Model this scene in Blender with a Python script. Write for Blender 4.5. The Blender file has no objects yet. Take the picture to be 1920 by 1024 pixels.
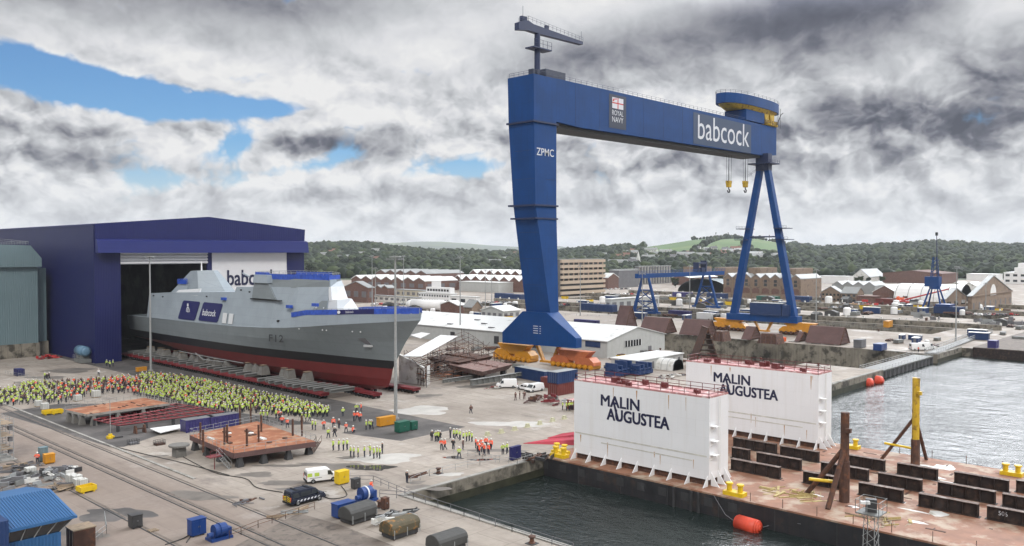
import bpy, bmesh, math, random
import numpy as np
from mathutils import Vector, Matrix
R=math.radians
random.seed(7); np.random.seed(7)
S=bpy.context.scene; col=S.collection
# ---------------- camera
F=1571.; H=37.; YAW=R(43.1); PIT=math.atan(41/1571.)
cam=bpy.data.cameras.new('camera'); co=bpy.data.objects.new('camera',cam); col.objects.link(co)
co.location=(0,0,H); co.rotation_euler=(R(90)-PIT,0,YAW-R(90))
cam.sensor_width=36; cam.lens=F/1920*36; cam.clip_start=1; cam.clip_end=30000
S.camera=co
S.render.resolution_x=1024; S.render.resolution_y=546
# ---------------- exposure
S.view_settings.view_transform='Standard'; S.view_settings.look='None'; S.view_settings.gamma=1
S.view_settings.exposure=0.0
# ---------------- sun
SUN_EL,SUN_AZ=R(40),R(-132)      # azimuth of the direction towards the sun, from +x
sl=bpy.data.lights.new('sun','SUN'); sl.energy=2.0; sl.angle=R(12); sl.color=(1,.95,.88)
so=bpy.data.objects.new('sun',sl); col.objects.link(so)
sd=Vector((math.cos(SUN_EL)*math.cos(SUN_AZ),math.cos(SUN_EL)*math.sin(SUN_AZ),math.sin(SUN_EL)))
so.rotation_euler=sd.to_track_quat('Z','Y').to_euler(); so.location=(0,0,300)
# ---------------- world: nishita sky with clouds by direction
W=bpy.data.worlds.new('World'); S.world=W; W.use_nodes=True
def world():
    nt=W.node_tree; N=nt.nodes; L=nt.links; N.clear()
    def n(t,**k):
        o=N.new(t)
        for a,b in k.items(): setattr(o,a,b)
        return o
    def m(op,a,b=None,c=None,clamp=False):
        o=n('ShaderNodeMath',operation=op,use_clamp=clamp)
        for i,v in enumerate((a,b,c)):
            if v is None: continue
            if isinstance(v,(int,float)): o.inputs[i].default_value=v
            else: L.new(v,o.inputs[i])
        return o.outputs[0]
    def ss(x,a,b,lo=0,hi=1):
        o=n('ShaderNodeMapRange',interpolation_type='SMOOTHSTEP')
        L.new(x,o.inputs[0]); o.inputs[1].default_value=a; o.inputs[2].default_value=b; o.inputs[3].default_value=lo; o.inputs[4].default_value=hi
        return o.outputs[0]
    out=n('ShaderNodeOutputWorld'); bg=n('ShaderNodeBackground'); L.new(bg.outputs[0],out.inputs[0])
    sky=n('ShaderNodeTexSky',sky_type='NISHITA',sun_disc=False,sun_elevation=SUN_EL,sun_rotation=R(90)-SUN_AZ)
    tc=n('ShaderNodeTexCoord'); sep=n('ShaderNodeSeparateXYZ'); L.new(tc.outputs['Generated'],sep.inputs[0])
    x,y,z=sep.outputs
    # azimuth (radians, + to the right of the look direction) and elevation of the view direction
    az=m('MULTIPLY',m('SUBTRACT',m('ARCTAN2',y,x),YAW),-1)
    el=m('ARCSINE',z)
    # flat cloud layer coordinates
    zz=m('ADD',m('MAXIMUM',z,0.0),0.10)
    comb=n('ShaderNodeCombineXYZ'); L.new(m('DIVIDE',x,zz),comb.inputs[0]); L.new(m('DIVIDE',y,zz),comb.inputs[1])
    comb2=n('ShaderNodeCombineXYZ'); L.new(az,comb2.inputs[0]); L.new(m('MULTIPLY',el,1.35),comb2.inputs[1])
    def noise(v,s,d,r=.55,dist=0,off=0):
        mp=n('ShaderNodeMapping'); L.new(v,mp.inputs[0]); mp.inputs[1].default_value=(off,off*.7,off*.3)
        o=n('ShaderNodeTexNoise'); L.new(mp.outputs[0],o.inputs['Vector']); o.inputs['Scale'].default_value=s; o.inputs['Detail'].default_value=d
        o.inputs['Roughness'].default_value=r; o.inputs['Distortion'].default_value=dist
        return o.outputs[0]
    V2=comb2.outputs[0]; V1=comb.outputs[0]
    # domain-warped billows: fractal voronoi gives heaped cumulus forms
    wn=n('ShaderNodeTexNoise'); L.new(V2,wn.inputs['Vector']); wn.inputs['Scale'].default_value=7; wn.inputs['Detail'].default_value=5; wn.inputs['Roughness'].default_value=.6
    w1=n('ShaderNodeVectorMath',operation='SUBTRACT'); L.new(wn.outputs['Color'],w1.inputs[0]); w1.inputs[1].default_value=(.5,.5,.5)
    w2=n('ShaderNodeVectorMath',operation='MULTIPLY_ADD'); L.new(w1.outputs[0],w2.inputs[0]); w2.inputs[1].default_value=(.075,.075,0); L.new(V2,w2.inputs[2])
    def bil(sc,dx=0,dy=0,det=3,off=0):
        mp=n('ShaderNodeMapping'); L.new(w2.outputs[0],mp.inputs[0]); mp.inputs[1].default_value=(dx+off,dy+off,0)
        q=n('ShaderNodeTexVoronoi',feature='F1',voronoi_dimensions='2D'); L.new(mp.outputs[0],q.inputs['Vector']); q.inputs['Scale'].default_value=sc; q.inputs['Detail'].default_value=det; q.inputs['Roughness'].default_value=.55; q.inputs['Lacunarity'].default_value=2.3
        return m('SUBTRACT',.5,q.outputs['Distance'])
    B1=bil(9.5); B1s=bil(9.5,-.008,-.020); S1=noise(V2,3.0,4,.45,.0,8.3); S2=noise(w2.outputs[0],10,5,.5,.0,2.2)
    rel=m('SUBTRACT',B1,B1s)
    nn=m('ADD',m('MULTIPLY',B1,.55),m('ADD',m('MULTIPLY',m('SUBTRACT',S1,.5),.55),m('MULTIPLY',m('SUBTRACT',S2,.5),.75)))
    def blob(px,py,sx,sy,rot=0):
        # gaussian patch centred on a sky direction
        a0=math.atan((px-960)/F); e0=(471-py)/F; a=m('SUBTRACT',az,a0); e=m('SUBTRACT',el,e0)
        c,s_=math.cos(rot),math.sin(rot)
        u=m('DIVIDE',m('ADD',m('MULTIPLY',a,c),m('MULTIPLY',e,s_)),sx/F)
        v=m('DIVIDE',m('SUBTRACT',m('MULTIPLY',e,c),m('MULTIPLY',a,s_)),sy/F)
        return m('EXPONENT',m('MULTIPLY',m('ADD',m('MULTIPLY',u,u),m('MULTIPLY',v,v)),-1))
    def acc(lst):
        t=None
        for w,*b in lst:
            g=m('MULTIPLY',blob(*b),w); t=g if t is None else m('ADD',t,g)
        return t
    # openings of blue sky
    hole=acc([(1.3,0,175,170,34,-.12),(1.3,190,196,120,32,-.15),(1.15,340,222,110,26,-.12),(.9,470,216,90,14,0),(.8,430,285,60,26,.5),(.75,560,318,90,18,.2),(.55,890,316,120,16,.1),(.4,1070,345,120,18,0),(.5,1130,408,70,16,0),(.55,340,350,130,22,0),(.35,700,300,300,40,0)])
    cov=m('ADD',m('MULTIPLY',nn,-1.5),m('SUBTRACT',hole,.95))
    blue=ss(cov,-.26,.20)
    # dark and bright bodies of cloud
    dark=acc([(.62,250,25,330,50,-.1),(.35,620,25,200,45,0),(.30,30,60,140,40,0),(1.3,1500,70,280,66,.12),(.5,1790,20,120,40,0),(.62,1080,115,150,42,.1),(.75,1890,190,110,70,.3),(.55,1640,250,230,60,-.1),(.40,1420,300,260,40,.15),(.30,1480,395,330,22,0),(.7,630,282,85,22,.1),(.5,700,368,80,16,0),(.5,540,380,60,16,0),(.6,195,275,45,14,0),(.45,100,318,150,18,0),(.3,380,335,120,14,0),(.3,230,405,200,16,0),(.3,860,405,120,12,0),
              (-.9,1895,50,80,60,0),(-.40,740,110,210,90,.1),(-.5,1110,15,110,40,0),(-.5,420,160,230,26,-.15),(-.5,640,238,130,18,.1),(-.4,1220,225,140,45,.2),(-.45,1640,440,560,22,0),(-.35,300,440,420,20,0),(-.5,710,328,110,16,0),(-.45,540,345,60,12,0),(-.3,1350,215,80,40,0),(-.4,60,250,120,14,0),(-.4,250,350,160,14,0)])
    tone=m('ADD',m('MULTIPLY',m('ADD',m('MULTIPLY',m('SUBTRACT',S1,.5),.42),m('MULTIPLY',m('SUBTRACT',S2,.5),.20)),ss(el,.06,.26,1.0,1.0)),m('ADD',m('MULTIPLY',dark,-.52),.665))
    tone=m('ADD',tone,m('MULTIPLY',rel,ss(el,.10,.27,.9,.16)))
    # thin edges of the clouds glow
    tone=m('ADD',tone,m('MULTIPLY',ss(cov,-.5,-.1),.14))
    cr=n('ShaderNodeValToRGB'); L.new(tone,cr.inputs[0]); e=cr.color_ramp.elements
    e[0].position=0; e[0].color=(.11,.12,.155,1); e[1].position=1; e[1].color=(1.0,1.0,1.0,1)
    for p,c in ((.16,(.17,.18,.225,1)),(.42,(.43,.44,.48,1)),(.62,(.64,.66,.69,1)),(.8,(.84,.85,.88,1))):
        q=e.new(p); q.color=c
    # sky: photo-blue from nishita
    skm=n('ShaderNodeMix',data_type='RGBA',blend_type='MULTIPLY'); skm.inputs[0].default_value=1; L.new(sky.outputs[0],skm.inputs[6]); skm.inputs[7].default_value=(.52,.78,1.05,1)
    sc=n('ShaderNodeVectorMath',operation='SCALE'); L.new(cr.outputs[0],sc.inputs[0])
    # unseen cloud deck above the view, brightened to light the yard and right-hand water
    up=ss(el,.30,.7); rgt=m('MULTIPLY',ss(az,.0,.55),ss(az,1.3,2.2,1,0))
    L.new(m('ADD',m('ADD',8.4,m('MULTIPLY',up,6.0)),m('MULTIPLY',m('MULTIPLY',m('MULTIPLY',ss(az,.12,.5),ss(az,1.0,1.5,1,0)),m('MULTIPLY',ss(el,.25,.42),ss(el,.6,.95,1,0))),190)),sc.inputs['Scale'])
    # haze to a pale band at the horizon
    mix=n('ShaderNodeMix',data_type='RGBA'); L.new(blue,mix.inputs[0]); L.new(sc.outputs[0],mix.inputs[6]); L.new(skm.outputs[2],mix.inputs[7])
    hz=n('ShaderNodeMix',data_type='RGBA'); L.new(ss(el,.0,.13,.66,0),hz.inputs[0]); L.new(mix.outputs[2],hz.inputs[6]); hz.inputs[7].default_value=(8.3,8.6,8.9,1)
    gr=n('ShaderNodeMix',data_type='RGBA'); L.new(ss(z,-.02,0),gr.inputs[0]); gr.inputs[6].default_value=(1,1,1,1); L.new(hz.outputs[2],gr.inputs[7])
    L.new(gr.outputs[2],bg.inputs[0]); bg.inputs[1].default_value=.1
world()
W.cycles.sampling_method='MANUAL'; W.cycles.sample_map_resolution=512
# ---------------- pixel of the photograph -> point of the yard (used to measure places out)
fwx,fwy=math.cos(YAW),math.sin(YAW); rtx,rty=math.sin(YAW),-math.cos(YAW); CP,SP=math.cos(PIT),math.sin(PIT)
def _ray(px,py):
    a=(px-960)/F; b=(512-py)/F; k=CP+b*SP
    return k*fwx+a*rtx, k*fwy+a*rty, -SP+b*CP
def at(px,py,z=0.):
    dx,dy,dz=_ray(px,py); t=(z-H)/dz
    return Vector((t*dx,t*dy,z))
def onx(px,py,x):
    dx,dy,dz=_ray(px,py); t=x/dx; return Vector((x,t*dy,H+t*dz))
def ony(px,py,y):
    dx,dy,dz=_ray(px,py); t=y/dy; return Vector((t*dx,y,H+t*dz))
def depth(p): return p[0]*fwx+p[1]*fwy
def top(px,py,p):     # height of the pixel row py over the ground point p
    d=depth(p); b=(512-py)/F; return H+d*(-SP+b*CP)/(CP+b*SP)
# ---------------- materials
MATS={}
def mat(name,c,rough=.7,metal=0,var=.12,vs=.6,c2=None,amt=.0,cs=1.2,bump=0,bs=8,spec=.4,wave=None,streak=0,plate=None):
    if name in MATS: return MATS[name]
    M=bpy.data.materials.new(name); M.use_nodes=True; nt=M.node_tree; N=nt.nodes; L=nt.links
    P=N['Principled BSDF']; P.inputs['Roughness'].default_value=rough; P.inputs['Metallic'].default_value=metal
    P.inputs['Specular IOR Level'].default_value=spec
    g=N.new('ShaderNodeNewGeometry')
    def noise(s,d=4,stretch=None):
        o=N.new('ShaderNodeTexNoise'); o.inputs['Scale'].default_value=s; o.inputs['Detail'].default_value=d; o.inputs['Roughness'].default_value=.6
        if stretch:
            mp=N.new('ShaderNodeMapping'); mp.inputs[3].default_value=stretch; L.new(g.outputs['Position'],mp.inputs[0]); L.new(mp.outputs[0],o.inputs['Vector'])
        else: L.new(g.outputs['Position'],o.inputs['Vector'])
        return o.outputs[0]
    def mr(x,a,b,lo,hi):
        o=N.new('ShaderNodeMapRange'); L.new(x,o.inputs[0])
        for i,v in enumerate((a,b,lo,hi)): o.inputs[i+1].default_value=v
        return o.outputs[0]
    rgb=N.new('ShaderNodeHueSaturation'); rgb.inputs['Color'].default_value=(*c,1)
    cur=rgb.outputs[0]
    if var: L.new(mr(noise(vs,5),.3,.7,1-var,1+var),rgb.inputs['Value'])
    if amt>0:
        mx=N.new('ShaderNodeMix'); mx.data_type='RGBA'; L.new(mr(noise(cs,6),.62-.35*amt,.72-.25*amt,0,1),mx.inputs[0]); L.new(cur,mx.inputs[6]); mx.inputs[7].default_value=(*(c2 or c),1); cur=mx.outputs[2]
    if streak:
        mx=N.new('ShaderNodeMix'); mx.data_type='RGBA'; L.new(mr(noise(1,4,(1.2,1.2,.08)),.5,.75,0,streak),mx.inputs[0]); L.new(cur,mx.inputs[6]); mx.inputs[7].default_value=(*(c2 or tuple(v*.4 for v in c)),1); cur=mx.outputs[2]
    if plate:   # plate seams and slight tone differences from plate to plate
        sp_=N.new('ShaderNodeSeparateXYZ'); L.new(g.outputs['Position'],sp_.inputs[0]); a_=N.new('ShaderNodeMath'); a_.operation='ADD'; L.new(sp_.outputs[0],a_.inputs[0]); L.new(sp_.outputs[1],a_.inputs[1])
        cx_=N.new('ShaderNodeCombineXYZ'); L.new(a_.outputs[0],cx_.inputs[0]); L.new(sp_.outputs[2],cx_.inputs[1])
        bk=N.new('ShaderNodeTexBrick'); L.new(cx_.outputs[0],bk.inputs['Vector']); bk.inputs['Scale'].default_value=1; bk.inputs['Brick Width'].default_value=plate[0]; bk.inputs['Row Height'].default_value=plate[1]; bk.inputs['Mortar Size'].default_value=.035; bk.inputs['Mortar Smooth'].default_value=.6
        t_=plate[2]; bk.inputs['Color1'].default_value=(1,1,1,1); bk.inputs['Color2'].default_value=(1-t_*.5,)*3+(1,); bk.inputs['Mortar'].default_value=(1-t_*2,)*3+(1,)
        mx=N.new('ShaderNodeMix'); mx.data_type='RGBA'; mx.blend_type='MULTIPLY'; mx.inputs[0].default_value=1; L.new(cur,mx.inputs[6]); L.new(bk.outputs[0],mx.inputs[7]); cur=mx.outputs[2]
    L.new(cur,P.inputs['Base Color'])
    hgt=None
    if wave:  # (axis scale) corrugation, bands along x+y
        sx=N.new('ShaderNodeSeparateXYZ'); L.new(g.outputs['Position'],sx.inputs[0])
        ad=N.new('ShaderNodeMath'); ad.operation='ADD'; L.new(sx.outputs[0],ad.inputs[0]); L.new(sx.outputs[1],ad.inputs[1])
        mu=N.new('ShaderNodeMath'); mu.operation='MULTIPLY'; L.new(ad.outputs[0],mu.inputs[0]); mu.inputs[1].default_value=wave
        si=N.new('ShaderNodeMath'); si.operation='SINE'; L.new(mu.outputs[0],si.inputs[0]); hgt=si.outputs[0]
        B=N.new('ShaderNodeBump'); B.inputs['Strength'].default_value=.5; B.inputs['Distance'].default_value=.05; L.new(hgt,B.inputs['Height']); L.new(B.outputs[0],P.inputs['Normal'])
    elif bump:
        B=N.new('ShaderNodeBump'); B.inputs['Strength'].default_value=bump; B.inputs['Distance'].default_value=.05; L.new(noise(bs,5),B.inputs['Height']); L.new(B.outputs[0],P.inputs['Normal'])
    MATS[name]=M; return M
def m_(n,*c,**k): return mat(n,c,**k)
RUST=(.12,.045,.025)
m_('hall_blue',.005,.0085,.078,rough=.45,wave=12,var=.06,vs=.1,streak=.12,plate=(9,7.5,.12))
m_('hall_fascia',.006,.0105,.090,rough=.45,var=.06,wave=8,plate=(9,4.3,.12))
m_('hall_lip',.010,.017,.12,rough=.4,var=.05)
m_('crane_blue',.0018,.045,.18,rough=.6,spec=.2,var=.14,vs=.12,streak=.35,c2=(.004,.030,.105),plate=(6.5,4.2,.10))
m_('jib_navy',.012,.022,.07,rough=.5)
m_('grey_clad',.13,.19,.21,wave=9,rough=.5,var=.06,vs=.1)
m_('white_door',.62,.62,.64,rough=.5,var=.03)
m_('white',.72,.72,.72,rough=.5,var=.05,vs=.2)
m_('white_dirty',.62,.62,.60,rough=.6,var=.1,c2=(.35,.33,.28),amt=.25,cs=.5,streak=.25)
m_('casing_white',.72,.73,.75,rough=.45,var=.04,vs=.12,c2=(.55,.52,.47),streak=.22,plate=(3.3,2.6,.035))
m_('roof_white',.62,.63,.62,rough=.5,var=.07,vs=.08,c2=(.42,.42,.40),amt=.1,cs=.2,wave=5)
m_('wall_pale',.42,.43,.42,rough=.6,var=.06,wave=9,streak=.15)
m_('roof_grey',.25,.26,.26,rough=.6,var=.15,vs=.1)
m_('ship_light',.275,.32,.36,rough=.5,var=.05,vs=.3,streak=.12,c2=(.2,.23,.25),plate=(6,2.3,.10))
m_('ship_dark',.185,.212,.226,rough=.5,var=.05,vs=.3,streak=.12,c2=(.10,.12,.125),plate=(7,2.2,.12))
m_('ship_white_and_lit',.58,.60,.62,rough=.5,var=.04)  # white fittings; also fronts painted brighter for the light they catch
m_('ship_black',.012,.012,.014,rough=.4)
m_('ship_red',.125,.015,.015,rough=.45,var=.12,vs=.3,streak=.3,c2=(.12,.012,.012),plate=(7,2.2,.12))
m_('banner_navy',.012,.013,.09,rough=.5,var=0)
m_('sheet_blue',.025,.075,.40,rough=.45,var=.35,vs=.9)
m_('lettering_white',.62,.64,.68,rough=.5,var=0)
m_('lettering_navy',.012,.014,.05,rough=.5,var=0)
m_('lettering_dark',.03,.035,.04,rough=.5,var=0)
m_('red_cross',.5,.02,.02,rough=.5,var=0)
m_('panel_blue',.022,.045,.10,rough=.5,var=.05)
m_('panel_grey',.026,.034,.06,rough=.5,var=.05)
m_('concrete',.27,.26,.24,rough=.85,var=.18,vs=.3,bump=.3,bs=3,c2=(.15,.14,.12),amt=.3,cs=.25)
m_('concrete_wall',.21,.19,.155,rough=.9,var=.25,vs=.25,bump=.4,bs=2,c2=(.06,.055,.045),amt=.4,cs=.35,streak=.6)
m_('cradle_concrete',.15,.145,.135,rough=.9,var=.15,vs=.8)
m_('beam_grey',.15,.155,.15,rough=.6,var=.12)
m_('beam_top',.22,.225,.22,rough=.6,var=.1)
m_('maroon',.16,.02,.025,rough=.5,var=.25,vs=.5)
m_('tyre',.012,.012,.012,rough=.8)
m_('crane_yellow',.52,.23,.015,rough=.5,var=.12,vs=.6,streak=.2,c2=(.25,.09,.02))
m_('bogie_orange',.42,.12,.045,rough=.55,var=.15,vs=.8)
m_('rust_plate',.27,.098,.045,rough=.8,var=.25,vs=.35,c2=(.34,.20,.12),amt=.35,cs=.35)
m_('barge_deck',.235,.113,.068,rough=.75,var=.25,vs=.35,c2=(.36,.28,.21),amt=.35,cs=.25,bump=.2,bs=2)
m_('brown_boards',.15,.125,.105,rough=.85,var=.25,vs=.4,c2=(.09,.075,.065),amt=.4,cs=.8)
m_('rust_dark',.07,.035,.025,rough=.8,var=.25,vs=.8,c2=(.13,.055,.03),amt=.35)
m_('girder',.020,.012,.010,rough=.75,var=.3,vs=1,c2=(.05,.028,.02),amt=.35)
m_('girder_top',.13,.09,.075,rough=.8,var=.3,vs=1.2,c2=(.25,.22,.2),amt=.3)
m_('primer_brown',.115,.066,.062,rough=.75,var=.15,vs=.25,streak=.2,c2=(.08,.045,.04),plate=(3,2,.12))
m_('hull_black',.022,.022,.025,rough=.55,var=.3,vs=.4,c2=(.05,.035,.03),amt=.2,cs=.4,streak=.4,plate=(6,2.,.15))
m_('rust_run',.42,.25,.13,rough=.8,var=.3,vs=2)
m_('scuff',.52,.51,.47,rough=.7,var=.2,vs=.8)
m_('deck_pink',.42,.20,.20,rough=.7,var=.2,vs=.6,c2=(.60,.50,.48),amt=.3,cs=.7)
m_('rail_red',.11,.02,.02,rough=.6)
m_('yellow',.62,.42,.01,rough=.5,var=.12,vs=1.5)
m_('yellow_worn',.50,.33,.02,rough=.6,var=.15,vs=1.,c2=(.10,.05,.02),amt=.25,cs=.8)
m_('orange',.65,.10,.02,rough=.5,var=.1)
m_('fender_orange',.62,.065,.03,rough=.5,var=.1,vs=2)
m_('steel',.25,.26,.27,rough=.45,metal=.6,var=.15)
m_('galv',.27,.28,.28,rough=.5,var=.1,vs=2)
m_('dark_steel',.04,.04,.042,rough=.6,var=.2)
m_('black',.01,.01,.01,rough=.6)
m_('glass',.02,.025,.03,rough=.12,spec=.8,var=0)
m_('brick',.125,.068,.055,rough=.85,var=.15,vs=.5,c2=(.22,.12,.09),amt=.2)
m_('stone',.22,.16,.115,rough=.85,var=.18,vs=.3,c2=(.12,.09,.07),amt=.3,cs=.3)
m_('beige',.46,.37,.285,rough=.75,var=.05,vs=.2)
m_('render_cream',.42,.38,.30,rough=.8)
m_('slate',.13,.13,.14,rough=.7,var=.15,vs=.3)
m_('cont_blue',.009,.032,.11,rough=.5,var=.12,wave=18)
m_('cont_purple',.035,.03,.14,rough=.5,wave=18)
m_('cont_maroon',.14,.03,.025,rough=.6,wave=18,var=.15)
m_('bright_blue',.009,.04,.17,rough=.4,var=.1)
m_('roof_blue',.026,.105,.25,rough=.45,var=.08,wave=None)
m_('tarp',.05,.05,.048,rough=.7,var=.15,vs=1.2)
m_('tarp_moss',.075,.062,.035,rough=.8,var=.2,vs=1.2,c2=(.26,.12,.03),amt=.2)
m_('green',.01,.09,.06,rough=.5)
m_('red',.42,.03,.03,rough=.5,var=.1)
m_('van_navy',.008,.013,.03,rough=.25,spec=.6,var=0)
m_('van_white',.72,.72,.72,rough=.3,spec=.6,var=0)
m_('hivis_yellow',.42,.56,.08,rough=.7,var=.1,vs=3)
m_('hivis_orange',.85,.10,.035,rough=.7,var=.05,vs=3)
m_('reflective',.6,.6,.58,rough=.4,var=0)
m_('navy_cloth',.02,.024,.04,rough=.85,var=.2,vs=5)
m_('dark_cloth',.035,.033,.036,rough=.85,var=.2,vs=5)
m_('grey_cloth',.16,.16,.165,rough=.85,var=.2,vs=5)
m_('skin',.42,.24,.17,rough=.6,var=0)
m_('helmet_white',.55,.55,.52,rough=.35,var=0)
m_('hair',.03,.02,.015,rough=.7,var=0)
m_('brown_cloth',.10,.055,.05,rough=.85)
m_('timber',.26,.20,.14,rough=.85,var=.2,vs=2)
m_('bark',.06,.045,.03,rough=.9)
m_('sky_tank',.10,.19,.28,rough=.45,var=.1)
m_('foliage_a',.016,.028,.011,rough=.8,var=.45,vs=.12,spec=.15)
m_('foliage_b',.040,.056,.020,rough=.8,var=.45,vs=.15,spec=.15)
m_('foliage_c',.012,.021,.010,rough=.8,var=.45,vs=.12,spec=.15)
m_('field_green',.055,.115,.022,rough=.9,var=.25,vs=.01,c2=(.10,.15,.035),amt=.3,cs=.006)
m_('hill_floor',.035,.055,.02,rough=.9,var=.3,vs=.02)
m_('far_hill',.075,.095,.075,rough=1,var=.25,vs=.003,c2=(.12,.15,.07),amt=.3,cs=.002)
m_('asphalt_dark',.065,.06,.058,rough=.8,var=.25,vs=.15,c2=(.11,.10,.095),amt=.35,cs=.12,bump=.2,bs=4)
m_('tile_red',.20,.09,.065,rough=.8,var=.15)
m_('cable_dark',.02,.02,.02,rough=.7)
m_('tarp_red',.40,.035,.06,rough=.6)
m_('rope_y',.44,.43,.30,rough=.8)
m_('rope',.38,.30,.13,rough=.8,var=.2,vs=3)
def haze():
    M=bpy.data.materials.new('haze'); M.use_nodes=True; N=M.node_tree.nodes; N.clear(); o=N.new('ShaderNodeOutputMaterial'); v=N.new('ShaderNodeVolumePrincipled')
    v.inputs['Color'].default_value=(.86,.90,.96,1); v.inputs['Density'].default_value=HAZE; v.inputs['Anisotropy'].default_value=.2; M.node_tree.links.new(v.outputs[0],o.inputs['Volume']); MATS['haze']=M
    b=MB(); b.box(-720,9700,-720,9700,-14,150); h=b.build('haze','haze'); h['kind']='stuff'; h['label']='thin pale haze lying over the dockyard and hills'; h['category']='haze'
HAZE=.00006
# ---------------- mesh helpers
class MB:
    def __init__(s): s.v=[]; s.f=[]; s.m=[]
    def add(s,vs,fs,m=0):
        b=len(s.v); s.v+=[tuple(q) for q in vs]; s.f+=[tuple(b+i for i in q) for q in fs]; s.m+=[m]*len(fs); return s
    def box(s,x0,x1,y0,y1,z0,z1,m=0):
        return s.add([(x,y,z) for z in (z0,z1) for y in (y0,y1) for x in (x0,x1)],[(0,2,3,1),(4,5,7,6),(0,1,5,4),(2,6,7,3),(0,4,6,2),(1,3,7,5)],m)
    def cbox(s,c,size,m=0,rz=0):
        x,y,z=c; a,b,h=size[0]/2,size[1]/2,size[2]; cc,ss_=math.cos(rz),math.sin(rz)
        vs=[(x+u*cc-v*ss_,y+u*ss_+v*cc,z+w) for w in (0,h) for v in (-b,b) for u in (-a,a)]
        return s.add(vs,[(0,2,3,1),(4,5,7,6),(0,1,5,4),(2,6,7,3),(0,4,6,2),(1,3,7,5)],m)
    def prism(s,pts,vec,m=0):        # closed polygon of 3d points swept by vec
        n=len(pts); vec=Vector(vec); p=[Vector(q) for q in pts]
        vs=p+[q+vec for q in p]
        nrm=Vector((0,0,0))
        for i in range(n): nrm+=p[i].cross(p[(i+1)%n])
        fs=[tuple(range(n)),tuple(range(2*n-1,n-1,-1))]+[((i+1)%n,i,i+n,(i+1)%n+n) for i in range(n)]
        if nrm.dot(vec)>0: fs=[tuple(reversed(f)) for f in fs]
        return s.add(vs,fs,m)
    def hexa(s,b,t,m=0):             # bottom ring, top ring (same count, counter-clockwise from above)
        n=len(b)
        return s.add(list(b)+list(t),[tuple(range(n-1,-1,-1)),tuple(range(n,2*n))]+[(i,(i+1)%n,(i+1)%n+n,i+n) for i in range(n)],m)
    def cyl(s,a,b,r0,r1=None,n=8,m=0,caps=True):
        a=Vector(a); b=Vector(b); r1=r0 if r1 is None else r1; d=(b-a).normalized()
        u=d.orthogonal().normalized(); w=d.cross(u)
        if abs(d.z)>.99: u=Vector((1,0,0)); w=Vector((0,1,0)) if d.z>0 else Vector((0,-1,0))
        ph=math.pi/n
        vs=[a+(u*math.cos(2*math.pi*i/n+ph)+w*math.sin(2*math.pi*i/n+ph))*r0 for i in range(n)]+[b+(u*math.cos(2*math.pi*i/n+ph)+w*math.sin(2*math.pi*i/n+ph))*r1 for i in range(n)]
        fs=[(i,(i+1)%n,(i+1)%n+n,i+n) for i in range(n)]
        if caps: fs+=[tuple(range(n-1,-1,-1)),tuple(range(n,2*n))]
        return s.add(vs,fs,m)
    def tube(s,pts,r,n=5,m=0):
        for a,b in zip(pts,pts[1:]): s.cyl(a,b,r,r,n,m)
        return s
    def lathe(s,c,prof,n=14,m=0):    # prof: (r,z) list, about a vertical axis at c
        c=Vector(c); vs=[(c.x+r*math.cos(2*math.pi*i/n),c.y+r*math.sin(2*math.pi*i/n),c.z+z) for r,z in prof for i in range(n)]
        fs=[(k*n+i,k*n+(i+1)%n,(k+1)*n+(i+1)%n,(k+1)*n+i) for k in range(len(prof)-1) for i in range(n)]
        fs+=[tuple(range(n-1,-1,-1)),tuple((len(prof)-1)*n+i for i in range(n))]
        return s.add(vs,fs,m)
    def rail(s,pts,h=1.1,step=2.,r=.04,m=0,lines=(1.,.5)):   # guard rail along points
        for a,b in zip(pts,pts[1:]):
            a=Vector(a); b=Vector(b); k=max(1,round((b-a).length/step))
            for i in range(k+1):
                p=a.lerp(b,i/k); s.cyl(p,p+Vector((0,0,h)),r,r,4,m,False)
            for q in lines: s.cyl(a+Vector((0,0,h*q)),b+Vector((0,0,h*q)),r*.9,r*.9,4,m,False)
        return s
    def build(s,name,mats,parent=None,smooth=False,label=None):
        me=bpy.data.meshes.new(name)
        off=Vector((0,0,0)); q=parent
        while q is not None: off+=q.location; q=q.parent
        me.from_pydata([tuple(Vector(v)-off) for v in s.v],[],s.f)
        if not isinstance(mats,(list,tuple)): mats=[mats]
        for k in mats: me.materials.append(MATS[k])
        me.polygons.foreach_set('material_index',s.m)
        if smooth: me.polygons.foreach_set('use_smooth',[True]*len(s.f))
        me.update()
        o=bpy.data.objects.new(name,me); col.objects.link(o)
        if parent is not None: o.parent=parent
        if label: o['label']=label
        return o
def _each(s,name,mats,parent=None,smooth=False,label=None):
    par=list(range(len(s.v)))
    def fd(i):
        while par[i]!=i: par[i]=par[par[i]]; i=par[i]
        return i
    for f in s.f:
        for j in f[1:]: par[fd(j)]=fd(f[0])
    g={}
    for k,f in enumerate(s.f): g.setdefault(fd(f[0]),[]).append(k)
    for q in g.values():
        m=MB(); mp={}
        for k in q:
            for i in s.f[k]:
                if i not in mp: mp[i]=len(m.v); m.v.append(s.v[i])
            m.f.append(tuple(mp[i] for i in s.f[k])); m.m.append(s.m[k])
        o=m.build(name,mats,parent,smooth,label)
    return o
MB.each=_each
def tag(o,label=None,cat=None,group=None,kind=None):
    if label: o['label']=label
    if cat: o['category']=cat
    if group: o['group']=group
    if kind: o['kind']=kind
    return o
def T(name,label,cat,loc=(0,0,0),group=None):
    o=bpy.data.objects.new(name,None); o.location=loc; o.empty_display_size=.5; col.objects.link(o)
    return tag(o,label,cat,group)
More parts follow.
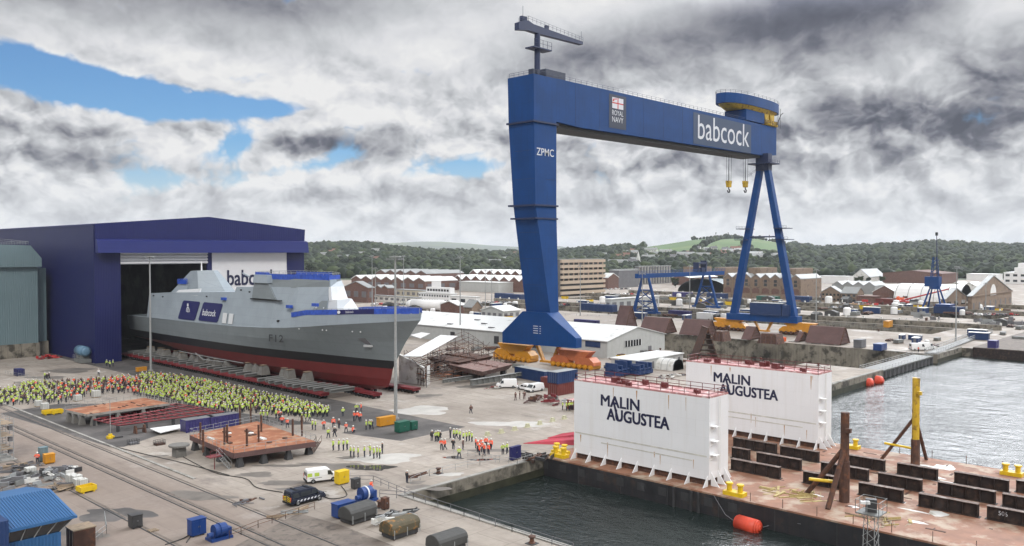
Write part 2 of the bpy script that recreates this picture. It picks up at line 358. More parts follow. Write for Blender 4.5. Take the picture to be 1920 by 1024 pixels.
def cp(o,loc=None,rz=None,label=None,group=None,sc=None,parent=None):
    c=o.copy(); col.objects.link(c)
    if parent is not None: c.parent=parent
    if loc is not None: c.location=loc
    if rz is not None: c.rotation_euler=(0,0,rz)
    if label: c['label']=label
    if group: c['group']=group
    if sc: c.scale=(sc,sc,sc) if isinstance(sc,(int,float)) else sc
    for ch in o.children: cp(ch,parent=c)
    return c
FONT_OFF={}
def text(s,matn,parent,org,right,up,w=None,h=None,name='lettering',off=.0,depth_=.02,sp=1.0,label=None,bold=0):
    cu=bpy.data.curves.new('t','FONT'); cu.body=s; cu.size=1; cu.offset=off; cu.extrude=0; cu.space_character=sp; cu.resolution_u=3
    o=bpy.data.objects.new('t',cu); col.objects.link(o)
    bpy.context.view_layer.update()
    me=bpy.data.meshes.new_from_object(o.evaluated_get(bpy.context.evaluated_depsgraph_get()))
    bpy.data.objects.remove(o)
    xs=[v.co.x for v in me.vertices]; ys=[v.co.y for v in me.vertices]
    x0,x1,y0,y1=min(xs),max(xs),min(ys),max(ys)
    kx=w/(x1-x0) if w else None; ky=h/(y1-y0) if h else None
    kx=kx or ky; ky=ky or kx
    org=Vector(org); right=Vector(right).normalized(); up=Vector(up).normalized()
    off_=Vector((0,0,0)); q=parent
    while q is not None: off_+=q.location; q=q.parent
    for v in me.vertices: v.co=org+right*((v.co.x-x0)*kx)+up*((v.co.y-y0)*ky)-off_
    if bold:
        nr=right.cross(up)*.003; V=[v.co.copy() for v in me.vertices]; Fc=[tuple(p.vertices) for p in me.polygons]; vs=[];fs=[]
        for i,(a,b) in enumerate(((-1,-1),(1,-1),(1,1),(-1,1),(0,0),(-1,0),(1,0))):
            k=len(vs); vs+=[v+right*a*bold+up*b*bold*.7+nr*i for v in V]; fs+=[tuple(k+j for j in f) for f in Fc]
        me=bpy.data.meshes.new(name); me.from_pydata(vs,[],fs)
    me.materials.clear(); me.materials.append(MATS[matn]); me.name=name
    t=bpy.data.objects.new(name,me); col.objects.link(t)
    if parent is not None: t.parent=parent
    if label: t['label']=label
    return t
WZ=-3.2
haze()
# ---------------- ground shader
def ground_mat():
    M=bpy.data.materials.new('yard_concrete'); M.use_nodes=True; nt=M.node_tree; N=nt.nodes; L=nt.links; P=N['Principled BSDF']
    g=N.new('ShaderNodeNewGeometry')
    def noise(s,d=6,r=.6,st=(1,1,1),off=0):
        mp=N.new('ShaderNodeMapping'); mp.inputs[3].default_value=st; mp.inputs[1].default_value=(off,off,0); L.new(g.outputs['Position'],mp.inputs[0])
        o=N.new('ShaderNodeTexNoise'); o.inputs['Scale'].default_value=s; o.inputs['Detail'].default_value=d; o.inputs['Roughness'].default_value=r; L.new(mp.outputs[0],o.inputs['Vector']); return o.outputs[0]
    def mr(x,a,b,lo,hi):
        o=N.new('ShaderNodeMapRange'); L.new(x,o.inputs[0])
        for i,v in enumerate((a,b,lo,hi)): o.inputs[i+1].default_value=v
        return o.outputs[0]
    def mix(f,a,b,bt='MIX'):
        o=N.new('ShaderNodeMix'); o.data_type='RGBA'; o.blend_type=bt
        if isinstance(f,float): o.inputs[0].default_value=f
        else: L.new(f,o.inputs[0])
        for i,v in ((6,a),(7,b)):
            if isinstance(v,tuple): o.inputs[i].default_value=(*v,1)
            else: L.new(v,o.inputs[i])
        return o.outputs[2]
    c=mix(mr(noise(.035,7,.62),.36,.64,0,1),(.245,.212,.178),(.39,.348,.30))
    c=mix(mr(noise(.9,6),.3,.75,.0,.5),c,(.20,.17,.15))
    # slabs of slightly different tone with open joints
    br=N.new('ShaderNodeTexBrick'); L.new(g.outputs['Position'],br.inputs['Vector']); br.inputs['Scale'].default_value=.1; br.inputs['Color1'].default_value=(1,1,1,1); br.inputs['Color2'].default_value=(.84,.83,.82,1); br.inputs['Mortar'].default_value=(.55,.52,.5,1)
    br.inputs['Mortar Size'].default_value=.006; br.inputs['Brick Width'].default_value=.9; br.inputs['Row Height'].default_value=.6
    c=mix(.8,c,br.outputs[0],'MULTIPLY')
    c=mix(mr(noise(.16,8,.7,(1,.45,1),7),.56,.70,0,.75),c,(.12,.10,.09))     # tyre and oil stains drawn out along the quay
    c=mix(mr(noise(.07,8,.7,(1,1,1),31),.60,.66,0,.55),c,(.43,.41,.38))      # washed-out pale patches
    c=mix(mr(noise(3.5,4),.66,.72,0,.6),c,(.08,.07,.06))
    # the apron along the rails is older, browner concrete
    sx=N.new('ShaderNodeSeparateXYZ'); L.new(g.outputs['Position'],sx.inputs[0])
    c=mix(mr(sx.outputs[0],66,58,0,.72),c,(.165,.125,.103))
    c=mix(mr(noise(.5,6,.65,(1,.12,1),44),.5,.72,0,.45),c,(.13,.10,.085))
    L.new(c,P.inputs['Base Color'])
    L.new(mr(noise(.07,8,.7,(1,1,1),55),.5,.66,.92,.45),P.inputs['Roughness'])
    B=N.new('ShaderNodeBump'); B.inputs['Strength'].default_value=.25; B.inputs['Distance'].default_value=.04; L.new(noise(2.5),B.inputs['Height']); L.new(B.outputs[0],P.inputs['Normal'])
    MATS['yard']=M
    M=bpy.data.materials.new('harbour_water'); M.use_nodes=True; nt=M.node_tree; N=nt.nodes; L=nt.links; P=N['Principled BSDF']
    g=N.new('ShaderNodeNewGeometry')
    P.inputs['Base Color'].default_value=(.014,.021,.020,1); P.inputs['Roughness'].default_value=.16; P.inputs['IOR'].default_value=1.33; P.inputs['Specular IOR Level'].default_value=.6
    a=noise(.38,5,.6,(1.0,.55,1)); b=noise(1.5,4,.55,(1,.6,1),9); lg=noise(.05,3,.5,(1,1,1),3)
    ad=N.new('ShaderNodeMath'); ad.operation='MULTIPLY_ADD'; L.new(b,ad.inputs[0]); ad.inputs[1].default_value=.35; L.new(a,ad.inputs[2])
    B=N.new('ShaderNodeBump'); B.inputs['Distance'].default_value=1.0; L.new(ad.outputs[0],B.inputs['Height']); L.new(mr(lg,.35,.65,.35,.8),B.inputs['Strength']); L.new(B.outputs[0],P.inputs['Normal'])
    MATS['water']=M
ground_mat()
# ---------------- ground sheet with harbour and dry docks left open
def ground():
    xs=[-600,81,160,252,268,322,352,400,436,505,545,9000]; ys=[-600,93,98,102,118,168,330,420,9000]
    def kind(x,y):
        if 81<=x<160 and y<98: return 'w'
        if 160<=x<352 and y<93: return 'w'
        if 268<=x<322 and 93<=y<102: return 'w'
        if 268<=x<322 and 102<=y<330: return 'd'
        if 252<=x<268 and 118<=y<168: return 'd'
        if 400<=x<436 and 118<=y<420: return 'd'
        if 505<=x<545 and 118<=y<420: return 'd'
        return 'g'
    G=MB(); Wl=MB(); D=MB()
    nx,ny=len(xs)-1,len(ys)-1
    K=[[kind((xs[i]+xs[i+1])/2,(ys[j]+ys[j+1])/2) for j in range(ny)] for i in range(nx)]
    for i in range(nx):
        for j in range(ny):
            x0,x1,y0,y1=xs[i],xs[i+1],ys[j],ys[j+1]
            q=[(x0,y0),(x1,y0),(x1,y1),(x0,y1)]
            if K[i][j]=='g': G.add([(*p,0) for p in q],[(0,1,2,3)])
            if K[i][j]=='d': D.add([(*p,-11) for p in q],[(0,1,2,3)])
            if K[i][j]!='g':
                for di,dj,a,b in ((-1,0,3,0),(1,0,1,2),(0,-1,0,1),(0,1,2,3)):
                    ii,jj=i+di,j+dj
                    if 0<=ii<nx and 0<=jj<ny and K[ii][jj]=='g':
                        a_,b_=q[a],q[b]; Wl.add([(*a_,-12),(*b_,-12),(*b_,0),(*a_,0)],[(0,1,2,3)])
    tag(G.build('ground','yard'),kind='structure')
    tag(D.build('dock_floor','concrete_wall'),kind='structure')
    tag(Wl.build('quay_wall','concrete_wall'),kind='structure')
    w=MB(); w.add([(70,-700,WZ),(2500,-700,WZ),(2500,101.5,WZ),(70,101.5,WZ)],[(0,1,2,3)])
    # keep the water inside the basin
    w=MB(); w.add([(81,-600,WZ),(352,-600,WZ),(352,93,WZ),(81,93,WZ)],[(0,1,2,3)]); w.add([(81,93,WZ),(160,93,WZ),(160,98,WZ),(81,98,WZ)],[(0,1,2,3)]); w.add([(268,93,WZ),(322,93,WZ),(322,102,WZ),(268,102,WZ)],[(0,1,2,3)])
    tag(w.build('water','water'),kind='structure')
ground()
def sheet(name,pts,matn,z=.004):
    b=MB(); n=len(pts); b.add([(p[0],p[1],z) for p in pts],[tuple(range(n))])
    if sum(pts[i][0]*pts[(i+1)%n][1]-pts[(i+1)%n][0]*pts[i][1] for i in range(n))<0: b.f=[tuple(reversed(f)) for f in b.f]
    return tag(b.build(name,matn),kind='structure')
def blobsheet(name,px,py,rx,ry,matn,z=.016,seed=1,ang=0):
    rnd=random.Random(seed); ph=[rnd.uniform(0,6.28) for _ in range(4)]; pts=[]
    for i in range(40):
        a=i/40*2*math.pi; r=1+.22*math.sin(2*a+ph[0])+.16*math.sin(3*a+ph[1])+.10*math.sin(5*a+ph[2])+.07*math.sin(9*a+ph[3])
        pts.append(at(px+rx*r*math.cos(a),py+ry*r*math.sin(a)))
    return sheet(name,pts,matn,z)
sheet('launch_road',[(104.5,127),(121.5,127),(121.5,330),(104.5,330)],'asphalt_dark')
sheet('asphalt_patch',[at(*p) for p in ((0,775),(110,757),(330,757),(600,795),(470,800),(345,800),(232,838),(205,838))],'asphalt_dark',.008)
sheet('asphalt_patch',[at(*p) for p in ((640,812),(752,827),(812,812),(700,797))],'asphalt_dark',.012)
sheet('asphalt_patch',[at(*p) for p in ((440,1024),(560,962),(640,985),(740,1024)) ],'brown_boards',.004)
blobsheet('asphalt_patch',215,965,60,14,'asphalt_dark',.009,41)
m_('wet',.045,.04,.036,rough=.06,var=.1,spec=.6)
m_('pale_wash',.40,.385,.36,rough=.8,var=.15,vs=.3)
m_('stain',.13,.115,.10,rough=.6,var=.3,vs=.3)
blobsheet('puddle',697,877,36,6,'wet',.020,3)
blobsheet('wet_ground',660,876,52,8,'stain',.012,4)
blobsheet('wet_ground',650,858,18,2.4,'stain',.012,5)
blobsheet('puddle',850,858,22,2.2,'wet',.02,6)
blobsheet('puddle',905,862,24,2.0,'wet',.02,16)
blobsheet('wash_patch',840,890,30,3,'pale_wash',.02,17)
blobsheet('wash_patch',960,795,60,6,'pale_wash',.006,18)
blobsheet('wash_patch',790,770,60,7,'pale_wash',.005,19)
blobsheet('wash_patch',720,860,70,8,'pale_wash',.005,27)
blobsheet('wet_ground',930,845,50,3,'stain',.01,28)
blobsheet('wet_ground',540,905,60,4,'stain',.018,29)
blobsheet('wet_ground',80,960,50,6,'stain',.019,30)
blobsheet('wet_ground',800,915,40,5,'stain',.012,31)
blobsheet('wet_ground',600,870,40,2,'stain',.013,32)
blobsheet('wet_ground',780,905,16,3,'stain',.014,33)
blobsheet('wet_ground',905,725,40,3,'stain',.02,8)
blobsheet('wet_ground',800,742,26,2.5,'stain',.012,10)
blobsheet('wet_ground',540,873,60,2.5,'stain',.012,11)
blobsheet('wet_ground',280,856,30,2.2,'stain',.012,12)
blobsheet('wet_ground',90,708,30,3,'stain',.012,13)
for i,(a,b,c,d) in enumerate(((580,925,40,6),(560,918,30,5),(370,930,60,8),(150,1000,50,8),(480,890,40,4),(860,700,60,3),(60,720,40,4),(130,695,50,4))):
    blobsheet('wet_ground',a,b,c,d,'stain',.010+.001*i,20+i)
# rails of the quay cranes, drain channels
rl=MB()
for x in (47.2,55.2,56.6,61.2): rl.box(x-.09,x+.09,20,330,.0,.05)
tag(rl.build('crane_rails','dark_steel'),kind='structure')
ch=MB()
for x,w_ in ((47.7,.25),(55.7,.3),(57.1,.3),(61.8,.25)): ch.box(x-w_*.6,x+w_*.6,20,330,-.02,.022)
tag(ch.build('rail_channel','brown_boards'),kind='structure')
k=MB(); k.box(63.2,63.7,130,330,0,.12); tag(k.build('kerb','concrete'),kind='structure')
lp=MB(); lp.box(80.2,81.0,30,98,0,.16); lp.box(80.2,112,98.0,98.8,0,.16); lp.box(150,268,93,94,0,.3); lp.box(322,352,93,94,0,.3)
tag(lp.build('quay_coping','concrete'),kind='structure')
m_('tide_algae',.035,.036,.022,rough=.6,var=.4,vs=.6)
td=MB(); td.box(81.0,112.9,97.9,97.985,WZ-1,-1.9); td.box(81.015,81.1,-100,97.9,WZ-1,-1.9); td.box(160,268,92.9,92.985,WZ-1,-1.6); td.box(322,352,92.9,92.985,WZ-1,-1.6)
tag(td.build('tide_line','tide_algae'),kind='structure')
# ---------------- blue assembly hall
def hall():
    t=T('assembly_hall','tall purple-blue ship assembly hall with one white door raised and one closed','hall',(107,288,0))
    y0,y1=288,520
    b=MB()
    b.hexa([(107,y0,0),(107.6,y0,0),(107.6,y1,0),(107,y1,0)],[(107,y0,45.9),(107.6,y0,45.9),(107.6,y1,45.9),(107,y1,45.9)])       # side wall
    b.box(186.2,186.8,y0,y1,0,45.5); b.box(107.6,186.2,y1-.6,y1,0,46)
    b.box(107.6,115.5,y0,y0+.8,0,36.9); b.box(146.2,148,y0,y0+.8,0,36.9); b.box(179,186.2,y0,y0+.8,0,36.9)
    b.build('wall','hall_blue',t)
    f=MB(); f.prism([(107.6,y0-.8,36.9),(186.2,y0-.8,36.9),(186.8,y0-.8,45.5),(146.6,y0-.8,49.4),(107,y0-.8,45.9)],(0,1.6,0)); f.build('fascia','hall_fascia',t)
    f=MB(); f.prism([(107.2,y0-3.0,36.4),(107.2,y0-.85,36.4),(107.2,y0-.85,41.0),(107.2,y0-2.2,40.6)],(79.9,0,0)); f.build('door_canopy','hall_lip',t)
    r=MB(); r.prism([(106.8,y0,45.92),(146.6,y0,49.42),(187,y0,45.52),(187,y0,45.0),(146.6,y0,48.8),(106.8,y0,45.3)],(0,y1-y0,0)); r.build('roof','hall_fascia',t)
    d=MB()
    for i in range(4): d.prism([(115.5,y0+.6,32.5+i*1.1),(115.5,y0+.15,32.52+i*1.1),(115.5,y0-.5,32.8+i*1.1),(115.5,y0-.5,33.1+i*1.1),(115.5,y0+.15,33.55+i*1.1),(115.5,y0+.6,33.58+i*1.1)],(30.7,0,0))
    d.build('raised_door','white_door',t)
    p=MB()
    for i in range(6): p.box(148,179,y0+.1+.06*(i%2),y0+.6,i*6.1,(i+1)*6.1)
    pd=p.build('closed_door','white_door',t)
    text('babcock','lettering_navy',pd,(154,y0-.0,24.3),(1,0,0),(0,0,1),w=20.5,h=5.6,bold=.12)
    ii=MB(); ii.box(107.7,186,y0+1,y1-1,.02,.03); ii.box(148,149,y0+2,y1-2,0,36); ii.build('interior_floor','asphalt_dark',t)
    st=MB()
    for k in range(8):
        y=y0+10+k*27; st.box(108,108.8,y,y+.8,0,44); st.box(108,186,y,y+.6,41,43)
    st.each('frame_column','dark_steel',t)
hall()
t=T('workshop','grey-green clad workshop on a concrete plinth at the left edge','workshop',(96,322,0))
b=MB(); b.box(60,101,323,420,4.8,31.5); b.box(101,105,327,420,4.8,31); b.build('wall','grey_clad',t)
b=MB(); b.prism([(60,321.6,31.5),(102,321.6,31.5),(102,321.6,34.5),(98.5,321.6,39),(60,321.6,40)],(0,100,0)); b.build('roof','grey_clad',t)
b=MB(); b.box(60,101.3,322.7,420,0,4.8); b.box(101.3,105.5,326.8,420,0,4.8)
for i in range(7): b.box(64+i*6,65.2+i*6,322.3,322.7,0,4.8)
b.build('plinth','concrete_wall',t)
b=MB(); b.rail([(60,322,40),(90,322,40),(98,322,39.2),(98,400,39.2)],1.1,3,.05); b.build('roof_rail','galv',t)
# ---------------- frigate
XC=133.
def interp(y,pts):
    return float(np.interp(y,[p[0] for p in pts],[p[1] for p in pts]))
def ship():
    t=T('frigate','grey frigate with black and red underside rolling out of the hall, numbered on its side','frigate',(XC,225,0))
    YE=303.
    stem=[(20.6,154.6),(15,160.2),(9.4,164.2),(7.3,165.6),(4.5,166.3),(2.6,167.5),(1.6,171)]
    kn=lambda y: interp(y,[(154,20.3),(165,19.4),(180,18.1),(197,16.4),(219,15.2),(237,14.9),(303,14.3)])
    dk=lambda y: max(kn(y)+.0,interp(y,[(154,22.0),(170,21.4),(195,20.0),(207,kn(207)+.02),(303,kn(303)+.02)]))
    def stemy(z): return float(np.interp(z,[a for a,_ in reversed(stem)],[b for _,b in reversed(stem)]))
    # levels: (z function, full half width, entrance length, stern half width, exponent)
    def lv(zf,Wm,Ln,Ws,ex):
        row=[]
        ss=[0,.012,.03,.055,.085,.12,.17,.23,.3,.38,.48,.6,.75,.88,1]
        zs=zf(160); y0=stemy(zf(156))
        for s_ in ss:
            y=y0+s_*(YE-y0); q=min(1,(y-y0)/Ln); w=Wm*math.sin(q*math.pi/2)**ex
            if y>255: w=w+(Ws-Wm)*((y-255)/(YE-255))**1.5
            row.append((max(w,.02),y,zf(y)))
        return row
    bt=lambda y: interp(y,[(154,9.3),(190,9.7),(240,9.5),(303,9.4)]); rt_=lambda y: interp(y,[(154,7.4),(240,7.2),(303,7.0)])
    L_=[lv(dk,9.6,44,9.0,.62),lv(kn,10.0,46,9.4,.62),lv(lambda y:kn(y)*.5+bt(y)*.5,9.8,58,9.1,.72),lv(bt,9.55,70,8.6,.85),lv(rt_,9.4,74,8.0,.9),
        lv(lambda y:4.6+max(0,(y-255)/48*2.2),8.4,74,6.0,.85),lv(lambda y:2.6+max(0,(y-245)/48*3.6),6.0,72,3.0,.8),lv(lambda y:1.6+max(0,(y-240)/48*4.6),3.2,66,1.5,.8)]
    def loft(a,b,name,mt,lab=None):
        m=MB(); n=len(a)
        for sg in (-1,1):
            vs=[(XC+sg*w,y,z) for w,y,z in a]+[(XC+sg*w,y,z) for w,y,z in b]
            fs=[(i,i+1,n+i+1,n+i) for i in range(n-1)]
            if sg==-1: fs=[tuple(reversed(f)) for f in fs]
            m.add(vs,fs)
        # transom
        m.add([(XC-a[-1][0],YE,a[-1][2]),(XC+a[-1][0],YE,a[-1][2]),(XC+b[-1][0],YE,b[-1][2]),(XC-b[-1][0],YE,b[-1][2])],[(0,1,2,3)])
        return m
    m=loft(L_[0],L_[1],'','')
    n=len(L_[0]); r=L_[0]
    m.add([(XC-w,y,z-.9) for w,y,z in r]+[(XC+w,y,z-.9) for w,y,z in r],[(i,n+i,n+i+1,i+1) for i in range(n-1)])
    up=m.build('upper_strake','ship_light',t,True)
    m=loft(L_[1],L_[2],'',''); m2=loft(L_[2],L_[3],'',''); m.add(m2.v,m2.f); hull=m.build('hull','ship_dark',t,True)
    m=loft(L_[3],L_[4],'',''); m.build('boot_topping','ship_black',t,True)
    m=MB()
    for i in (4,5,6):
        q=loft(L_[i],L_[i+1],'',''); m.add(q.v,q.f)
    k=L_[7]; n=len(k); m.add([(XC-w,y,z) for w,y,z in k]+[(XC+w,y,z) for w,y,z in k],[(i,i+1,n+i+1,n+i) for i in range(n-1)])
    m.build('bottom','ship_red',t,True)
    m=MB(); m.tube([(123.1,262,4.9),(123.2,240,4.6),(123.4,222,4.6)],.12); m.tube([(123.2,232,4.0),(123.2,246,3.6),(123.2,251,5.2)],.12); m.build('bilge_keel','galv',t)
    # side shell above knuckle, lean inward
    wz=lambda z: 10-max(0,z-15)*.2
    def block(ya,yf,z0,z1,mt,name='superstructure',yfront=None,wf=.45,za=None,aftr=0,fr=0,x=0,w0=None,w1=None,chm=None,kn_=False):
        """ya: aft end, yf: fore end of the side wall, yfront: fore end on the centreline; fr/aftr: rake of the ends"""
        w0_=w0 or wz(z0)+x; w1_=w1 or wz(z1)+x; m=MB(); yfront=yf if yfront is None else yfront
        bot=[(XC-w0_,ya,z0),(XC-w0_,yf,z0),(XC-w0_*wf,yfront,z0),(XC+w0_*wf,yfront,z0),(XC+w0_,yf,z0),(XC+w0_,ya,z0)]
        tp=[(XC-w1_,ya-aftr,z1),(XC-w1_,yf+fr,z1),(XC-w1_*wf,yfront+fr,z1),(XC+w1_*wf,yfront+fr,z1),(XC+w1_,yf+fr,z1),(XC+w1_,ya-aftr,z1)]
        m.hexa(bot,tp); return m.build(name,mt,t)
    # main side shell from stern block to bridge, follows the knuckle
    m=MB()
    prof=[(285.5,14.25),(286.8,22.6),(270,23.4),(239.5,24.6),(229.5,24.9),(229,26.4),(218.5,26.7),(207,27.0)]
    low=[(285.5,kn(285.5)),(262,kn(262)),(237,kn(237)),(219,kn(219)),(207,kn(207))]
    def xs_(z): return wz(z)-.02
    def side(poly,mt,name,chamf=None):
        m=MB(); n=len(poly)
        a=[(XC-xs_(z),y,z) for y,z in poly]; b=[(XC+xs_(z),y,z) for y,z in poly]
        m.add(a+b,[tuple(range(n)),tuple(range(2*n-1,n-1,-1))]+[((i+1)%n,i,i+n,(i+1)%n+n) for i in range(n)])
        return m.build(name,mt,t)
    side(list(reversed(prof))+[(p[0],p[1]) for p in low],'ship_light','superstructure')
    mx=lambda q:(2*XC-q[0],q[1],q[2]) if q[1]>190 else (135.0,q[1]+2.6,q[2])
    def sym(cols,name,mt,ends=True):
        """cols: (bottom point, top point) along the near side from aft to fore, mirrored to the far side"""
        m=MB(); 
        for (b0,t0),(b1,t1) in zip(cols,cols[1:]):
            m.add([b0,b1,t1,t0],[(0,1,2,3)]); m.add([mx(b0),mx(b1),mx(t1),mx(t0)],[(3,2,1,0)]); m.add([t0,t1,mx(t1),mx(t0)],[(0,1,2,3)])
        b,tp=cols[-1]; m.add([b,mx(b),mx(tp),tp],[(0,1,2,3)])
        b,tp=cols[0]; m.add([b,mx(b),mx(tp),tp],[(3,2,1,0)]); return m.build(name,mt,t)
    sym([((123.2,207.1,kn(207)),(125.45,207.1,27.0)),((123.7,196.4,17.2),(126.6,198,27.2)),((127.6,186.4,19.2),(129.0,187.0,27.5))],'bridge_block','ship_light')
    # fronts of the bridge and lower house, their stronger light painted in as white
    m=MB(); m.hexa([(128.3,186.3,23.9),(128.5,185.2,23.9),(135.4,187.6,23.9),(135.4,190.5,23.9)],[(128.95,187.3,27.5),(129.0,186.4,27.5),(135.0,189.0,27.6),(135.0,191,27.6)]); m.build('bridge_front','ship_white_and_lit',t)
    m=MB(); m.hexa([(127.9,186.4,20.5),(128,182.2,20.6),(136,182.4,20.3),(137,188,20.3)],[(128.7,187,24.25),(128.65,182.9,24.25),(135,185.4,24.2),(136,188,24.2)]); m.build('foredeck_house','ship_white_and_lit',t)
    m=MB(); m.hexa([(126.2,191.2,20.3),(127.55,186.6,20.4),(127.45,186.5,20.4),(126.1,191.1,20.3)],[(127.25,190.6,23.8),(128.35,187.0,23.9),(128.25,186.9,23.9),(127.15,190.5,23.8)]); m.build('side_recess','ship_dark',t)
    for yy,xx in ((189.8,126.7),(187.6,127.6)):
        m=MB(); m.cyl((xx-.15,yy,22),(xx+.2,yy,22),.22,.22,8); m.build('floodlight','ship_white_and_lit',t)
    sym([((125.5,218,26.7),(126.0,218,29.6)),((126.2,200,27.0),(127.0,200,29.6)),((129.1,187.3,27.45),(129.3,187.5,29.4))],'bridge_roof','ship_dark')
    m=MB(); m.hexa([(129.1,187.2,27.5),(129.15,186.8,27.5),(135,188.9,27.6),(135,190,27.6)],[(129.3,187.4,29.4),(129.32,187.1,29.4),(135,190.4,29.4),(135,191,29.4)]); m.build('bridge_roof_front','ship_light',t)  # roof front painted lighter than its sides, as the light falls
    rp=[(125.9,219.3,29.6),(127.0,200,29.6),(129.3,187.6,29.4),(135,190.6,29.4),(139,200,29.6),(139.6,219.3,29.6),(125.9,219.3,29.6)]
    m=MB(); m.rail(rp,1.6,2.0,.05); m.build('roof_scaffold_rail','galv',t)
    m=MB()
    def strip(P,h0,h1,o=.06):
        for p,q in zip(P,P[1:]): m.add([(p[0]-o,p[1],p[2]+h0),(q[0]-o,q[1],q[2]+h0),(q[0]-o,q[1],q[2]+h1),(p[0]-o,p[1],p[2]+h1)],[(0,1,2,3)])
    strip([(126.25,212,29.6),(127.0,200,29.6)],-.5,1.0); strip([(127.0,200,29.6),(129.3,187.6,29.4)],-.3,1.1); strip([(125.9,219.3,29.6),(126.25,212,29.6)],.5,1.4); strip([(139,200,29.6),(139.6,219.3,29.6)],.1,1.3); strip([(129.3,187.5,29.4),(135,190.5,29.4)],.0,1.2)
    m.each('sheeting','sheet_blue',t)
    # gun deck structure
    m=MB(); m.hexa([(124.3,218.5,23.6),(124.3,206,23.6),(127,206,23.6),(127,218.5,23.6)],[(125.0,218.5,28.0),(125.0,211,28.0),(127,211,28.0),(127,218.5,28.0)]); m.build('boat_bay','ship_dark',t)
    m=MB(); m.hexa([(124.4,218.2,28.0),(124.4,210.5,28.0),(129,210.5,28.0),(129,218.2,28.0)],[(124.9,218.2,30.3),(124.9,211,30.3),(129,211,30.3),(129,218.2,30.3)]); m.cyl((124.2,219.5,29.6),(124.3,223.5,30.6),.22,.22,6); m.build('sponson','ship_light',t)
    m=MB(); m.box(124.0,124.6,203,219,23.2,23.5); m.build('sponson_ledge','black',t)
    # aft mast
    m=MB(); m.hexa([(126.5,274.5,23.3),(126.5,255,22.8),(133.2,250,23.4),(137,250,23.4),(137,274.5,23.4)],[(127.3,262,30.6),(127.3,257.5,30.7),(131.4,255,30.8),(133,255,30.8),(133,262,30.7)]); mm=m.build('aft_mast','ship_light',t)
    m=MB(); m.cyl((129,258,30.7),(129,258,33.6),.25,.15); m.build('mast_pole','white',t)
    m=MB(); m.hexa([(XC-7.4,272,23.3),(XC-7.4,262,23.6),(XC+7,262,23.6),(XC+7,272,23.3)],[(XC-6.6,268,26.2),(XC-6.6,262,26.4),(XC+6,262,26.4),(XC+6,268,26.2)]); m.build('aft_house','ship_light',t)
    m=MB(); m.rail([(XC-7,268.5,26.2),(XC-7,262,26.4)],1.6,1.2,.12); m.box(XC-7.1,XC-7,262.5,268,26.3,27.6); m.build('stair_sheeting','sheet_blue',t)
    m=MB(); m.hexa([(124.6,269,22.6),(124.6,252,23.0),(125.4,252,23.0),(125.4,269,22.6)],[(125.6,267,24.3),(125.6,252,25.2),(126,252,25.2),(126,267,24.3)]); m.build('weather_panel','ship_white_and_lit',t)
    # navy banners on the side
    def banner(ya,yf,z0,z1,name):
        m=MB(); e=.12; r=.5
        pts=[(ya-r,z0),(yf+r,z0),(yf,z0+r),(yf,z1-r),(yf+r,z1),(ya-r,z1),(ya,z1-r),(ya,z0+r)]
        m.prism([(XC-wz(z)-e,y+(z-z0)*-.25,z) for y,z in pts],(.05,0,0)); return m.build(name,'banner_navy',t)
    b1=banner(262.3,250.8,15.3,21.2,'crest_banner'); b2=banner(248.6,236.4,15.5,21.2,'name_banner')
    wl=lambda z: XC-wz(z)-.2
    m=MB(); zc=18.3; yc=256.2
    for k in range(14):
        a0,a1=2*math.pi*k/14,2*math.pi*(k+1)/14
        p=lambda a,r:(wl(zc)-.03+.0*r,yc+r*math.cos(a)*.8,zc-.4+r*math.sin(a))
        m.add([p(a0,1.5),p(a1,1.5),p(a1,1.05),p(a0,1.05)],[(0,1,2,3)])
    m.box(wl(zc)-.06,wl(zc)-.02,yc-.5,yc+.5,zc+1.2,zc+2.1); m.box(wl(zc)-.06,wl(zc)-.02,yc-.25,yc+.25,zc+.3-1.2,zc+.4); m.box(wl(zc)-.06,wl(zc)-.02,yc-.6,yc+.6,zc-.6,zc-.3)
    m.build('crest','lettering_white',b1)
    text('babcock','lettering_white',b2,(wl(17.3)-.05,246.4,17.2),(0,-1,0),(.2,0,1),w=8.4,h=2.0,off=.01)
    m=MB()
    for ya in (233.5,229.8): m.prism([(XC-10.1,ya,15.6),(XC-10.1,ya-2.4,15.6),(XC-9.65,ya-2.4,18.6),(XC-9.65,ya,18.6)],(.1,0,0))
    m.build('vent_louvre','ship_white_and_lit',t)
    text('F12','lettering_dark',hull,(XC-10.14,207.0,12.1),(0,-1,.03),(.02,0,1),w=7.2,h=1.9,sp=1.15,bold=.05)
    # bow rail sheeting and banner
    m=MB()
    for sg in (-1,1):
        m=MB(); pts=[]
        for y in (197,190,184,178,172,166,161,157,154.8):
            q=min(1,max(0,(y-154.6)/44)); w=9.6*math.sin(q*math.pi/2)**.62; w=min(max(w,9.3),9.3) if y>186 else w; pts.append((XC+sg*(w+.06),y,dk(y)-.1))
        for i,(p,q) in enumerate(zip(pts,pts[1:])):
            if sg<0 and 3<=i<5: continue
            m.add([p,q,(q[0],q[1],q[2]+1.3),(p[0],p[1],p[2]+1.3)],[(0,1,2,3)])
        if sg<0: bp=pts
        m.each('bow_sheeting','sheet_blue',t)
    m=MB(); m.rail([(p[0]+.1,p[1],p[2]) for p in bp],1.5,2,.05); m.build('bow_rail','galv',t)
    m=MB(); p,q,r_=bp[3],bp[4],bp[5]; 
    for a,b in ((p,q),(q,r_)): m.add([a,b,(b[0],b[1],b[2]+1.25),(a[0],a[1],a[2]+1.25)],[(0,1,2,3)])
    bb=m.build('bow_banner','banner_navy',t)
    rr=(q[0]-p[0],q[1]-p[1],q[2]-p[2])
    text('babcock','lettering_white',bb,(p[0]+rr[0]*.55-.25,p[1]+rr[1]*.55,p[2]+rr[2]*.55+.35),rr,(0,0,1),w=2.7,h=.6)
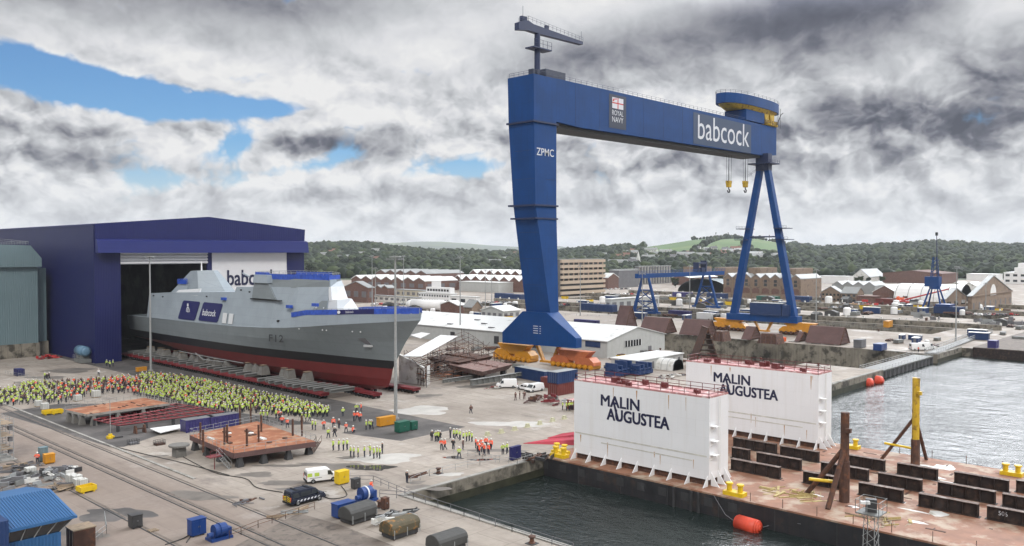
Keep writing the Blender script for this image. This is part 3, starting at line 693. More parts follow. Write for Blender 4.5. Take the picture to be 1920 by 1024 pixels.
    m=MB(); c=(p[0]+rr[0]*.15-.2,p[1]+rr[1]*.15,p[2]+.65); m.cyl(c,(c[0]-.05,c[1]-.03,c[2]),.42,.42,12); m.build('roundel','lettering_white',bb)
    # blue ladders, ports, anchor recess
    m=MB()
    for y,z in ((235,22.6),(199,21.9),(187,22.9)): m.box(XC-wz(z)-.7,XC-wz(z)+.1,y-1.5,y+.7,z-.3,z+.5)
    m.each('side_scaffold','sheet_blue',t)
    m=MB()
    for y,z,x in ((193,16.6,10.1),(184,16.8,9.5),(183,16.8,9.45),(175,16.8,8.6),(172,16.8,8.2)): 
        pass
    m.cyl((XC-9.4,203,17.9),(XC-10,203,17.9),.3,.3,8); 
    for y,z in ((226,25.6),(221,25.2),(211,24.6),(246,23),(283,21.9),(276,21.8)): m.box(XC-wz(z)-.12,XC-wz(z)+.05,y-.4,y+.4,z-.2,z+.2)
    m.each('scupper','black',t)
    def hullx(y,z):
        for a,b in zip(L_[1:4],L_[2:5]):
            pass
        def wat(row):
            return float(np.interp(y,[r[1] for r in row],[r[0] for r in row])),float(np.interp(y,[r[1] for r in row],[r[2] for r in row]))
        pr_=[wat(r) for r in L_[1:5]]; pr_.sort(key=lambda q:q[1]); return XC-float(np.interp(z,[q[1] for q in pr_],[q[0] for q in pr_]))
    y,z=172.2,14.6
    m=MB(); P_=[(hullx(yy,zz)-.12,yy,zz) for yy,zz in ((173.4,14.9),(171.4,13.4),(169.8,13.4),(171.0,15.1))]
    m.prism(P_,(.4,0,0)); an=m.build('anchor_recess','slate',t)
    m=MB(); m.prism([(hullx(yy,zz)-.5,yy,zz) for yy,zz in ((171.9,13.3),(169.6,13.3),(169.8,12.8),(172.2,12.7))],(.6,0,0)); m.build('anchor_lip','ship_white_and_lit',an)
    m=MB()
    for yy,zz in ((193,17.0),(184,17.2),(182.6,17.2),(174,17.3),(171.5,17.3)):
        hx=hullx(yy,zz-.6); m.cyl((hx-.1,yy,zz-.6),(hx+.3,yy,zz-.6),.22,.22,8)
    m.each('porthole','ship_white_and_lit',t)
    # deck gear on the foredeck
    m=MB(); m.lathe((XC,166,20.4),[(1.7,0),(1.7,.5),(1.4,1.2),(.6,1.3)],12); m.build('gun_ring','ship_light',t)
ship()
# transporters, cradles and grillage beams under the ship
def transporters():
    def one():
        t=T('transporter_module','maroon self-propelled transporter module on rows of small tyres','transporter')
        m=MB(); m.box(-1.2,1.2,0,8.6,.95,1.45); m.box(-1.25,1.25,.0,.35,.8,1.5); m.build('platform','maroon',t)
        for k in range(6):
            m=MB()
            for x in (-.85,.85): m.cyl((x-.28,.9+k*1.4,.38),(x+.28,.9+k*1.4,.38),.38,.38,10)
            m.each('wheel','tyre',t)
        return t
    p=one(); first=True; G='transporter modules under the ship'
    for x,y0,y1 in ((120.6,177,296),(130.6,176,296),(135.4,176,296),(140.8,172,296)):
        y=y0
        while y<y1:
            o=p if first else cp(p)
            first=False; o.location=(x,y,0); o['group']=G
            if x<123: o['label']='maroon transporter module in the near row of wheels under the ship'
            else: o['label']='maroon transporter module in an inner row hidden deep under the ship'
            if x>140: o['label']='maroon transporter module in the far row beneath the ship'
            y+=8.75
    e=cp(p,(129.6,167.2,0),label='power pack and transporter end standing out below the bow, nearest the lamp mast',group=G)
    e=cp(p,(141.5,166.2,0),label='maroon transporter end on the far side of the bow foot',group=G)
    # grillage beams
    def gb():
        t=T('grillage_beam','grey steel support beam','beam'); m=MB()
        m.box(-3.6,3.6,-.55,.55,1.25,1.4); m.box(-3.6,3.6,-.45,.45,.6,.7); m.box(-3.6,3.6,-.2,.2,.7,1.25); m.build('web','beam_grey',t)
        m=MB(); m.box(-3.6,3.6,-.56,.56,1.4,1.47); m.build('flange','beam_top',t); return t
    g=gb(); first=True; rnd=random.Random(3)
    for i,y in enumerate(np.arange(175.5,207,2.75)):
        o=g if first else cp(g); first=False
        o.location=(122.2+rnd.uniform(-.6,.6)-(206-y)*-.06+(0 if y>180 else 1),y,.95); o['group']='grillage beams fanned out under the ship'
        o['label']='grey steel beam lying crosswise beyond the transporter wheels under the bow half' if y<192 else 'grey steel beam lying crosswise beside the transporters amidships'
    for i,y in enumerate(np.arange(216,296,4.4)):
        o=cp(g,(123.9+rnd.uniform(-.3,.3),y,.9),label='grey steel beam in the dim row running back into the hall',group='grillage beams fanned out under the ship')
    def cr():
        t=T('support_cradle','flared grey support block','support block'); m=MB()
        m.hexa([(-1.6,-1.7,0),(1.6,-1.7,0),(1.6,1.7,0),(-1.6,1.7,0)],[(-1.0,-.8,2.6),(1.4,-.8,2.9),(1.4,.8,2.9),(-1.0,.8,2.6)]); m.build('block','cradle_concrete',t)
        m=MB(); m.box(-1.1,1.3,-.9,.9,2.95,3.1); m.build('timber_pad','timber',t); return t
    c=cr(); first=True
    ys=[193.5,200.5,204.5,214,219,222,236,241,247,252,258,264,270,276,282,288]
    for i,y in enumerate(ys):
        o=c if first else cp(c); first=False; o.location=(125.2 if i%2 else 126.2,y,1.9); o.scale=(.85,.8,.9 if y<230 else .72)
        o['group']='support blocks under the bilge'; 
        o['label']={193.5:'flared grey support block nearest the bow',200.5:'second flared support block from the bow',204.5:'third flared support block from the bow, close behind the second'}.get(y,'flared grey support block under the middle of the hull' if y<230 else 'flared grey support block in the shade towards the hall door')
transporters()
# ---------------- goliath crane
def goliath():
    t=T('goliath_crane','giant blue portal crane with long box beam and splayed far leg','gantry crane',(208,178,0))
    y0,y1=176.,187.
    m=MB()   # main leg: outer face slopes, inner face plumb
    rings=[(17,205.0,175.0,185.4),(51.7,199.0,y0,185.6),(78.1,198.2,y0,187),(92.8,198.0,y0,187.2)]
    for a,b in zip(rings,rings[1:]):
        f=lambda r:[(r[1],r[2],r[0]),(209.2,r[2],r[0]),(209.2,r[3],r[0]),(r[1],r[3],r[0])]
        m.hexa(f(a),f(b))
    leg=m.build('main_leg','crane_blue',t)
    m=MB(); 
    for z,x in ((51.7,198.7),(78.1,197.9)):
        m.box(x-.5,209.7,y0-.5,y1+.3,z-.35,z+.2)
    m.box(198.4,209.6,175.6,186.4,47.2,47.7)
    m.build('leg_band','jib_navy',leg)
    m=MB()   # flared foot along the rail
    pr_=[(160.8,6.6),(160.8,9.8),(174.9,17),(185.4,17),(194.8,9.8),(194.8,6.2)]
    pr_=[(162.9,6.8),(162.9,9.9),(174.9,17.2),(185.4,17.2),(194.6,9.8),(194.6,6.2)]; xb=lambda z: 209.2 if z>15 else 206.0; n=6
    m.add([(203.2,y,z) for y,z in pr_]+[(xb(z),y,z) for y,z in pr_],[tuple(range(n)),tuple(range(2*n-1,n-1,-1))]+[((i+1)%n,i,i+n,(i+1)%n+n) for i in range(n)]); ft=m.build('foot','crane_blue',t)
    m=MB()
    for i in range(4): m.box(203.1,203.17,178.6,180.6,12.6-i*.75,12.8-i*.75); m.box(203.1,203.17,177.4,177.9,12.6-i*.75,12.8-i*.75)
    m.each('data_plate','lettering_white',ft)
    text('ZPMC','lettering_white',leg,(199.4,y0-.06,67.4),(1,0,0),(0,0,1),w=8.4,h=2.4,off=.005)
    m=MB()
    for z in (26,34.5,43,60,69): x=205+(z-17)*(-6/34.7) if z<51.7 else 199-(z-51.7)*.03; m.box(x-.05,x,176.2,184.8,z,z+.08)
    for z in (26,34.5,43,60,69): m.box(204,209,175.93,175.99,z,z+.08)
    m.tube([(209.35,177,17),(209.35,177,78)],.12,4); m.each('plate_seam','jib_navy',leg)
    # beam
    m=MB(); m.prism([(209.2,y0,79.0),(209.2,y0,92.9),(366.5,y0,93.9),(366.5,y0,81.2),(352,y0,80.0),(222,y0,78.4)],(0,y1-y0,0)); bm=m.build('beam','crane_blue',t)
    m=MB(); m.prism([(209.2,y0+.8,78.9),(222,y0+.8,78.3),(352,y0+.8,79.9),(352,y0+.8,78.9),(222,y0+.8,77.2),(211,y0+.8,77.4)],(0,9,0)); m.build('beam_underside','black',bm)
    m=MB(); m.rail([(198.3,y0+.2,92.9),(366,y0+.2,93.9)],1.3,3.,.05); m.rail([(198.3,y1-.2,92.9),(198.3,y0+.2,92.9)],1.3,2,.05); m.build('beam_rail','jib_navy',bm)
    m=MB()
    for k in range(11): x=219+k*13.3; (m.box(x,x+.1,y0-.03,y0-.005,78.7,92.8+k*.08) if not (235<x<251 or 292<x<343) else None)
    m.each('plate_seam','jib_navy',bm)
    m=MB(); m.box(293.5,341.9,y0-.06,y0-.01,79.9,92.3); sg=m.build('lettering_panel','panel_blue',bm)
    text('babcock','lettering_white',sg,(297,y0-.12,82.0),(1,0,.012),(0,0,1),w=43,h=9.6)
    m=MB(); m.box(237.6,247.8,y0-.06,y0-.01,80.2,92.0); s2=m.build('sign_panel','panel_grey',bm)
    m=MB(); m.box(239.4,246.0,y0-.1,y0-.07,87.2,91.0); m.build('ensign','lettering_white',s2)
    m=MB(); m.box(242.5,243.0,y0-.14,y0-.11,87.2,91.0); m.box(239.4,246.0,y0-.135,y0-.105,88.9,89.3)
    for dx in (0,1): m.prism([(239.5+dx*1.5,y0-.14,89.6+dx*.7),(240.3+dx*1.5,y0-.14,89.6+dx*.7),(240.9+dx*1.2,y0-.14,90.6+dx*.2),(240.1+dx*1.2,y0-.14,90.6+dx*.2)],(0,.02,0))
    m.each('ensign_cross','red_cross',s2)
    text('ROYAL','lettering_white',s2,(239.4,y0-.1,84.8),(1,0,0),(0,0,1),w=6.6,h=1.8)
    text('NAVY','lettering_white',s2,(239.4,y0-.1,82.4),(1,0,0),(0,0,1),w=6.6,h=1.9)
    # head house, maintenance jib crane on the near end
    m=MB(); m.box(205,215,177,184,93,95.6); m.box(200,201,178,180,93,95); m.box(202.3,203.3,178,180,93,95.2); m.each('machinery_box','panel_grey',t)
    m=MB(); m.cyl((205.8,181.3,93),(205.8,181.3,107.6),1.0,.95,12); jb=m.build('jib_mast','jib_navy',t)
    m=MB(); m.prism([(195.9,180.4,106.9),(195.9,180.4,109.2),(198,180.4,110.2),(200.5,180.4,110.7),(203,180.4,110.0),(228.5,180.4,109.0),(228.5,180.4,108.0),(206,180.4,107.5),(200.5,180.4,107.6)],(0,1.8,0)); ji=m.build('jib','jib_navy',jb)
    m=MB(); m.rail([(196,180.4,109.2),(200.5,180.4,110.7),(228.5,180.4,109)],1.4,2,.05); m.box(210,211.2,181,182,109.6,111.2); m.box(198,200.4,180.8,182,110.3,111.8); m.cyl((198.5,181,111),(198.5,181,115),.06,.06,4); m.cyl((228.3,181,109),(228.3,181,112.6),.06,.06,4); m.build('jib_rail','jib_navy',ji)
    m=MB(); m.box(202.3,211,179.5,183.5,102.5,102.9); m.rail([(202.4,179.6,102.9),(211,179.6,102.9)],2.4,2,.06); m.build('jib_platform','jib_navy',jb)
    # far A-frame leg
    m=MB(); z1=80.3; yy=176.4+.0
    xf=355.
    ya,yb=191.0,161.2
    def leg_(yb_,yt):
        q=MB(); b=[(xf-1.5,yb_-1.5,7.5),(xf+1.5,yb_-1.5,7.5),(xf+1.5,yb_+1.5,7.5),(xf-1.5,yb_+1.5,7.5)]
        q.hexa(b,[(xf-1.4,yt-1.2,z1-6.5),(xf+1.4,yt-1.2,z1-6.5),(xf+1.4,yt+1.2,z1-6.5),(xf-1.4,yt+1.2,z1-6.5)]); return q.build('leg','crane_blue',t)
    l1=leg_(ya-.4,178.2); l2=leg_(yb+.4,174.6)
    m=MB(); m.hexa([(xf-1.7,173.3,z1-7),(xf+1.7,173.3,z1-7),(xf+1.7,179.5,z1-7),(xf-1.7,179.5,z1-7)],[(xf-2.0,173.4,z1+.6),(xf+2.0,173.4,z1+.6),(xf+2.0,179.4,z1+.6),(xf-2.0,179.4,z1+.6)]); m.box(xf-4.5,xf+4.5,171,182,z1-4.2,z1-3.7); m.build('leg_head','jib_navy',t)
    m=MB(); m.rail([(xf-4.5,171,z1-3.7),(xf+4.5,171,z1-3.7)],1.4,2,.06); m.rail([(xf-4.5,182,z1-10.5),(xf-4.5,171,z1-3.7)],1.4,2,.06)
    for y,zz in ((186.0,42),(166.2,42),(185.2,47),(167,47)): m.box(xf-3.2,xf+3.2,y-3,y+3,zz,zz+.3); m.rail([(xf-3.2,y-3,zz),(xf-3.2,y+3,zz)],1.3,1.5,.05)
    m.build('leg_platform','jib_navy',t)
    m=MB(); m.cyl((xf,183.5,43.5),(xf,168.5,43.5),.35,.35,6); m.build('tie_bar','jib_navy',t)
    m=MB(); m.box(xf-2.6,xf+2.6,yb-2.2,ya+2.2,5.3,8.3); m.build('sill_beam','crane_blue',t)
    m=MB(); m.box(xf-3.4,xf+1,166,181,8.3,13.6); m.box(xf-3.3,xf+1,162.5,165.6,8.3,13.2); m.build('electrical_house','cont_blue',t)
    m=MB(); m.box(xf-3.5,xf+1.1,165.9,181.1,13.6,13.8); m.build('electrical_house_roof','roof_grey',t)
    # bogies
    def bogie(xc,yc,s,mt,wm):
        q=MB()
        q.prism([(xc-1.6*s,yc-7*s,5.6),(xc-1.6*s,yc+7*s,5.6),(xc-1.6*s,yc+5*s,3.6),(xc-1.6*s,yc+.8*s,2.4),(xc-1.6*s,yc-.8*s,2.4),(xc-1.6*s,yc-5*s,3.6)],(3.2*s,0,0))
        for k in (-1,1):
            q.prism([(xc-1.9*s,yc+k*5*s-3.6*s,2.4),(xc-1.9*s,yc+k*5*s-2*s,3.7),(xc-1.9*s,yc+k*5*s+2*s,3.7),(xc-1.9*s,yc+k*5*s+3.6*s,2.4),(xc-1.9*s,yc+k*5*s+3.8*s,1.4),(xc-1.9*s,yc+k*5*s-3.8*s,1.4)],(3.8*s,0,0))
        bo=q.build('bogie',mt,t)
        for k in range(8):
            q=MB(); yy_=yc-7.6*s+k*2.17*s; q.cyl((xc-2.3*s,yy_,.85*s),(xc+2.3*s,yy_,.85*s),.8*s,.8*s,12); q.cyl((xc-2.6*s,yy_,.85*s),(xc-2.3*s,yy_,.85*s),.35*s,.45*s,8)
            q.build('wheel',wm,bo)
    bogie(207.5,166.6,1,'bogie_orange','crane_yellow'); bogie(207.5,192.5,1,'crane_yellow','crane_yellow')
    bogie(xf,193,1.05,'crane_yellow','rust_dark'); bogie(xf,158.5,1.05,'crane_yellow','rust_dark')
    m=MB()
    for xx,a in ((207.5,178),(xf,176)):
        for sg in (-1,1): m.prism([(xx-.6,a+sg*4.2,6.4),(xx-.6,a+sg*5.4,6.4),(xx-.6,a+sg*2.4,1.2),(xx-.6,a+sg*1.6,1.2)],(1.2,0,0))
        m.box(xx-.8,xx+.8,a-3,a+3,.6,1.3)
    m.build('storm_anchor_strut','crane_yellow',t)
    # trolley: boat-shaped blue deck on yellow posts over the beam
    tr=T('crane_trolley','blue and yellow hoist trolley riding on the beam of the giant crane','trolley',(352,181,94))
    cx,cy=349,181
    pts=[]; 
    for k in range(28):
        a=2*math.pi*k/28; x=math.cos(a); y=math.sin(a); pts.append((cx+25*np.sign(x)*abs(x)**.8,cy+6.8*np.sign(y)*abs(y)**.8))
    m=MB(); m.hexa([(x,y,100.6) for x,y in pts],[(x,y,104.8) for x,y in pts]); dk_=m.build('deck_house','crane_blue',tr)
    m=MB(); m.rail([(x,y,104.8) for x,y in pts]+[(pts[0][0],pts[0][1],104.8)],1.2,4,.06); m.build('deck_rail','jib_navy',dk_)
    m=MB(); m.hexa([(cx+(x-cx)*.75,cy+(y-cy)*.75,98.9) for x,y in pts],[(cx+(x-cx)*.93,cy+(y-cy)*.93,100.6) for x,y in pts]); m.build('underdeck','yellow_worn',tr)
    m=MB(); m.box(cx-12,cx+5,cy-5.2,cy+5.2,94.2,98.9); m.build('winch_house','crane_blue',tr)
    m=MB(); 
    for sx in (8.6,14): m.hexa([(cx+sx-1,cy-5,94.4),(cx+sx+1,cy-5,94.4),(cx+sx+1,cy+5,94.4),(cx+sx-1,cy+5,94.4)],[(cx+sx-3.2,cy-5,99.2),(cx+sx+1.2,cy-5,99.2),(cx+sx+1.2,cy+5,99.2),(cx+sx-3.2,cy+5,99.2)])
    m.box(cx+7,cx+18,cy-5.4,cy+5.4,94.1,95.2)
    for k in range(5): m.box(cx+8+k*2,cx+9+k*2,cy-5.8,cy-5.2,94.3,96.3)
    m.build('portal_post','yellow_worn',tr)
    m=MB(); m.rail([(cx+18,cy-5.8,94.2),(cx+4,cy-5.8,94.1)],2,1.6,.08); m.tube([(cx+16,cy-6,95),(cx+20,cy-6,100),(cx+22,cy-6,101)],.2); m.tube([(cx+19,cy-5,94),(cx+19,cy-5,103)],.08); m.tube([(cx+21.4,cy-5,94),(cx+21.4,cy-5,103)],.08); m.build('service_rail','dark_steel',tr)
    # hooks
    def hook(x,y,lab,zb):
        h=T('hook_block',lab,'hook',(x,y,zb)); 
        m=MB()
        for dx,dy in ((-1.3,-.6),(1.3,-.6),(-1.1,.6),(1.1,.6),(0,0)): m.cyl((x+dx,y+dy,80),(x+dx*.6,y+dy,zb+3),.07,.07,4)
        m.build('hoist_rope','black',h)
        m=MB(); m.hexa([(x-1.0,y-.7,zb+.2),(x+1.0,y-.7,zb+.2),(x+1.0,y+.7,zb+.2),(x-1.0,y+.7,zb+.2)],[(x-1.6,y-.7,zb+3),(x+1.6,y-.7,zb+3),(x+1.6,y+.7,zb+3),(x-1.6,y+.7,zb+3)]); m.cyl((x-.6,y-.8,zb+2.2),(x-.6,y+.8,zb+2.2),.8,.8,10); m.build('sheave_block','yellow_worn',h)
        m=MB(); m.tube([(x,y,zb+.4),(x,y,zb-.5),(x+1,y,zb-1.2),(x+.5,y,zb-2),(x-.5,y,zb-2),(x-1.1,y,zb-1.2)],.28,6); m.build('hook','dark_steel',h)
    hook(331.6,181,'hook block hanging on ropes under the crane beam, the one farther from the splayed leg',64.6)
    hook(346.6,181,'hook block hanging under the crane beam close to the splayed leg',65.4)
goliath()
# ---------------- semi-submersible barge with its two white casings
def barge():
    t=T('semi_submersible_barge','black-hulled deck barge with rusty deck and two white casings lettered Malin Augustea','barge',(136,50,WZ))
    X0,X1,Y0,Y1=113.,159.,-25.,98.3
    m=MB(); m.box(X0,X1,Y0,Y1,-7,-.05); m.build('hull','hull_black',t)
    m=MB()
    for y in np.arange(0,96,9): m.box(X0-.05,X0,y,y+.12,-3.6,-.3)
    for y in (67.5,66.2,70.6): m.box(X0-.35,X0,y,y+.35,-4,-.05)
    for y in np.arange(60,97,4.1): m.box(X0-.03,X0,y,y+1.4,-1.9,-.6,)
    m.each('hull_fitting','dark_steel',t)
    m=MB(); m.box(X0,X1,Y0,Y1,-.05,.2); dk=m.build('deck','barge_deck',t)
    m=MB(); rnd=random.Random(5)
    for i in range(42):
        x=rnd.uniform(117,157); y=rnd.uniform(8,64); a=rnd.uniform(.3,2.6)
        m.cbox((x,y,.2),(rnd.uniform(.15,.5),a,rnd.uniform(.02,.06)),0,rnd.choice((0,1.57,.05)))
    m.each('deck_bar','rust_dark',dk)
    m=MB()
    for i,(x,y,a,b) in enumerate(((152,46,5,1.2),(149,45,3,.8),(154,43,4,2),(146,43,5,.7),(144,40.5,6,.8),(131,44,1.2,1.2),(128,42,2.4,.5),(125,39,5,.4),(120,37,3,.7),(121,46,1.8,.6),(126,36,3,1.4),(123,52,2,.4))):
        rr=random.Random(i); n=12; m.add([(x+b*math.cos(k/n*6.283)*rr.uniform(.6,1.2),y+a/2*math.sin(k/n*6.283)*rr.uniform(.7,1.1),.204+i*.0006) for k in range(n)],[tuple(range(n))])
    m.each('paint_mark','white_dirty',dk)
    def casing(x0,x1,y0,y1,lab,side):
        zt=14.0
        m=MB(); m.box(x0,x1,y0,y1,1.2,zt); c=m.build('casing','casing_white',t,label=lab)
        m=MB(); m.box(x0+.4,x1-.4,y0+.4,y1-.4,.2,1.2); m.build('casing_root','rust_dark',c)
        m=MB(); m.box(x0+.1,x1-.1,y0+.1,y1-.1,zt,zt+.06); m.box(x0,x1,y0,y0+.1,zt,zt+.3); m.box(x0,x0+.1,y0,y1,zt,zt+.3); m.box(x1-.1,x1,y0,y1,zt,zt+.3); m.build('casing_top','deck_pink',c)
        m=MB(); P=[(x0+.2,y0+.2,zt),(x0+.2,y1-.2,zt),(x1-.2,y1-.2,zt),(x1-.2,y0+.2,zt),(x0+.2,y0+.2,zt)]; m.rail(P,1.3,2.3,.055); m.build('top_rail','rail_red',c)
        m=MB(); rnd=random.Random(int(x0))
        for k in range(9):
            y=rnd.uniform(y0+2,y1-3); x=rnd.uniform(x0+1,x1-1); h=rnd.uniform(.4,1.1); m.cbox((x,y,zt+.06),(rnd.uniform(.4,1.1),rnd.uniform(.5,1.4),h))
            m.cyl((x+.8,y+1,zt),(x+.8,y+1,zt+h),.25,.25,8)
        m.each('deck_fitting','rail_red',c)
        # brackets round the foot
        for xx,sg in ((x0,-1),(x1,1)):
            for y in np.arange(y0+.15,y1,3.3):
                q=MB(); q.prism([(xx,y,.2),(xx+sg*1.5,y,.2),(xx+sg*1.2,y,.5),(xx,y,1.9)],(0,.12,0)); q.build('foot_bracket','casing_white',c)
        for x in np.arange(x0+.6,x1,2.0):
            q=MB(); q.prism([(x,y0,.2),(x,y0-1.5,.2),(x,y0-1.2,.5),(x,y0,2.4)],(.12,0,0)); q.build('foot_bracket','casing_white',c)
        m=MB()
        for z in (5,7.2,9.5):
            m.box(x0+.4,x0+1.6,y0-1.0,y0,z,z+.12); m.tube([(x0+.5,y0-.9,z),(x0+.5,y0,z-.8)],.05)
        m.tube([(x0+3.2,y0-.15,1.2),(x0+3.2,y0-.15,zt)],.06); m.tube([(x0+2.8,y0-.15,1.2),(x0+2.8,y0-.15,zt)],.06)
        m.build('ladder','white',c)
        # rust runs from the scuppers and the rubbing band
        m=MB(); rnd=random.Random(int(y0))
        for k in range(9):
            y=rnd.uniform(y0+1,y1-1); l=rnd.uniform(.6,2.6); w=rnd.uniform(.05,.16); zt_=zt-.3 if k%2 else rnd.uniform(3,5.2)
            m.add([(x0-.012,y-w,zt_),(x0-.012,y+w,zt_),(x0-.012,y+w*.2,zt_-l),(x0-.012,y-w*.2,zt_-l)],[(0,1,2,3)])
        m.each('rust_run','rust_run',c)
        m=MB(); m.box(x0-.02,x0-.008,y0+.4,y1-.3,4.7,4.95); m.box(x0-.02,x0-.008,y0+3,y1-6,3.7,3.9); m.each('scuff_band','scuff',c)
        # lettering
        yl,zb=side
        text('MALIN','lettering_navy',c,(x0-.03,yl,zb+2.15),(0,-1,0),(0,0,1),w=7.9,h=1.85,bold=.075,name='lettering')
        text('AUGUSTEA','lettering_navy',c,(x0-.03,yl-1.3,zb-.15),(0,-1,0),(0,0,1),w=12.4,h=1.95,bold=.085,name='lettering')
        m=MB(); m.prism([(x0-.06,yl-2.35,zb+3.4),(x0-.06,yl-2.75,zb+3.4),(x0-.06,yl-3.9,zb-.15),(x0-.06,yl-3.45,zb-.15)],(.04,0,0)); m.each('lettering_stroke','lettering_navy',c)
        return c
    casing(116.,122.,66.4,93.4,'white casing along the near side of the barge',(87.4,8.2))
    casing(152.,158.,64.3,92.5,'white casing along the far side of the barge',(86.0,8.4))
    # rust under scuppers of far casing
    # bitts
    def bitt(x,y,lab):
        m=MB(); m.box(x-.8,x+.8,y-1.6,y+1.6,.2,.8)
        for k in (-.9,.9): m.lathe((x,y+k,.8),[(.4,0),(.4,.9),(.6,1.0),(.55,1.2)],10)
        m.build('bitts','yellow',t,label=lab)
    bitt(114.6,61.2,'yellow mooring bitts on the near deck edge'); bitt(114.6,95.6,'yellow mooring bitts at the shore end of the near casing'); bitt(116.6,97.0,'rear pair of yellow mooring bitts at the shore end'); bitt(157,60.2,'yellow mooring bitts on the far deck edge'); bitt(156,33.5,'small yellow bitts far right')
    m=MB(); 
    for y in np.arange(8,60,5): m.cyl((X0+.3,y,.2),(X0+.3,y,1.5),.05,.05,4)
    for y in np.arange(8,56,5.5): m.cyl((X1-.3,y,.2),(X1-.3,y,1.7),.06,.06,4)
    m.each('stanchion','rust_dark',t)
barge()
# girders lying on the barge deck
def girders():
    def g(L_):
        t=T('steel_girder','dark rusty plate girder','girder'); h=1.9
        m=MB(); m.box(-.04,.04,-L_/2,L_/2,.06,h-.06)
        m.build('web','girder',t)
        n=max(3,int(L_/1.9))
        q=MB()
        for k in range(n+1): y=-L_/2+.1+k*(L_-.2)/n; q.box(-.42,.42,y-.04,y+.04,.06,h-.06)
        q.each('stiffener','girder',t)
        q=MB(); q.box(-.48,.48,-L_/2,L_/2,h-.06,h); q.build('top_flange','girder_top',t)
        q=MB(); q.box(-.5,.5,-L_/2-.2,L_/2+.2,0,.06); q.build('bottom_flange','girder',t)
        return t
    # near-bottom-left end and near-bottom-right end of each, as seen
    L_=[((1372,880),(1463,898),'girder nearest the casing end, first of the short left row'),((1372,858),(1407,863),'stub of girder showing between the casing and the left row'),((1418,868),(1504,882),'girder behind the left front one, its end by the brown post'),
        ((1458,857),(1541,865),'girder lying close below the far casing'),((1376,838),(1456,852),'girder half hidden behind the near casing corner'),
        ((1506,905),(1580,918),'girder crossed by the braces of the brown post'),((1545,884),(1624,905),'girder just right of the brown post, second row'),((1594,872),(1658,885),'girder right of the brown post in the rearmost row'),
        ((1608,928),(1696,941),'girder in the middle front row, left of the long one'),((1646,908),(1730,922),'girder in the middle row under the yellow-topped post'),((1680,890),(1761,900),'girder at the foot of the yellow-topped post'),
        ((1720,950),(1838,968),'long front girder in the middle right of the deck'),((1755,928),(1870,943),'long girder behind the front long one'),((1786,908),(1895,921),'long girder in the rear row with a bare deck behind'),
        ((1850,973),(1955,992),'chalk-numbered girder at the right edge, front row'),((1878,950),(1960,962),'girder at the right edge, middle row'),((1905,922),(1965,932),'girder at the right edge, rear row')]
    first={}
    for a,b,lab in L_:
        A=at(*a,.2); B=at(*b,.2); ln=round((A-B).length); ln=max(3,ln); ln=abs(A.y-B.y)
        o=g(ln); x=(A.x+B.x)/2
        o.location=(x,(A.y+B.y)/2,.2); o['label']=lab; o['group']='girders in rows on the barge deck'
        if 'chalk' in lab: text('506','lettering_white',o,(x-.06,A.y-1.4,1.0),(0,-1,0),(0,0,1),w=1.1,h=.6)
def post(bx,by,h,mat_,lab,topm,split):
    p=at(bx,by,.2); t=T('mooring_post',lab,'steel post',p)
    m=MB(); m.cyl(p,p+Vector((0,0,split)),.75,.75,10); m.build('lower_shaft','rust_dark',t)
    m=MB(); m.cyl(p+Vector((0,0,split)),p+Vector((0,0,h)),.62,.62,10); m.box(p.x-.9,p.x-.3,p.y-1.1,p.y-.4,h-2.6,h-2.0); m.build('upper_shaft',topm,t)
    return t,p
girders()
t,p=post(1583,941,13.2,None,'dark brown steel post propped by two raking braces on the barge deck','rust_dark',6)
for q,zz in (((1512,926),8.2),((1552,955),8.2)):
    e=at(*q,.2); m=MB(); m.cyl(e,(p.x,p.y,zz),.38,.38,8); m.build('brace','rust_dark',t)
m=MB(); m.cyl((p.x-.3,p.y+1,3.0),(p.x-2.2,p.y+4.4,3.2),.25,.25,6); m.build('cross_tie','yellow',t)
t,p=post(1716,871,15.0,None,'yellow-topped steel post with braces at the far side of the barge','yellow_worn',4.4)
for q,zz in (((1653,861),8.6),((1737,862),8.2)):
    e=at(*q,.2); m=MB(); m.cyl(e,(p.x,p.y,zz),.3,.3,8); m.build('brace','rust_dark',t)
m=MB(); m.cyl((p.x-.3,p.y+.5,3.0),(p.x-.5,p.y+5.0,3.2),.2,.2,6); m.build('cross_tie','yellow',t)
# fenders
def fender(px,py,L_,r,lab,ang=0,z=None):
    c=at(px,py,WZ); t=T('fender',lab,'fender',c); u=Vector((math.cos(ang),math.sin(ang),0))
    m=MB(); prof=[(-1,.15),(-.97,.5),(-.88,.85),(-.75,1),(.75,1),(.88,.85),(.97,.5),(1,.15)]
    for a,b in zip(prof,prof[1:]): m.cyl(c+u*a[0]*L_/2+Vector((0,0,r*.5)),c+u*b[0]*L_/2+Vector((0,0,r*.5)),a[1]*r,b[1]*r,16,0,True)
    m.build('body','fender_orange',t,True); return t
fender(1402,992,4.2,1.15,'large orange-red fender floating against the barge hull',R(90)-.12)
fender(1624,722,4.2,1.5,'left of two orange-red fenders at the far quay corner',R(70))
fender(1643,718,4.2,1.5,'right of two orange-red fenders at the far quay corner',R(70))
# ---------------- yard objects
def clone_at(fn,spots,group):
    """spots: (location, rz, label[, scale]); the first builds, the rest copy"""
    p=fn(); out=[]
    for i,s_ in enumerate(spots):
        o=p if i==0 else cp(p)
        o.location=s_[0]; o.rotation_euler=(0,0,s_[1]); o['label']=s_[2]; o['group']=group
        if len(s_)>3: o.scale=s_[3] if isinstance(s_[3],tuple) else (s_[3],)*3
        out.append(o)
    return out
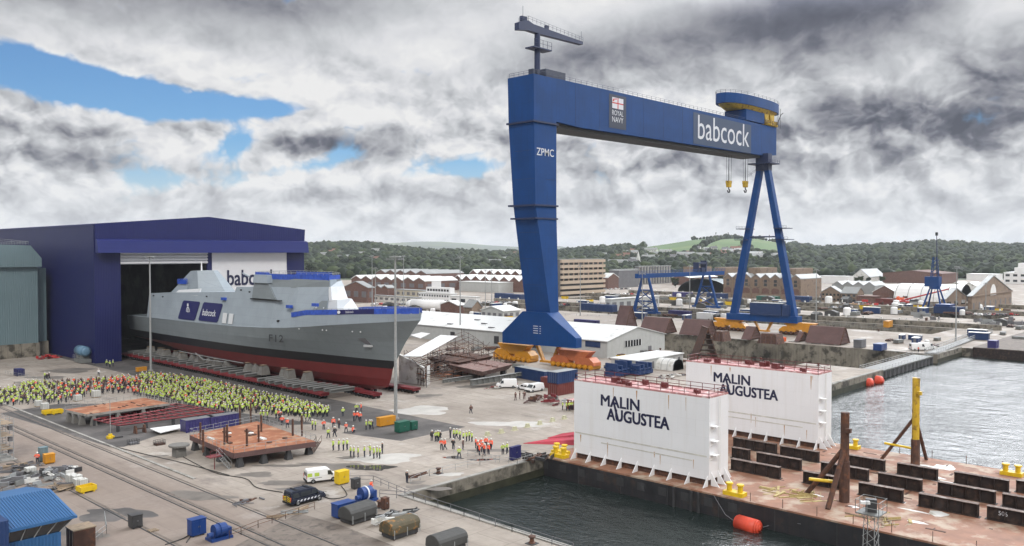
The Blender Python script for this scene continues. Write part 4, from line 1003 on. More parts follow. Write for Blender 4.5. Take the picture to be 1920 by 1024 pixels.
# floodlight masts
def mast(px,py,pt,lab,r=.32,small=False):
    p=at(px,py); h=top(px,pt,p); t=T('floodlight_mast',lab,'light mast',p,'floodlight masts across the yard')
    m=MB(); m.cyl(p,p+Vector((0,0,h)),r,r*.45,10); m.build('pole','galv',t)
    m=MB(); m.cyl(p,p+Vector((0,0,.25)),r*2,r*1.8,10); m.build('base_plate','concrete',t)
    m=MB(); m.cyl(p+Vector((0,0,h-.3)),p+Vector((0,0,h)),r*3.2,r*3.2,10)
    m.build('head_ring','galv',t)
    for k in range(4):
        a=k*math.pi/2+.5; m=MB(); m.cbox((p.x+r*4*math.cos(a),p.y+r*4*math.sin(a),h-.9),(.7,.5,.35),0,a); m.build('floodlight','steel',t)
for a in ((742,785,480,'tallest light mast, standing in front of the ship bow',.42),(283,695,480,'light mast in front of the dark hall doorway',.38),(863,640,480,'light mast behind the long white shed'),(698,596,479,'left one of the slim masts beyond the foredeck'),(704,585,502,'short mast right beside the left slim mast'),(757,583,479,'slim mast beyond the bow banner'),(910,582,506,'left mast of the pair before the sawtooth roofs'),(922,575,506,'right mast of the pair before the sawtooth roofs'),
          (1204,618,512,'light mast beside the white gable and the small gantry crane'),(1088,592,497,'light mast in front of the beige office block'),(1293,582,498,'light mast between the legs of the small gantry crane'),(1530,604,505,'light mast right of the splayed crane leg'),(1792,640,500,'thin mast among the far docks'),(1848,588,530,'mast before the stone gable with the arched window')):
    mast(*a)
p=at(207,822); t=T('lighting_pole','slim pole on a yellow weighted base beside the steel frames','light pole',p)
m=MB(); m.cyl(p,p+Vector((0,0,7.6)),.07,.05,6); m.build('pole','galv',t); m=MB(); m.cbox(p,(1.2,1.2,.5)); m.box(p.x-.3,p.x+.3,p.y-.3,p.y+.3,.5,.9); m.build('base','yellow',t)
m=MB(); m.cbox(p+Vector((1.2,-.6,0)),(1.8,.5,.25)); m.build('ballast','dark_steel',t)
# long white shed, its small neighbour
t=T('long_shed','long low white shed running behind the crane foot, gable with a window strip','shed',(233,173,0))
m=MB(); m.box(233,269,173,296,0,6.0); m.prism([(233,173,6),(269,173,6),(251,173,9.8)],(0,.3,0)); w_=m.build('wall','wall_pale',t)
m=MB(); m.prism([(232.4,172.6,5.95),(251,172.6,9.85),(269.6,172.6,5.95),(269.6,172.6,5.75),(251,172.6,9.6),(232.4,172.6,5.75)],(0,124,0)); rf=m.build('roof','roof_white',t)
for i in range(7):
    m=MB(); x=236+ (i%3)*4; y=208+i*8; z=5.95+(x-232.4)*.2095; m.cbox((x,y,z+.0),(1.2,2.6,.3)); m.build('rooflight','slate',rf)
m=MB(); m.box(243,253.5,172.85,173.05,3.0,5.2); m.build('window','glass',t)
for k in range(7):
    m=MB(); m.box(243+k*1.7,243.25+k*1.7,172.8,172.86,3,5.2); m.build('mullion','white',t)
m=MB(); m.box(232.85,233.0,176,182.5,3.4,5.4); m.build('window','cont_blue',t)
m=MB(); m.box(258,260,172.85,173,0,2.2); m.build('door','slate',t)
for y in (205,225,250): 
    m=MB(); m.box(232.85,233,y,y+2.5,1,4); m.build('door','dark_steel',t)
t=T('flat_roof_store','low pale flat-roofed store in front of the white gable','store',at(1190,690))
c=at(1175,696); m=MB(); m.box(c.x,c.x+26,c.y-4,c.y+6,0,3.4); m.build('wall','wall_pale',t); m=MB(); m.box(c.x-.3,c.x+26.3,c.y-4.3,c.y+6.3,3.4,3.7); m.build('roof','roof_white',t)
for k in range(8): m=MB(); m.box(c.x+2+k*3,c.x+3+k*3,c.y-4.1,c.y-4,0.4,2.6); m.build('door','slate',t)
# marquee and blue machinery beside it
t=T('white_tent','small white rounded tent by the blue machinery','tent',at(1272,690)); c=at(1272,694)
m=MB(); n=8; m.prism([(c.x-3+6*(.5-.5*math.cos(math.pi*k/n)),c.y,3.4*math.sin(math.pi*k/n)**.6) for k in range(n+1)],(0,9,0)); m.build('canopy','white_dirty',t)
for k in range(5): m=MB(); m.prism([(c.x-3.05+6.1*(.5-.5*math.cos(math.pi*q/n)),c.y+k*2.2,3.45*math.sin(math.pi*q/n)**.6) for q in range(n+1)],(0,.15,0)); m.build('hoop','galv',t)
def blue_machine(px,py,w,h,lab,name='pipe_machine',mt='bright_blue'):
    c=at(px,py); t=T(name,lab,'machine',c); rnd=random.Random(px)
    m=MB(); m.box(c.x-w/2,c.x+w/2,c.y-2,c.y+2,.3,h*.35); m.build('skid',mt,t)
    m=MB()
    for k in range(5): y=c.y-1.8+k*.9; z=h*(.5+.1*k%3); m.cyl((c.x-w/2+rnd.uniform(0,1),y,h*.45+.2*k),(c.x+w/2-rnd.uniform(0,1),y,h*.45+.2*k),.28,.28,8)
    m.build('pipe',mt,t)
    for k in range(4): m=MB(); x=c.x-w/2+1+k*(w-2)/3; m.box(x-.3,x+.3,c.y-2.1,c.y+2.1,.3,h*rnd.uniform(.7,1)); m.build('frame',mt,t)
blue_machine(1160,705,9,4.5,'blue pipework machine left part, before the long white shed',mt='cont_blue'); blue_machine(1200,702,8,4.2,'blue pipework machine right part, before the flat-roofed store',mt='cont_blue')
c=at(1232,690); t=T('yellow_plant','small yellow plant between blue machinery and white tent','plant',c); m=MB(); m.cbox(c,(4,2,1.6)); m.cbox(c+Vector((0,0,1.6)),(1.8,1.6,1.2)); m.build('body','yellow',t); m=MB(); m.cyl(c+Vector((-1.2,-1.1,.4)),c+Vector((-1.2,1.1,.4)),.5,.5,10); m.cyl(c+Vector((1.2,-1.1,.4)),c+Vector((1.2,1.1,.4)),.5,.5,10); m.build('wheel','tyre',t)
# containers
def container(px,py,L_,w,h,mt,lab,rz=R(90),p=None,z=0,cat='container',roof=None,group=None):
    p=Vector(p) if p else at(px,py,z); t=T('container',lab,cat,p,group); t.rotation_euler=(0,0,rz); q=p
    m=MB(); m.box(q.x-L_/2+.08,q.x+L_/2-.08,q.y-w/2+.08,q.y+w/2-.08,z+.12,z+h-.1)
    nr=max(4,int(L_/.6))
    for k in range(nr):
        x=q.x-L_/2+.2+k*(L_-.4)/(nr-1); m.box(x-.12,x+.12,q.y-w/2+.02,q.y-w/2+.08,z+.25,z+h-.2); m.box(x-.12,x+.12,q.y+w/2-.08,q.y+w/2-.02,z+.25,z+h-.2)
    m.build('body',mt,t)
    m=MB()
    for sx in (-1,1):
        for sy in (-1,1): m.cbox((q.x+sx*(L_/2-.08),q.y+sy*(w/2-.08),z),(.16,.16,h))
        m.box(q.x-L_/2+.17,q.x+L_/2-.17,q.y+sx*(w/2-.06)-.06,q.y+sx*(w/2-.06)+.06,z+h-.14,z+h-.003); m.box(q.x-L_/2+.17,q.x+L_/2-.17,q.y+sx*(w/2-.06)-.06,q.y+sx*(w/2-.06)+.06,z+.02,z+.16)
    m.build('frame',mt,t)
    m=MB(); m.box(q.x-L_/2+.1,q.x+L_/2-.1,q.y-w/2+.1,q.y+w/2-.1,z+h-.09,z+h+.02); m.build('roof',roof or mt,t)
    m=MB(); 
    for k in (-.7,-.25,.25,.7): m.cyl((q.x-L_/2-.03,q.y+k*w*.45,z+.2),(q.x-L_/2-.03,q.y+k*w*.45,z+h-.2),.03,.03,4)
    m.build('door_bar','steel',t)
    return t
container(1000,712,14,3,3.2,'cont_blue','long blue container under the crane foot, pale roof',R(80),roof='roof_grey')
container(0,0,8,3.2,3.0,'cont_maroon','maroon container below the blue one beside the barge casing',0,p=at(1055,738)+Vector((0,0,0)))
c=at(1055,738); container(0,0,8.2,3.4,3.0,'cont_blue','blue container with white signs stacked on a maroon container',0,p=(c.x,c.y,3.05),z=3.05,roof='roof_grey')
container(1035,727,6,2.6,2.8,'cont_maroon','maroon container left of the stacked pair',R(90))
container(372,806,6.5,2.6,2.5,'cont_purple','navy container with a pale roof, the nearer of two beside the orange deck',R(0),roof='slate')
container(418,799,6.5,2.6,2.5,'cont_purple','navy container with a pale roof, the farther of two beside the steel lattice',R(0),roof='slate')
container(1084,768,5,2.4,2.2,'cont_maroon','small red-brown container by the corner of the near casing',R(90),roof='deck_pink')
container(1100,611,14,3,3,'cont_purple','purple container beyond the long white shed roof',R(90))
container(1275,592,14,3,2.9,'cont_purple','purple container under the small gantry crane',R(90))
container(1322,598,9,3,3.4,'white','left of two white rounded tanks at the crane leg',R(90)); container(1352,600,9,3,3.4,'white','right of two white rounded tanks at the crane leg',R(90))
container(36,704,3.4,2,2.0,'banner_navy','small navy cabin on the concrete beside the hall',R(90))
for i,(px,py,mt,l) in enumerate(((1110,582,'cont_blue','blue container in the row before the beige block, left'),(1133,584,'cont_blue','blue container in the row before the beige block, right'),(1280,558,'cont_purple','purple container in the car park beyond the gantry crane'),(1630,570,'cont_maroon','dark red container left in the far row of red goods'),(1655,571,'cont_maroon','dark red container right in the far row of red goods'),(1560,561,'cont_blue','blue container by the stone warehouse, right'),(1500,566,'cont_blue','blue container between the crane legs, far side'),(1345,560,'cont_blue','blue container behind the left leg of the far crane foot'),(1440,566,'green','green container between the far crane legs'),(945,560,'cont_blue','blue container before the sawtooth sheds left of the crane leg'),(965,562,'cont_blue','blue container touching the crane leg from the left'),(1780,588,'cont_blue','blue container at the foot of the slewing crane'))):
    container(px,py,16,5,4.2,mt,l,R(90))
# building sections: brown triangular prisms on the far dock side
def prism_sec(pl,pr,pb,pt,lab,dpt=9,end='rust_dark'):
    A=at(pl,pb); B=at(pr,pb); x=(A.x+B.x)/2; y0,y1=min(A.y,B.y),max(A.y,B.y); h=top((pl+pr)/2,pt,Vector((x+dpt/2,(y0+y1)/2,0)))
    t=T('hull_section',lab,'steel section',(x,(y0+y1)/2,0),'brown primed steel sections beside the dock')
    m=MB(); m.prism([(x,y0+.3,.3),(x+dpt,y0+.3,.3),(x+dpt*.55,y0+.3,h),(x+dpt*.45,y0+.3,h)],(0,y1-y0-.3,0)); m.build('shell','primer_brown',t)
    m=MB()
    for k in range(4): z=.6+k*h*.2; w=dpt*(1-z/h)*.46; m.box(x+dpt*.5-w,x+dpt*.5+w,y0,y0+.3,z,z+.25)
    m.prism([(x,y0-.1,.3),(x+.4,y0-.1,.3),(x+dpt*.5,y0-.1,h),(x+dpt*.45,y0-.1,h)],(0,.35,0)); m.prism([(x+dpt-.4,y0-.1,.3),(x+dpt,y0-.1,.3),(x+dpt*.55,y0-.1,h),(x+dpt*.5,y0-.1,h)],(0,.35,0)); m.build('end_frame',end,t)
    m=MB()
    for k in range(3): y=y0+2+k*max(1,(y1-y0-4)/2); m.box(x-.3,x+dpt+.3,y-.4,y+.4,0,.3)
    m.each('stool','concrete',t)
for a in ((1144,1180,618,573,'pointed brown section left of all, behind the white gable'),(1182,1262,625,595,'rounded pink-brown section next to the pointed one'),(1258,1338,630,599,'long sloping brown section left of the splayed crane leg'),(1496,1588,646,612,'long brown section right of the splayed crane leg'),(1385,1412,638,612,'small upturned brown section below the blue sill beam'),(1487,1500,642,622,'ridged grey-brown section touching the right long one')):
    prism_sec(*a,dpt=10)
for px,py,lab,w in ((1352,640,'dark brown box section left below the crane sill',6),(1445,645,'dark round-ended section in the middle below the crane sill',9)):
    c=at(px,py); t=T('hull_section',lab,'steel section',c); m=MB(); m.hexa([(c.x-3,c.y-w/2,.3),(c.x+3,c.y-w/2,.3),(c.x+3,c.y+w/2,.3),(c.x-3,c.y+w/2,.3)],[(c.x-2,c.y-w/2+1.5,4.2),(c.x+3,c.y-w/2+1,4.2),(c.x+3,c.y+w/2-1,4.2),(c.x-2,c.y+w/2-1.5,4.2)]); m.build('shell','rust_dark',t)
    for k in range(4): m=MB(); m.box(c.x-3.2,c.x-2.9,c.y-w/2+.5+k*w/4,c.y-w/2+.8+k*w/4,.3,3.4); m.build('rib','primer_brown',t)
# large open A-shaped end rising behind the far casing
c=at(1326,690); t=T('bow_section','tall dark A-shaped open steel section behind the far casing','steel section',(c.x,c.y,0)); d_=depth(c); s_=d_/F
h=top(1326,615,c)
m=MB(); bl=Vector((rtx,rty,0)); P0=c-bl*25*s_*1.05; P1=c+bl*27*s_; tp=c+bl*2*s_+Vector((0,0,h)); bk=Vector((fwx,fwy,0))*9
m.prism([P0,P0+bl*.5,tp+bl*.3,tp],bk); m.prism([P1-bl*.5,P1,tp,tp-bl*.3],bk); m.build('shell','rust_dark',t)
for k in range(7):
    f=.06+k*.13; m=MB(); a=P0.lerp(tp,f); b=P1.lerp(tp,f); m.cyl(a,b,.28,.28,5); m.build('cross_beam','girder',t)
m=MB(); m.tube([P0-bl*1,P1+bl*5],.6,6); m.build('foot_beam','girder',t)
# dock gate
t=T('dock_gate','dark grey steel caisson gate closing the dry dock','dock gate',(295,95,WZ))
m=MB(); m.box(268.5,321.5,94.5,100.5,-9,-.9); m.build('hull','dark_steel',t)
m=MB()
for k in range(14): m.box(270+k*3.9,270.3+k*3.9,94.1,94.5,-3.6,-1.0)
m.build('rib','slate',t)
m=MB(); m.box(268.5,321.5,94.2,100.8,-.9,-.5); m.build('walkway','beam_grey',t)
m=MB(); m.rail([(268.6,94.4,-.5),(321.4,94.4,-.5)],1.2,3,.06); m.rail([(268.6,100.4,-.5),(321.4,100.4,-.5)],1.2,3,.06); m.build('handrail','galv',t)
# pontoon/jetty to the right
t=T('finger_jetty','low jetty with a dark steel side at the right edge','jetty',(380,60,0)); m=MB(); m.box(351,470,52,89,-8,.35); m.each('side','girder',t); m=MB(); m.box(351,470,52,89,.35,.6); m.build('deck','brown_boards',t)
# dock edge furniture: capstans, bollards along docks
def bollard():
    t=T('mooring_bollard','dark iron mooring bollard','bollard'); m=MB(); m.lathe((0,0,0),[(.45,0),(.45,.15),(.3,.25),(.28,.7),(.5,.85),(.42,1.0)],10); m.build('post','rust_dark',t); m=MB(); m.cbox((0,0,0),(1.3,1.3,.06)); m.build('plate','dark_steel',t); return t
clone_at(bollard,[(at(822,888),0,'iron bollard on the quay beside the rope pile, near the lone worker'),(at(712,951),0,'small iron bollard by the covered machine'),(at(1092,1000) if False else Vector((78.5,70,0)),0,'iron bollard at the quay edge behind the guard rail')]+[(Vector((397,140+k*22,0)),0,'iron bollard on the coping of the far dry dock') for k in range(12)]+[(Vector((264.5,112+k*20,0)),0,'iron bollard on the near coping of the gated dock') for k in range(4)],'iron bollards on the quays')
# vehicles
def vehicle(name,L_,W_,H_,body,lab,cat,van=True,pick=False,group=None,detail=True,belt=.52):
    t=T(name,lab,cat,group=group); w=W_/2
    # front towards +x
    f=L_/2; b=-L_/2
    m=MB(); low=[(b+.05,.35),(b,.6),(b,H_*belt),(f-.25,H_*belt*.98),(f-.05,H_*belt*.72),(f,.55),(f-.05,.32)]
    m.prism([(x,-w,z) for x,z in low],(0,W_,0))
    if van: cab=[(b+.02,H_*belt),(b+.12,H_-.08),(b+.3,H_),(f-L_*.36,H_-.02),(f-L_*.29,H_-.15),(f-L_*.14,H_*belt+.03)]
    else: cab=[(b+L_*.06,H_*belt),(b+L_*.2,H_-.04),(f-L_*.42,H_),(f-L_*.26,H_*belt+.02)]
    n=len(cab); a=[(x,-w+.02+(z-H_*belt)*.16,z) for x,z in cab]; c_=[(x,w-.02-(z-H_*belt)*.16,z) for x,z in cab]
    m.add(a+c_,[tuple(range(n-1,-1,-1)),tuple(range(n,2*n))]+[(i,(i+1)%n,(i+1)%n+n,i+n) for i in range(n)])
    bo=m.build('body',body,t)
    if detail: mo=bo.modifiers.new('bevel','BEVEL'); mo.width=.05; mo.segments=2; mo.limit_method='ANGLE'
    zb,zt=H_*belt+.08,H_-.28
    ins=lambda z: w-.02-(z-H_*belt)*.16+.012
    wins=[(f-L_*.36,f-L_*.22)] if van else [(b+L_*.22,b+L_*.42),(b+L_*.45,f-L_*.32)]
    if body=='van_navy': wins=[(b+.3,b+1.3),(b+1.45,f-L_*.42),(f-L_*.40,f-L_*.22)]
    for x0,x1 in wins:
        for sg in (-1,1):
            m=MB(); m.prism([(x0,sg*ins(zb),zb),(x1+.12,sg*ins(zb),zb),(x1-.22,sg*ins(zt),zt),(x0,sg*ins(zt),zt)],(0,sg*.015,0)); m.build('side_window','glass',t)
    m=MB(); x0,z0=(f-L_*.14,H_*belt+.03) if van else (f-L_*.26,H_*belt+.02); x1,z1=(f-L_*.29,H_-.15) if van else (f-L_*.42,H_)
    dx,dz=.04,.03
    P=lambda q: (x0+(x1-x0)*q+dx,z0+(z1-z0)*q+dz); (xa,za),(xb,zb_)=P(.08),P(.92)
    m.add([(xa,-w+.18,za),(xa,w-.18,za),(xb,w-.26,zb_),(xb,-w+.26,zb_)],[(0,1,2,3)]); m.build('windscreen','glass',t)
    m=MB(); m.box(b-.02,b+.02,-w+.25,w-.25,H_*belt+.1,H_-.35); m.build('rear_window','glass',t)
    for x in (b+L_*.19,f-L_*.19):
        for sg in (-1,1):
            m=MB(); m.cyl((x,sg*(w-.2),.33),(x,sg*(w+.02),.33),.33,.33,14); wl_=m.build('wheel','tyre',t)
            if detail: m=MB(); m.cyl((x,sg*(w-.0),.33),(x,sg*(w+.035),.33),.19,.17,10); m.build('rim','steel',wl_)
    for sg in (-1,1):
        m=MB(); m.cbox((f-.09,sg*(w-.3),.66),(.16,.36,.2)); m.build('headlight','white',t)
        m=MB(); m.cbox((b+.0,sg*(w-.12),.75),(.06,.16,.5)); m.build('tail_light','red',t)
    m=MB(); m.cbox((f-.02,0,.33),(.16,W_*.96,.25)); m.cbox((b+.0,0,.33),(.16,W_*.96,.25)); m.build('bumper','black',t)
    if detail:
        for sg in (-1,1): m=MB(); m.cbox((f-L_*.24,sg*(w+.1),H_*belt+.02),(.14,.2,.2)); m.build('mirror','black',t)
    return t
VS=1.14
def place(t,pa,pb):
    t.scale=(VS,VS,VS)
    return place_(t,pa,pb)
def place_(t,pa,pb):   # pa rear wheel, pb front wheel pixels (ground)
    A=at(*pa); B=at(*pb); d=B-A; t.location=(A+B)/2; t.rotation_euler=(0,0,math.atan2(d.y,d.x)); return t
v=vehicle('white_van',4.6,1.85,1.9,'van_white','white van with yellow-green rear graphics beside the yellow box','van'); place(v,(588,907),(626,902))
v.location=at(603,902)
for sg in (-1,1):
    m=MB(); 
    for x in (-1.9,-.9): m.box(x-.33,x+.33,sg*.93-.006,sg*.93+.006,1.0,1.5)
    for q in ():pass
    o=m.build('graphics','hivis_yellow',None); o.parent=v
    m=MB(); m.box(-1.9,-.2,sg*.935-.006,sg*.935+.006,.75,.82); o=m.build('stripe','slate',None); o.parent=v
v=vehicle('dark_van',5.2,1.95,1.95,'van_navy','navy minibus van with chequered sill and striped rear doors','van'); place(v,(553,950),(603,937)); v.location=at(571,941)
for sg in (-1,1):
    for k in range(7): m=MB(); x=-1.8+k*.52; m.prism([(x,sg*.985,.52),(x+.25,sg*.985,.52),(x+.4,sg*.985,.74),(x+.15,sg*.985,.74)],(0,sg*.01,0)); o=m.build('sill_check','lettering_white',None); o.parent=v
m=MB()
for k in range(4):
    for sg in (-1,1): m.prism([(-2.63,sg*.1,.55+k*.22),(-2.63,sg*.85,.40+k*.22),(-2.63,sg*.85,.5+k*.22),(-2.63,sg*.1,.65+k*.22)],(-.01,0,0))
o=m.build('chevrons','yellow',None); o.parent=v
m=MB()
for x in (-1.6,.2): m.box(x-.04,x+.04,-.8,.8,1.96,2.03)
m.box(-2.2,.6,-.75,-.7,2.03,2.07); m.box(-2.2,.6,.7,.75,2.03,2.07); o=m.build('roof_rack','black',None); o.parent=v
v=vehicle('white_van',5.0,1.95,2.1,'van_white','white panel van parked left, under the steelwork staging','van'); place(v,(965,730),(938,730)); v.location=at(950,727)
v=vehicle('white_van',4.7,1.95,1.9,'van_white','white van parked right, beside the red frames','van'); place(v,(1012,734),(988,738)); v.location=at(1002,734)
v=vehicle('white_car',4.3,1.8,1.5,'van_white','white car half hidden behind the right white van','car',van=False); place(v,(990,736),(978,734)); v.location=at(985,731)
v=vehicle('white_van',5.4,2.0,2.4,'van_white','white van on the far quay, left','van'); place(v,(1718,656),(1732,656)); v.location=at(1722,657)
v=vehicle('white_van',5.4,2.0,2.4,'van_white','white van on the far quay, right','van'); place(v,(1735,656),(1755,656)); v.location=at(1738,656)
for i,(px,py) in enumerate(((1815,583),(1836,585),(1848,586))):
    v=vehicle('white_van',6,2.2,2.8,'van_white',['white van before the stone gable, leftmost','white van before the stone gable, middle','white van before the stone gable, rightmost'][i],'van',detail=False); v.location=at(px,py); v.rotation_euler=(0,0,R(50))
# parked cars in the far car parks
protos=[vehicle('parked_car',4.3,1.8,1.5,c_,'parked car','car',van=False,detail=False) for c_ in ('van_white','steel','van_navy','red','slate')]
rnd=random.Random(11); used=[0]*5
rows=[(1135,1182,543,'before the striped grey block'),(1185,1250,549,'in the car park beside the striped grey block'),(1140,1235,553,'in the front row of the far car park'),(1255,1330,556,'beyond the small gantry crane'),(860,965,569,'beside the blue containers left of the crane leg'),(1045,1130,574,'under the beige office block'),(700,800,572,'behind the foredeck of the ship'),(1560,1700,578,'along the far docks'),(1830,1915,592,'by the stone buildings at the far right')]
colr=['white','silver grey','dark blue','red','dark grey']
for a,b,py,wh in rows:
    px=a
    while px<b:
        k=rnd.choices(range(5),(5,3,2,1,2))[0]; o=protos[k] if not used[k] else cp(protos[k]); used[k]=1
        o.location=at(px,py+rnd.uniform(-.6,.6)); o.rotation_euler=(0,0,R(rnd.choice((0,180,90)))+rnd.uniform(-.1,.1)); o['label']='%s car parked %s'%(colr[k],wh); o['group']='cars parked %s'%wh
        px+=rnd.uniform(5,11)
# ---- foreground machines
def tarp_machine(px,py,L_,W_,H_,mt,lab,rz):
    c=at(px,py); t=T('covered_winch',lab,'covered machine',c); t.rotation_euler=(0,0,rz)
    m=MB(); n=10; pr_=[(-W_/2,.7)]+[(-W_/2+W_*(.5-.5*math.cos(math.pi*k/n)),.9+(H_-.9)*math.sin(math.pi*k/n)**.55) for k in range(n+1)]+[(W_/2,.7)]
    m.prism([(c.x-L_/2,c.y+y,z) for y,z in pr_],(L_,0,0)); o=m.build('cover',mt,t)
    for v in o.data.vertices:
        v.co.z+=.05*math.sin(v.co.x*2.1+v.co.y*3); 
    mo=o.modifiers.new('b','BEVEL'); mo.width=.12; mo.segments=3; mo.limit_method='ANGLE'
    m=MB(); m.box(c.x-L_/2+.3,c.x+L_/2-.3,c.y-W_/2+.25,c.y+W_/2-.25,.15,.85); m.build('bed','dark_steel',t)
    for k in (-1,1):
        for j in (-1,1): m=MB(); m.cbox((c.x+k*L_*.38,c.y+j*W_*.36,0),(.25,.25,.8)); m.build('leg','rust_dark',t)
    m=MB(); 
    for k in range(3): m.cyl((c.x-L_/2+.2+k*L_*.45,c.y-W_/2-.1,.3),(c.x-L_/2+.2+k*L_*.45,c.y-W_/2-.1,1.4),.05,.05,5)
    m.build('guard_post','galv',t)
tarp_machine(671,976,4.6,3.0,2.4,'tarp','grey-green covered winch, leftmost of three, next to the blue cabinet',R(2))
tarp_machine(750,1003,4.7,2.9,2.3,'tarp_moss','covered winch with a rusty orange stain on its top',R(0))
tarp_machine(838,1031,4.6,2.9,2.3,'tarp','plain grey covered winch at the bottom edge',R(-4))
def blue_winch(px,py,s_,lab,rz=0):
    c=at(px,py); t=T('blue_winch',lab,'winch',c); t.rotation_euler=(0,0,rz); 
    m=MB(); m.cbox(c,(3.4*s_,2.2*s_,.4*s_)); m.build('bed','bright_blue',t)
    m=MB(); m.cyl(c+Vector((-.9*s_,0,1.3*s_)),c+Vector((1.0*s_,0,1.3*s_)),1.0*s_,1.0*s_,20); m.build('drum_guard','bright_blue',t)
    m=MB(); m.cyl(c+Vector((-.1*s_,0,1.3*s_)),c+Vector((.1*s_,0,1.3*s_)),1.12*s_,1.12*s_,20); m.build('drum_flange','lettering_white' if s_>.9 else 'bright_blue',t)
    m=MB(); m.cbox(c+Vector((1.3*s_,0,.4*s_)),(.7*s_,1.6*s_,1.2*s_)); m.cyl(c+Vector((-1.2*s_,-.4*s_,1.0*s_)),c+Vector((-2.0*s_,-.4*s_,1.0*s_)),.4*s_,.4*s_,12); m.each('motor','bright_blue',t)
    return t
blue_winch(411,1010,.85,'blue rope winch beside the tall blue cabinet')
blue_winch(685,940,.95,'blue winch with a white flange and grey hood behind the covered winches')
def cabinet(px,py,w,d,h,mt,lab,name='control_cabinet',rz=0,cat='cabinet',legs=.15):
    c=at(px,py); t=T(name,lab,cat,c); t.rotation_euler=(0,0,rz)
    m=MB(); m.cbox(c+Vector((0,0,legs)),(w,d,h)); o=m.build('body',mt,t); mo=o.modifiers.new('b','BEVEL'); mo.width=.04; mo.segments=2
    m=MB(); m.cbox(c+Vector((0,0,legs+h)),(w*1.06,d*1.06,.08)); m.build('lid',mt,t)
    for sx in (-1,1): m=MB(); m.cbox(c+Vector((sx*w*.24,-d/2-.02,legs+.1*h)),(w*.44,.04,h*.8)); dd=m.build('door',mt,t); q=MB(); q.cbox(c+Vector((sx*w*.05,-d/2-.07,legs+.5*h)),(.05,.06,.2)); q.build('handle','steel',dd)
    for sx in (-1,1): m=MB(); m.cbox(c+Vector((sx*w*.35,0,0)),(.15,d*.9,legs)); m.build('foot','dark_steel',t)
    return t
cabinet(369,1003,2.0,1.3,2.0,'bright_blue','tall blue cabinet at the rails beside the rope winch')
cabinet(643,968,2.8,1.6,1.8,'bright_blue','long blue cabinet tucked against the leftmost covered winch')
cabinet(254,989,1.4,1.4,1.6,'dark_steel','near-black square bin alone on the apron','scrap_bin',cat='bin')
cabinet(722,955,.9,.9,1.5,'rust_dark','brown drum-like bin by the quay rail','drum_bin',cat='bin'); cabinet(667,916,1.2,1.0,1.4,'dark_steel','dark box behind the yellow box','junction_box')
cabinet(724,798,4.0,1.4,1.7,'crane_yellow','long yellow cabinet beside the tallest mast','yellow_cabinet',rz=R(-3)); cabinet(754,810,2.8,1.6,2.0,'green','dark green cabinet at the foot of the tallest mast','green_cabinet'); cabinet(774,806,1.6,1.4,1.6,'green','small green cabinet right of the dark green one')
cabinet(641,907,2.0,1.3,1.9,'yellow','bright yellow box beside the white van','yellow_box')
cabinet(265,697,3,1.2,1.2,'crane_yellow','yellow cabinet on the launch road before the hall','yellow_cabinet')
cabinet(81,865,1.3,1.2,2.3,'grey_clad','grey-green cabinet next to the orange-clad worker by the rails'); cabinet(92,869,1.6,1.3,1.5,'crane_yellow','amber cabinet at the feet of the orange-clad worker','yellow_cabinet')
cabinet(966,862,2.4,.7,2.2,'banner_navy','navy notice cabinet at the quay by the crowd in orange')
cabinet(1862,655,4,3,3.2,'cont_purple','dark blue cabinet on the far quay beyond the gate'); cabinet(1650,657,6,3,2.4,'bright_blue','blue covered machine on the far dock side')
cabinet(1466,641,4,2,1.6,'orange','orange skip below the splayed crane leg','skip',cat='skip'); cabinet(1218,622,5,2,1.5,'crane_yellow','yellow beam box before the brown sections','skip',cat='skip')
cabinet(1665,614,6,2.4,3,'crane_yellow','yellow cabinet on the wall between the far docks'); cabinet(1612,652,5,3,3,'slate','dark cabin beside the right brown section')
# horizontal tank by hall
c=at(155,680); t=T('air_receiver_tank','pale blue horizontal tank on a grey frame against the hall wall','tank',c)
m=MB(); m.cyl(c+Vector((0,-3,3.9)),c+Vector((0,3,3.9)),1.7,1.7,20); m.cyl(c+Vector((0,3,3.9)),c+Vector((0,3.5,3.9)),1.7,1.0,20); m.cyl(c+Vector((0,-3.5,3.9)),c+Vector((0,-3,3.9)),1.0,1.7,20); m.build('vessel','sky_tank',t,True)
m=MB(); m.cbox(c+Vector((0,0,.2)),(3.2,6.6,1.2)); m.cbox(c+Vector((0,-2,1.4)),(2.6,.4,1.3)); m.cbox(c+Vector((0,2,1.4)),(2.6,.4,1.3)); m.build('frame','beam_grey',t)
m=MB(); m.rail([c+Vector((-1.8,-3.4,1.4)),c+Vector((-1.8,3.4,1.4))],1.2,1.5,.05); m.build('handrail','galv',t)
# heaps of small steel goods
def heap(px,py,rx,ry,n,mts,lab,name,h=.6,seed=0,cat='pile',stuffy=False,lmin=.6,lmax=2.4):
    c=at(px,py); rnd=random.Random(seed+px); t=T(name,lab,cat,c)
    k_=0
    for i in range(n):
        a=rnd.uniform(0,6.28); r=rnd.random()**.6; x=c.x+rx*r*math.cos(a); y=c.y+ry*r*math.sin(a); z=rnd.uniform(0,h)*(1.1-r)
        m=MB(); L_=rnd.uniform(lmin,lmax); w=rnd.uniform(.12,.5); hh=rnd.uniform(.1,.35)+(h*.35 if cat=='pile' and h>.9 else 0); q=rnd.choice((0,1.57,.4,-.6))
        kind=rnd.random()
        if kind<.4: m.cbox((x,y,z),(L_,w,hh),0,q)
        elif kind<.7: u=Vector((math.cos(q),math.sin(q),rnd.uniform(-.1,.15))); m.cyl(Vector((x,y,z+.15))-u*L_/2,Vector((x,y,z+.15))+u*L_/2,.07,.07,5)
        else:
            m.cbox((x,y,z),(L_,w*2,.06),0,q); m.cbox((x,y,z+.06),(L_,.06,.25),0,q)
        m.build('piece',rnd.choice(mts),t)
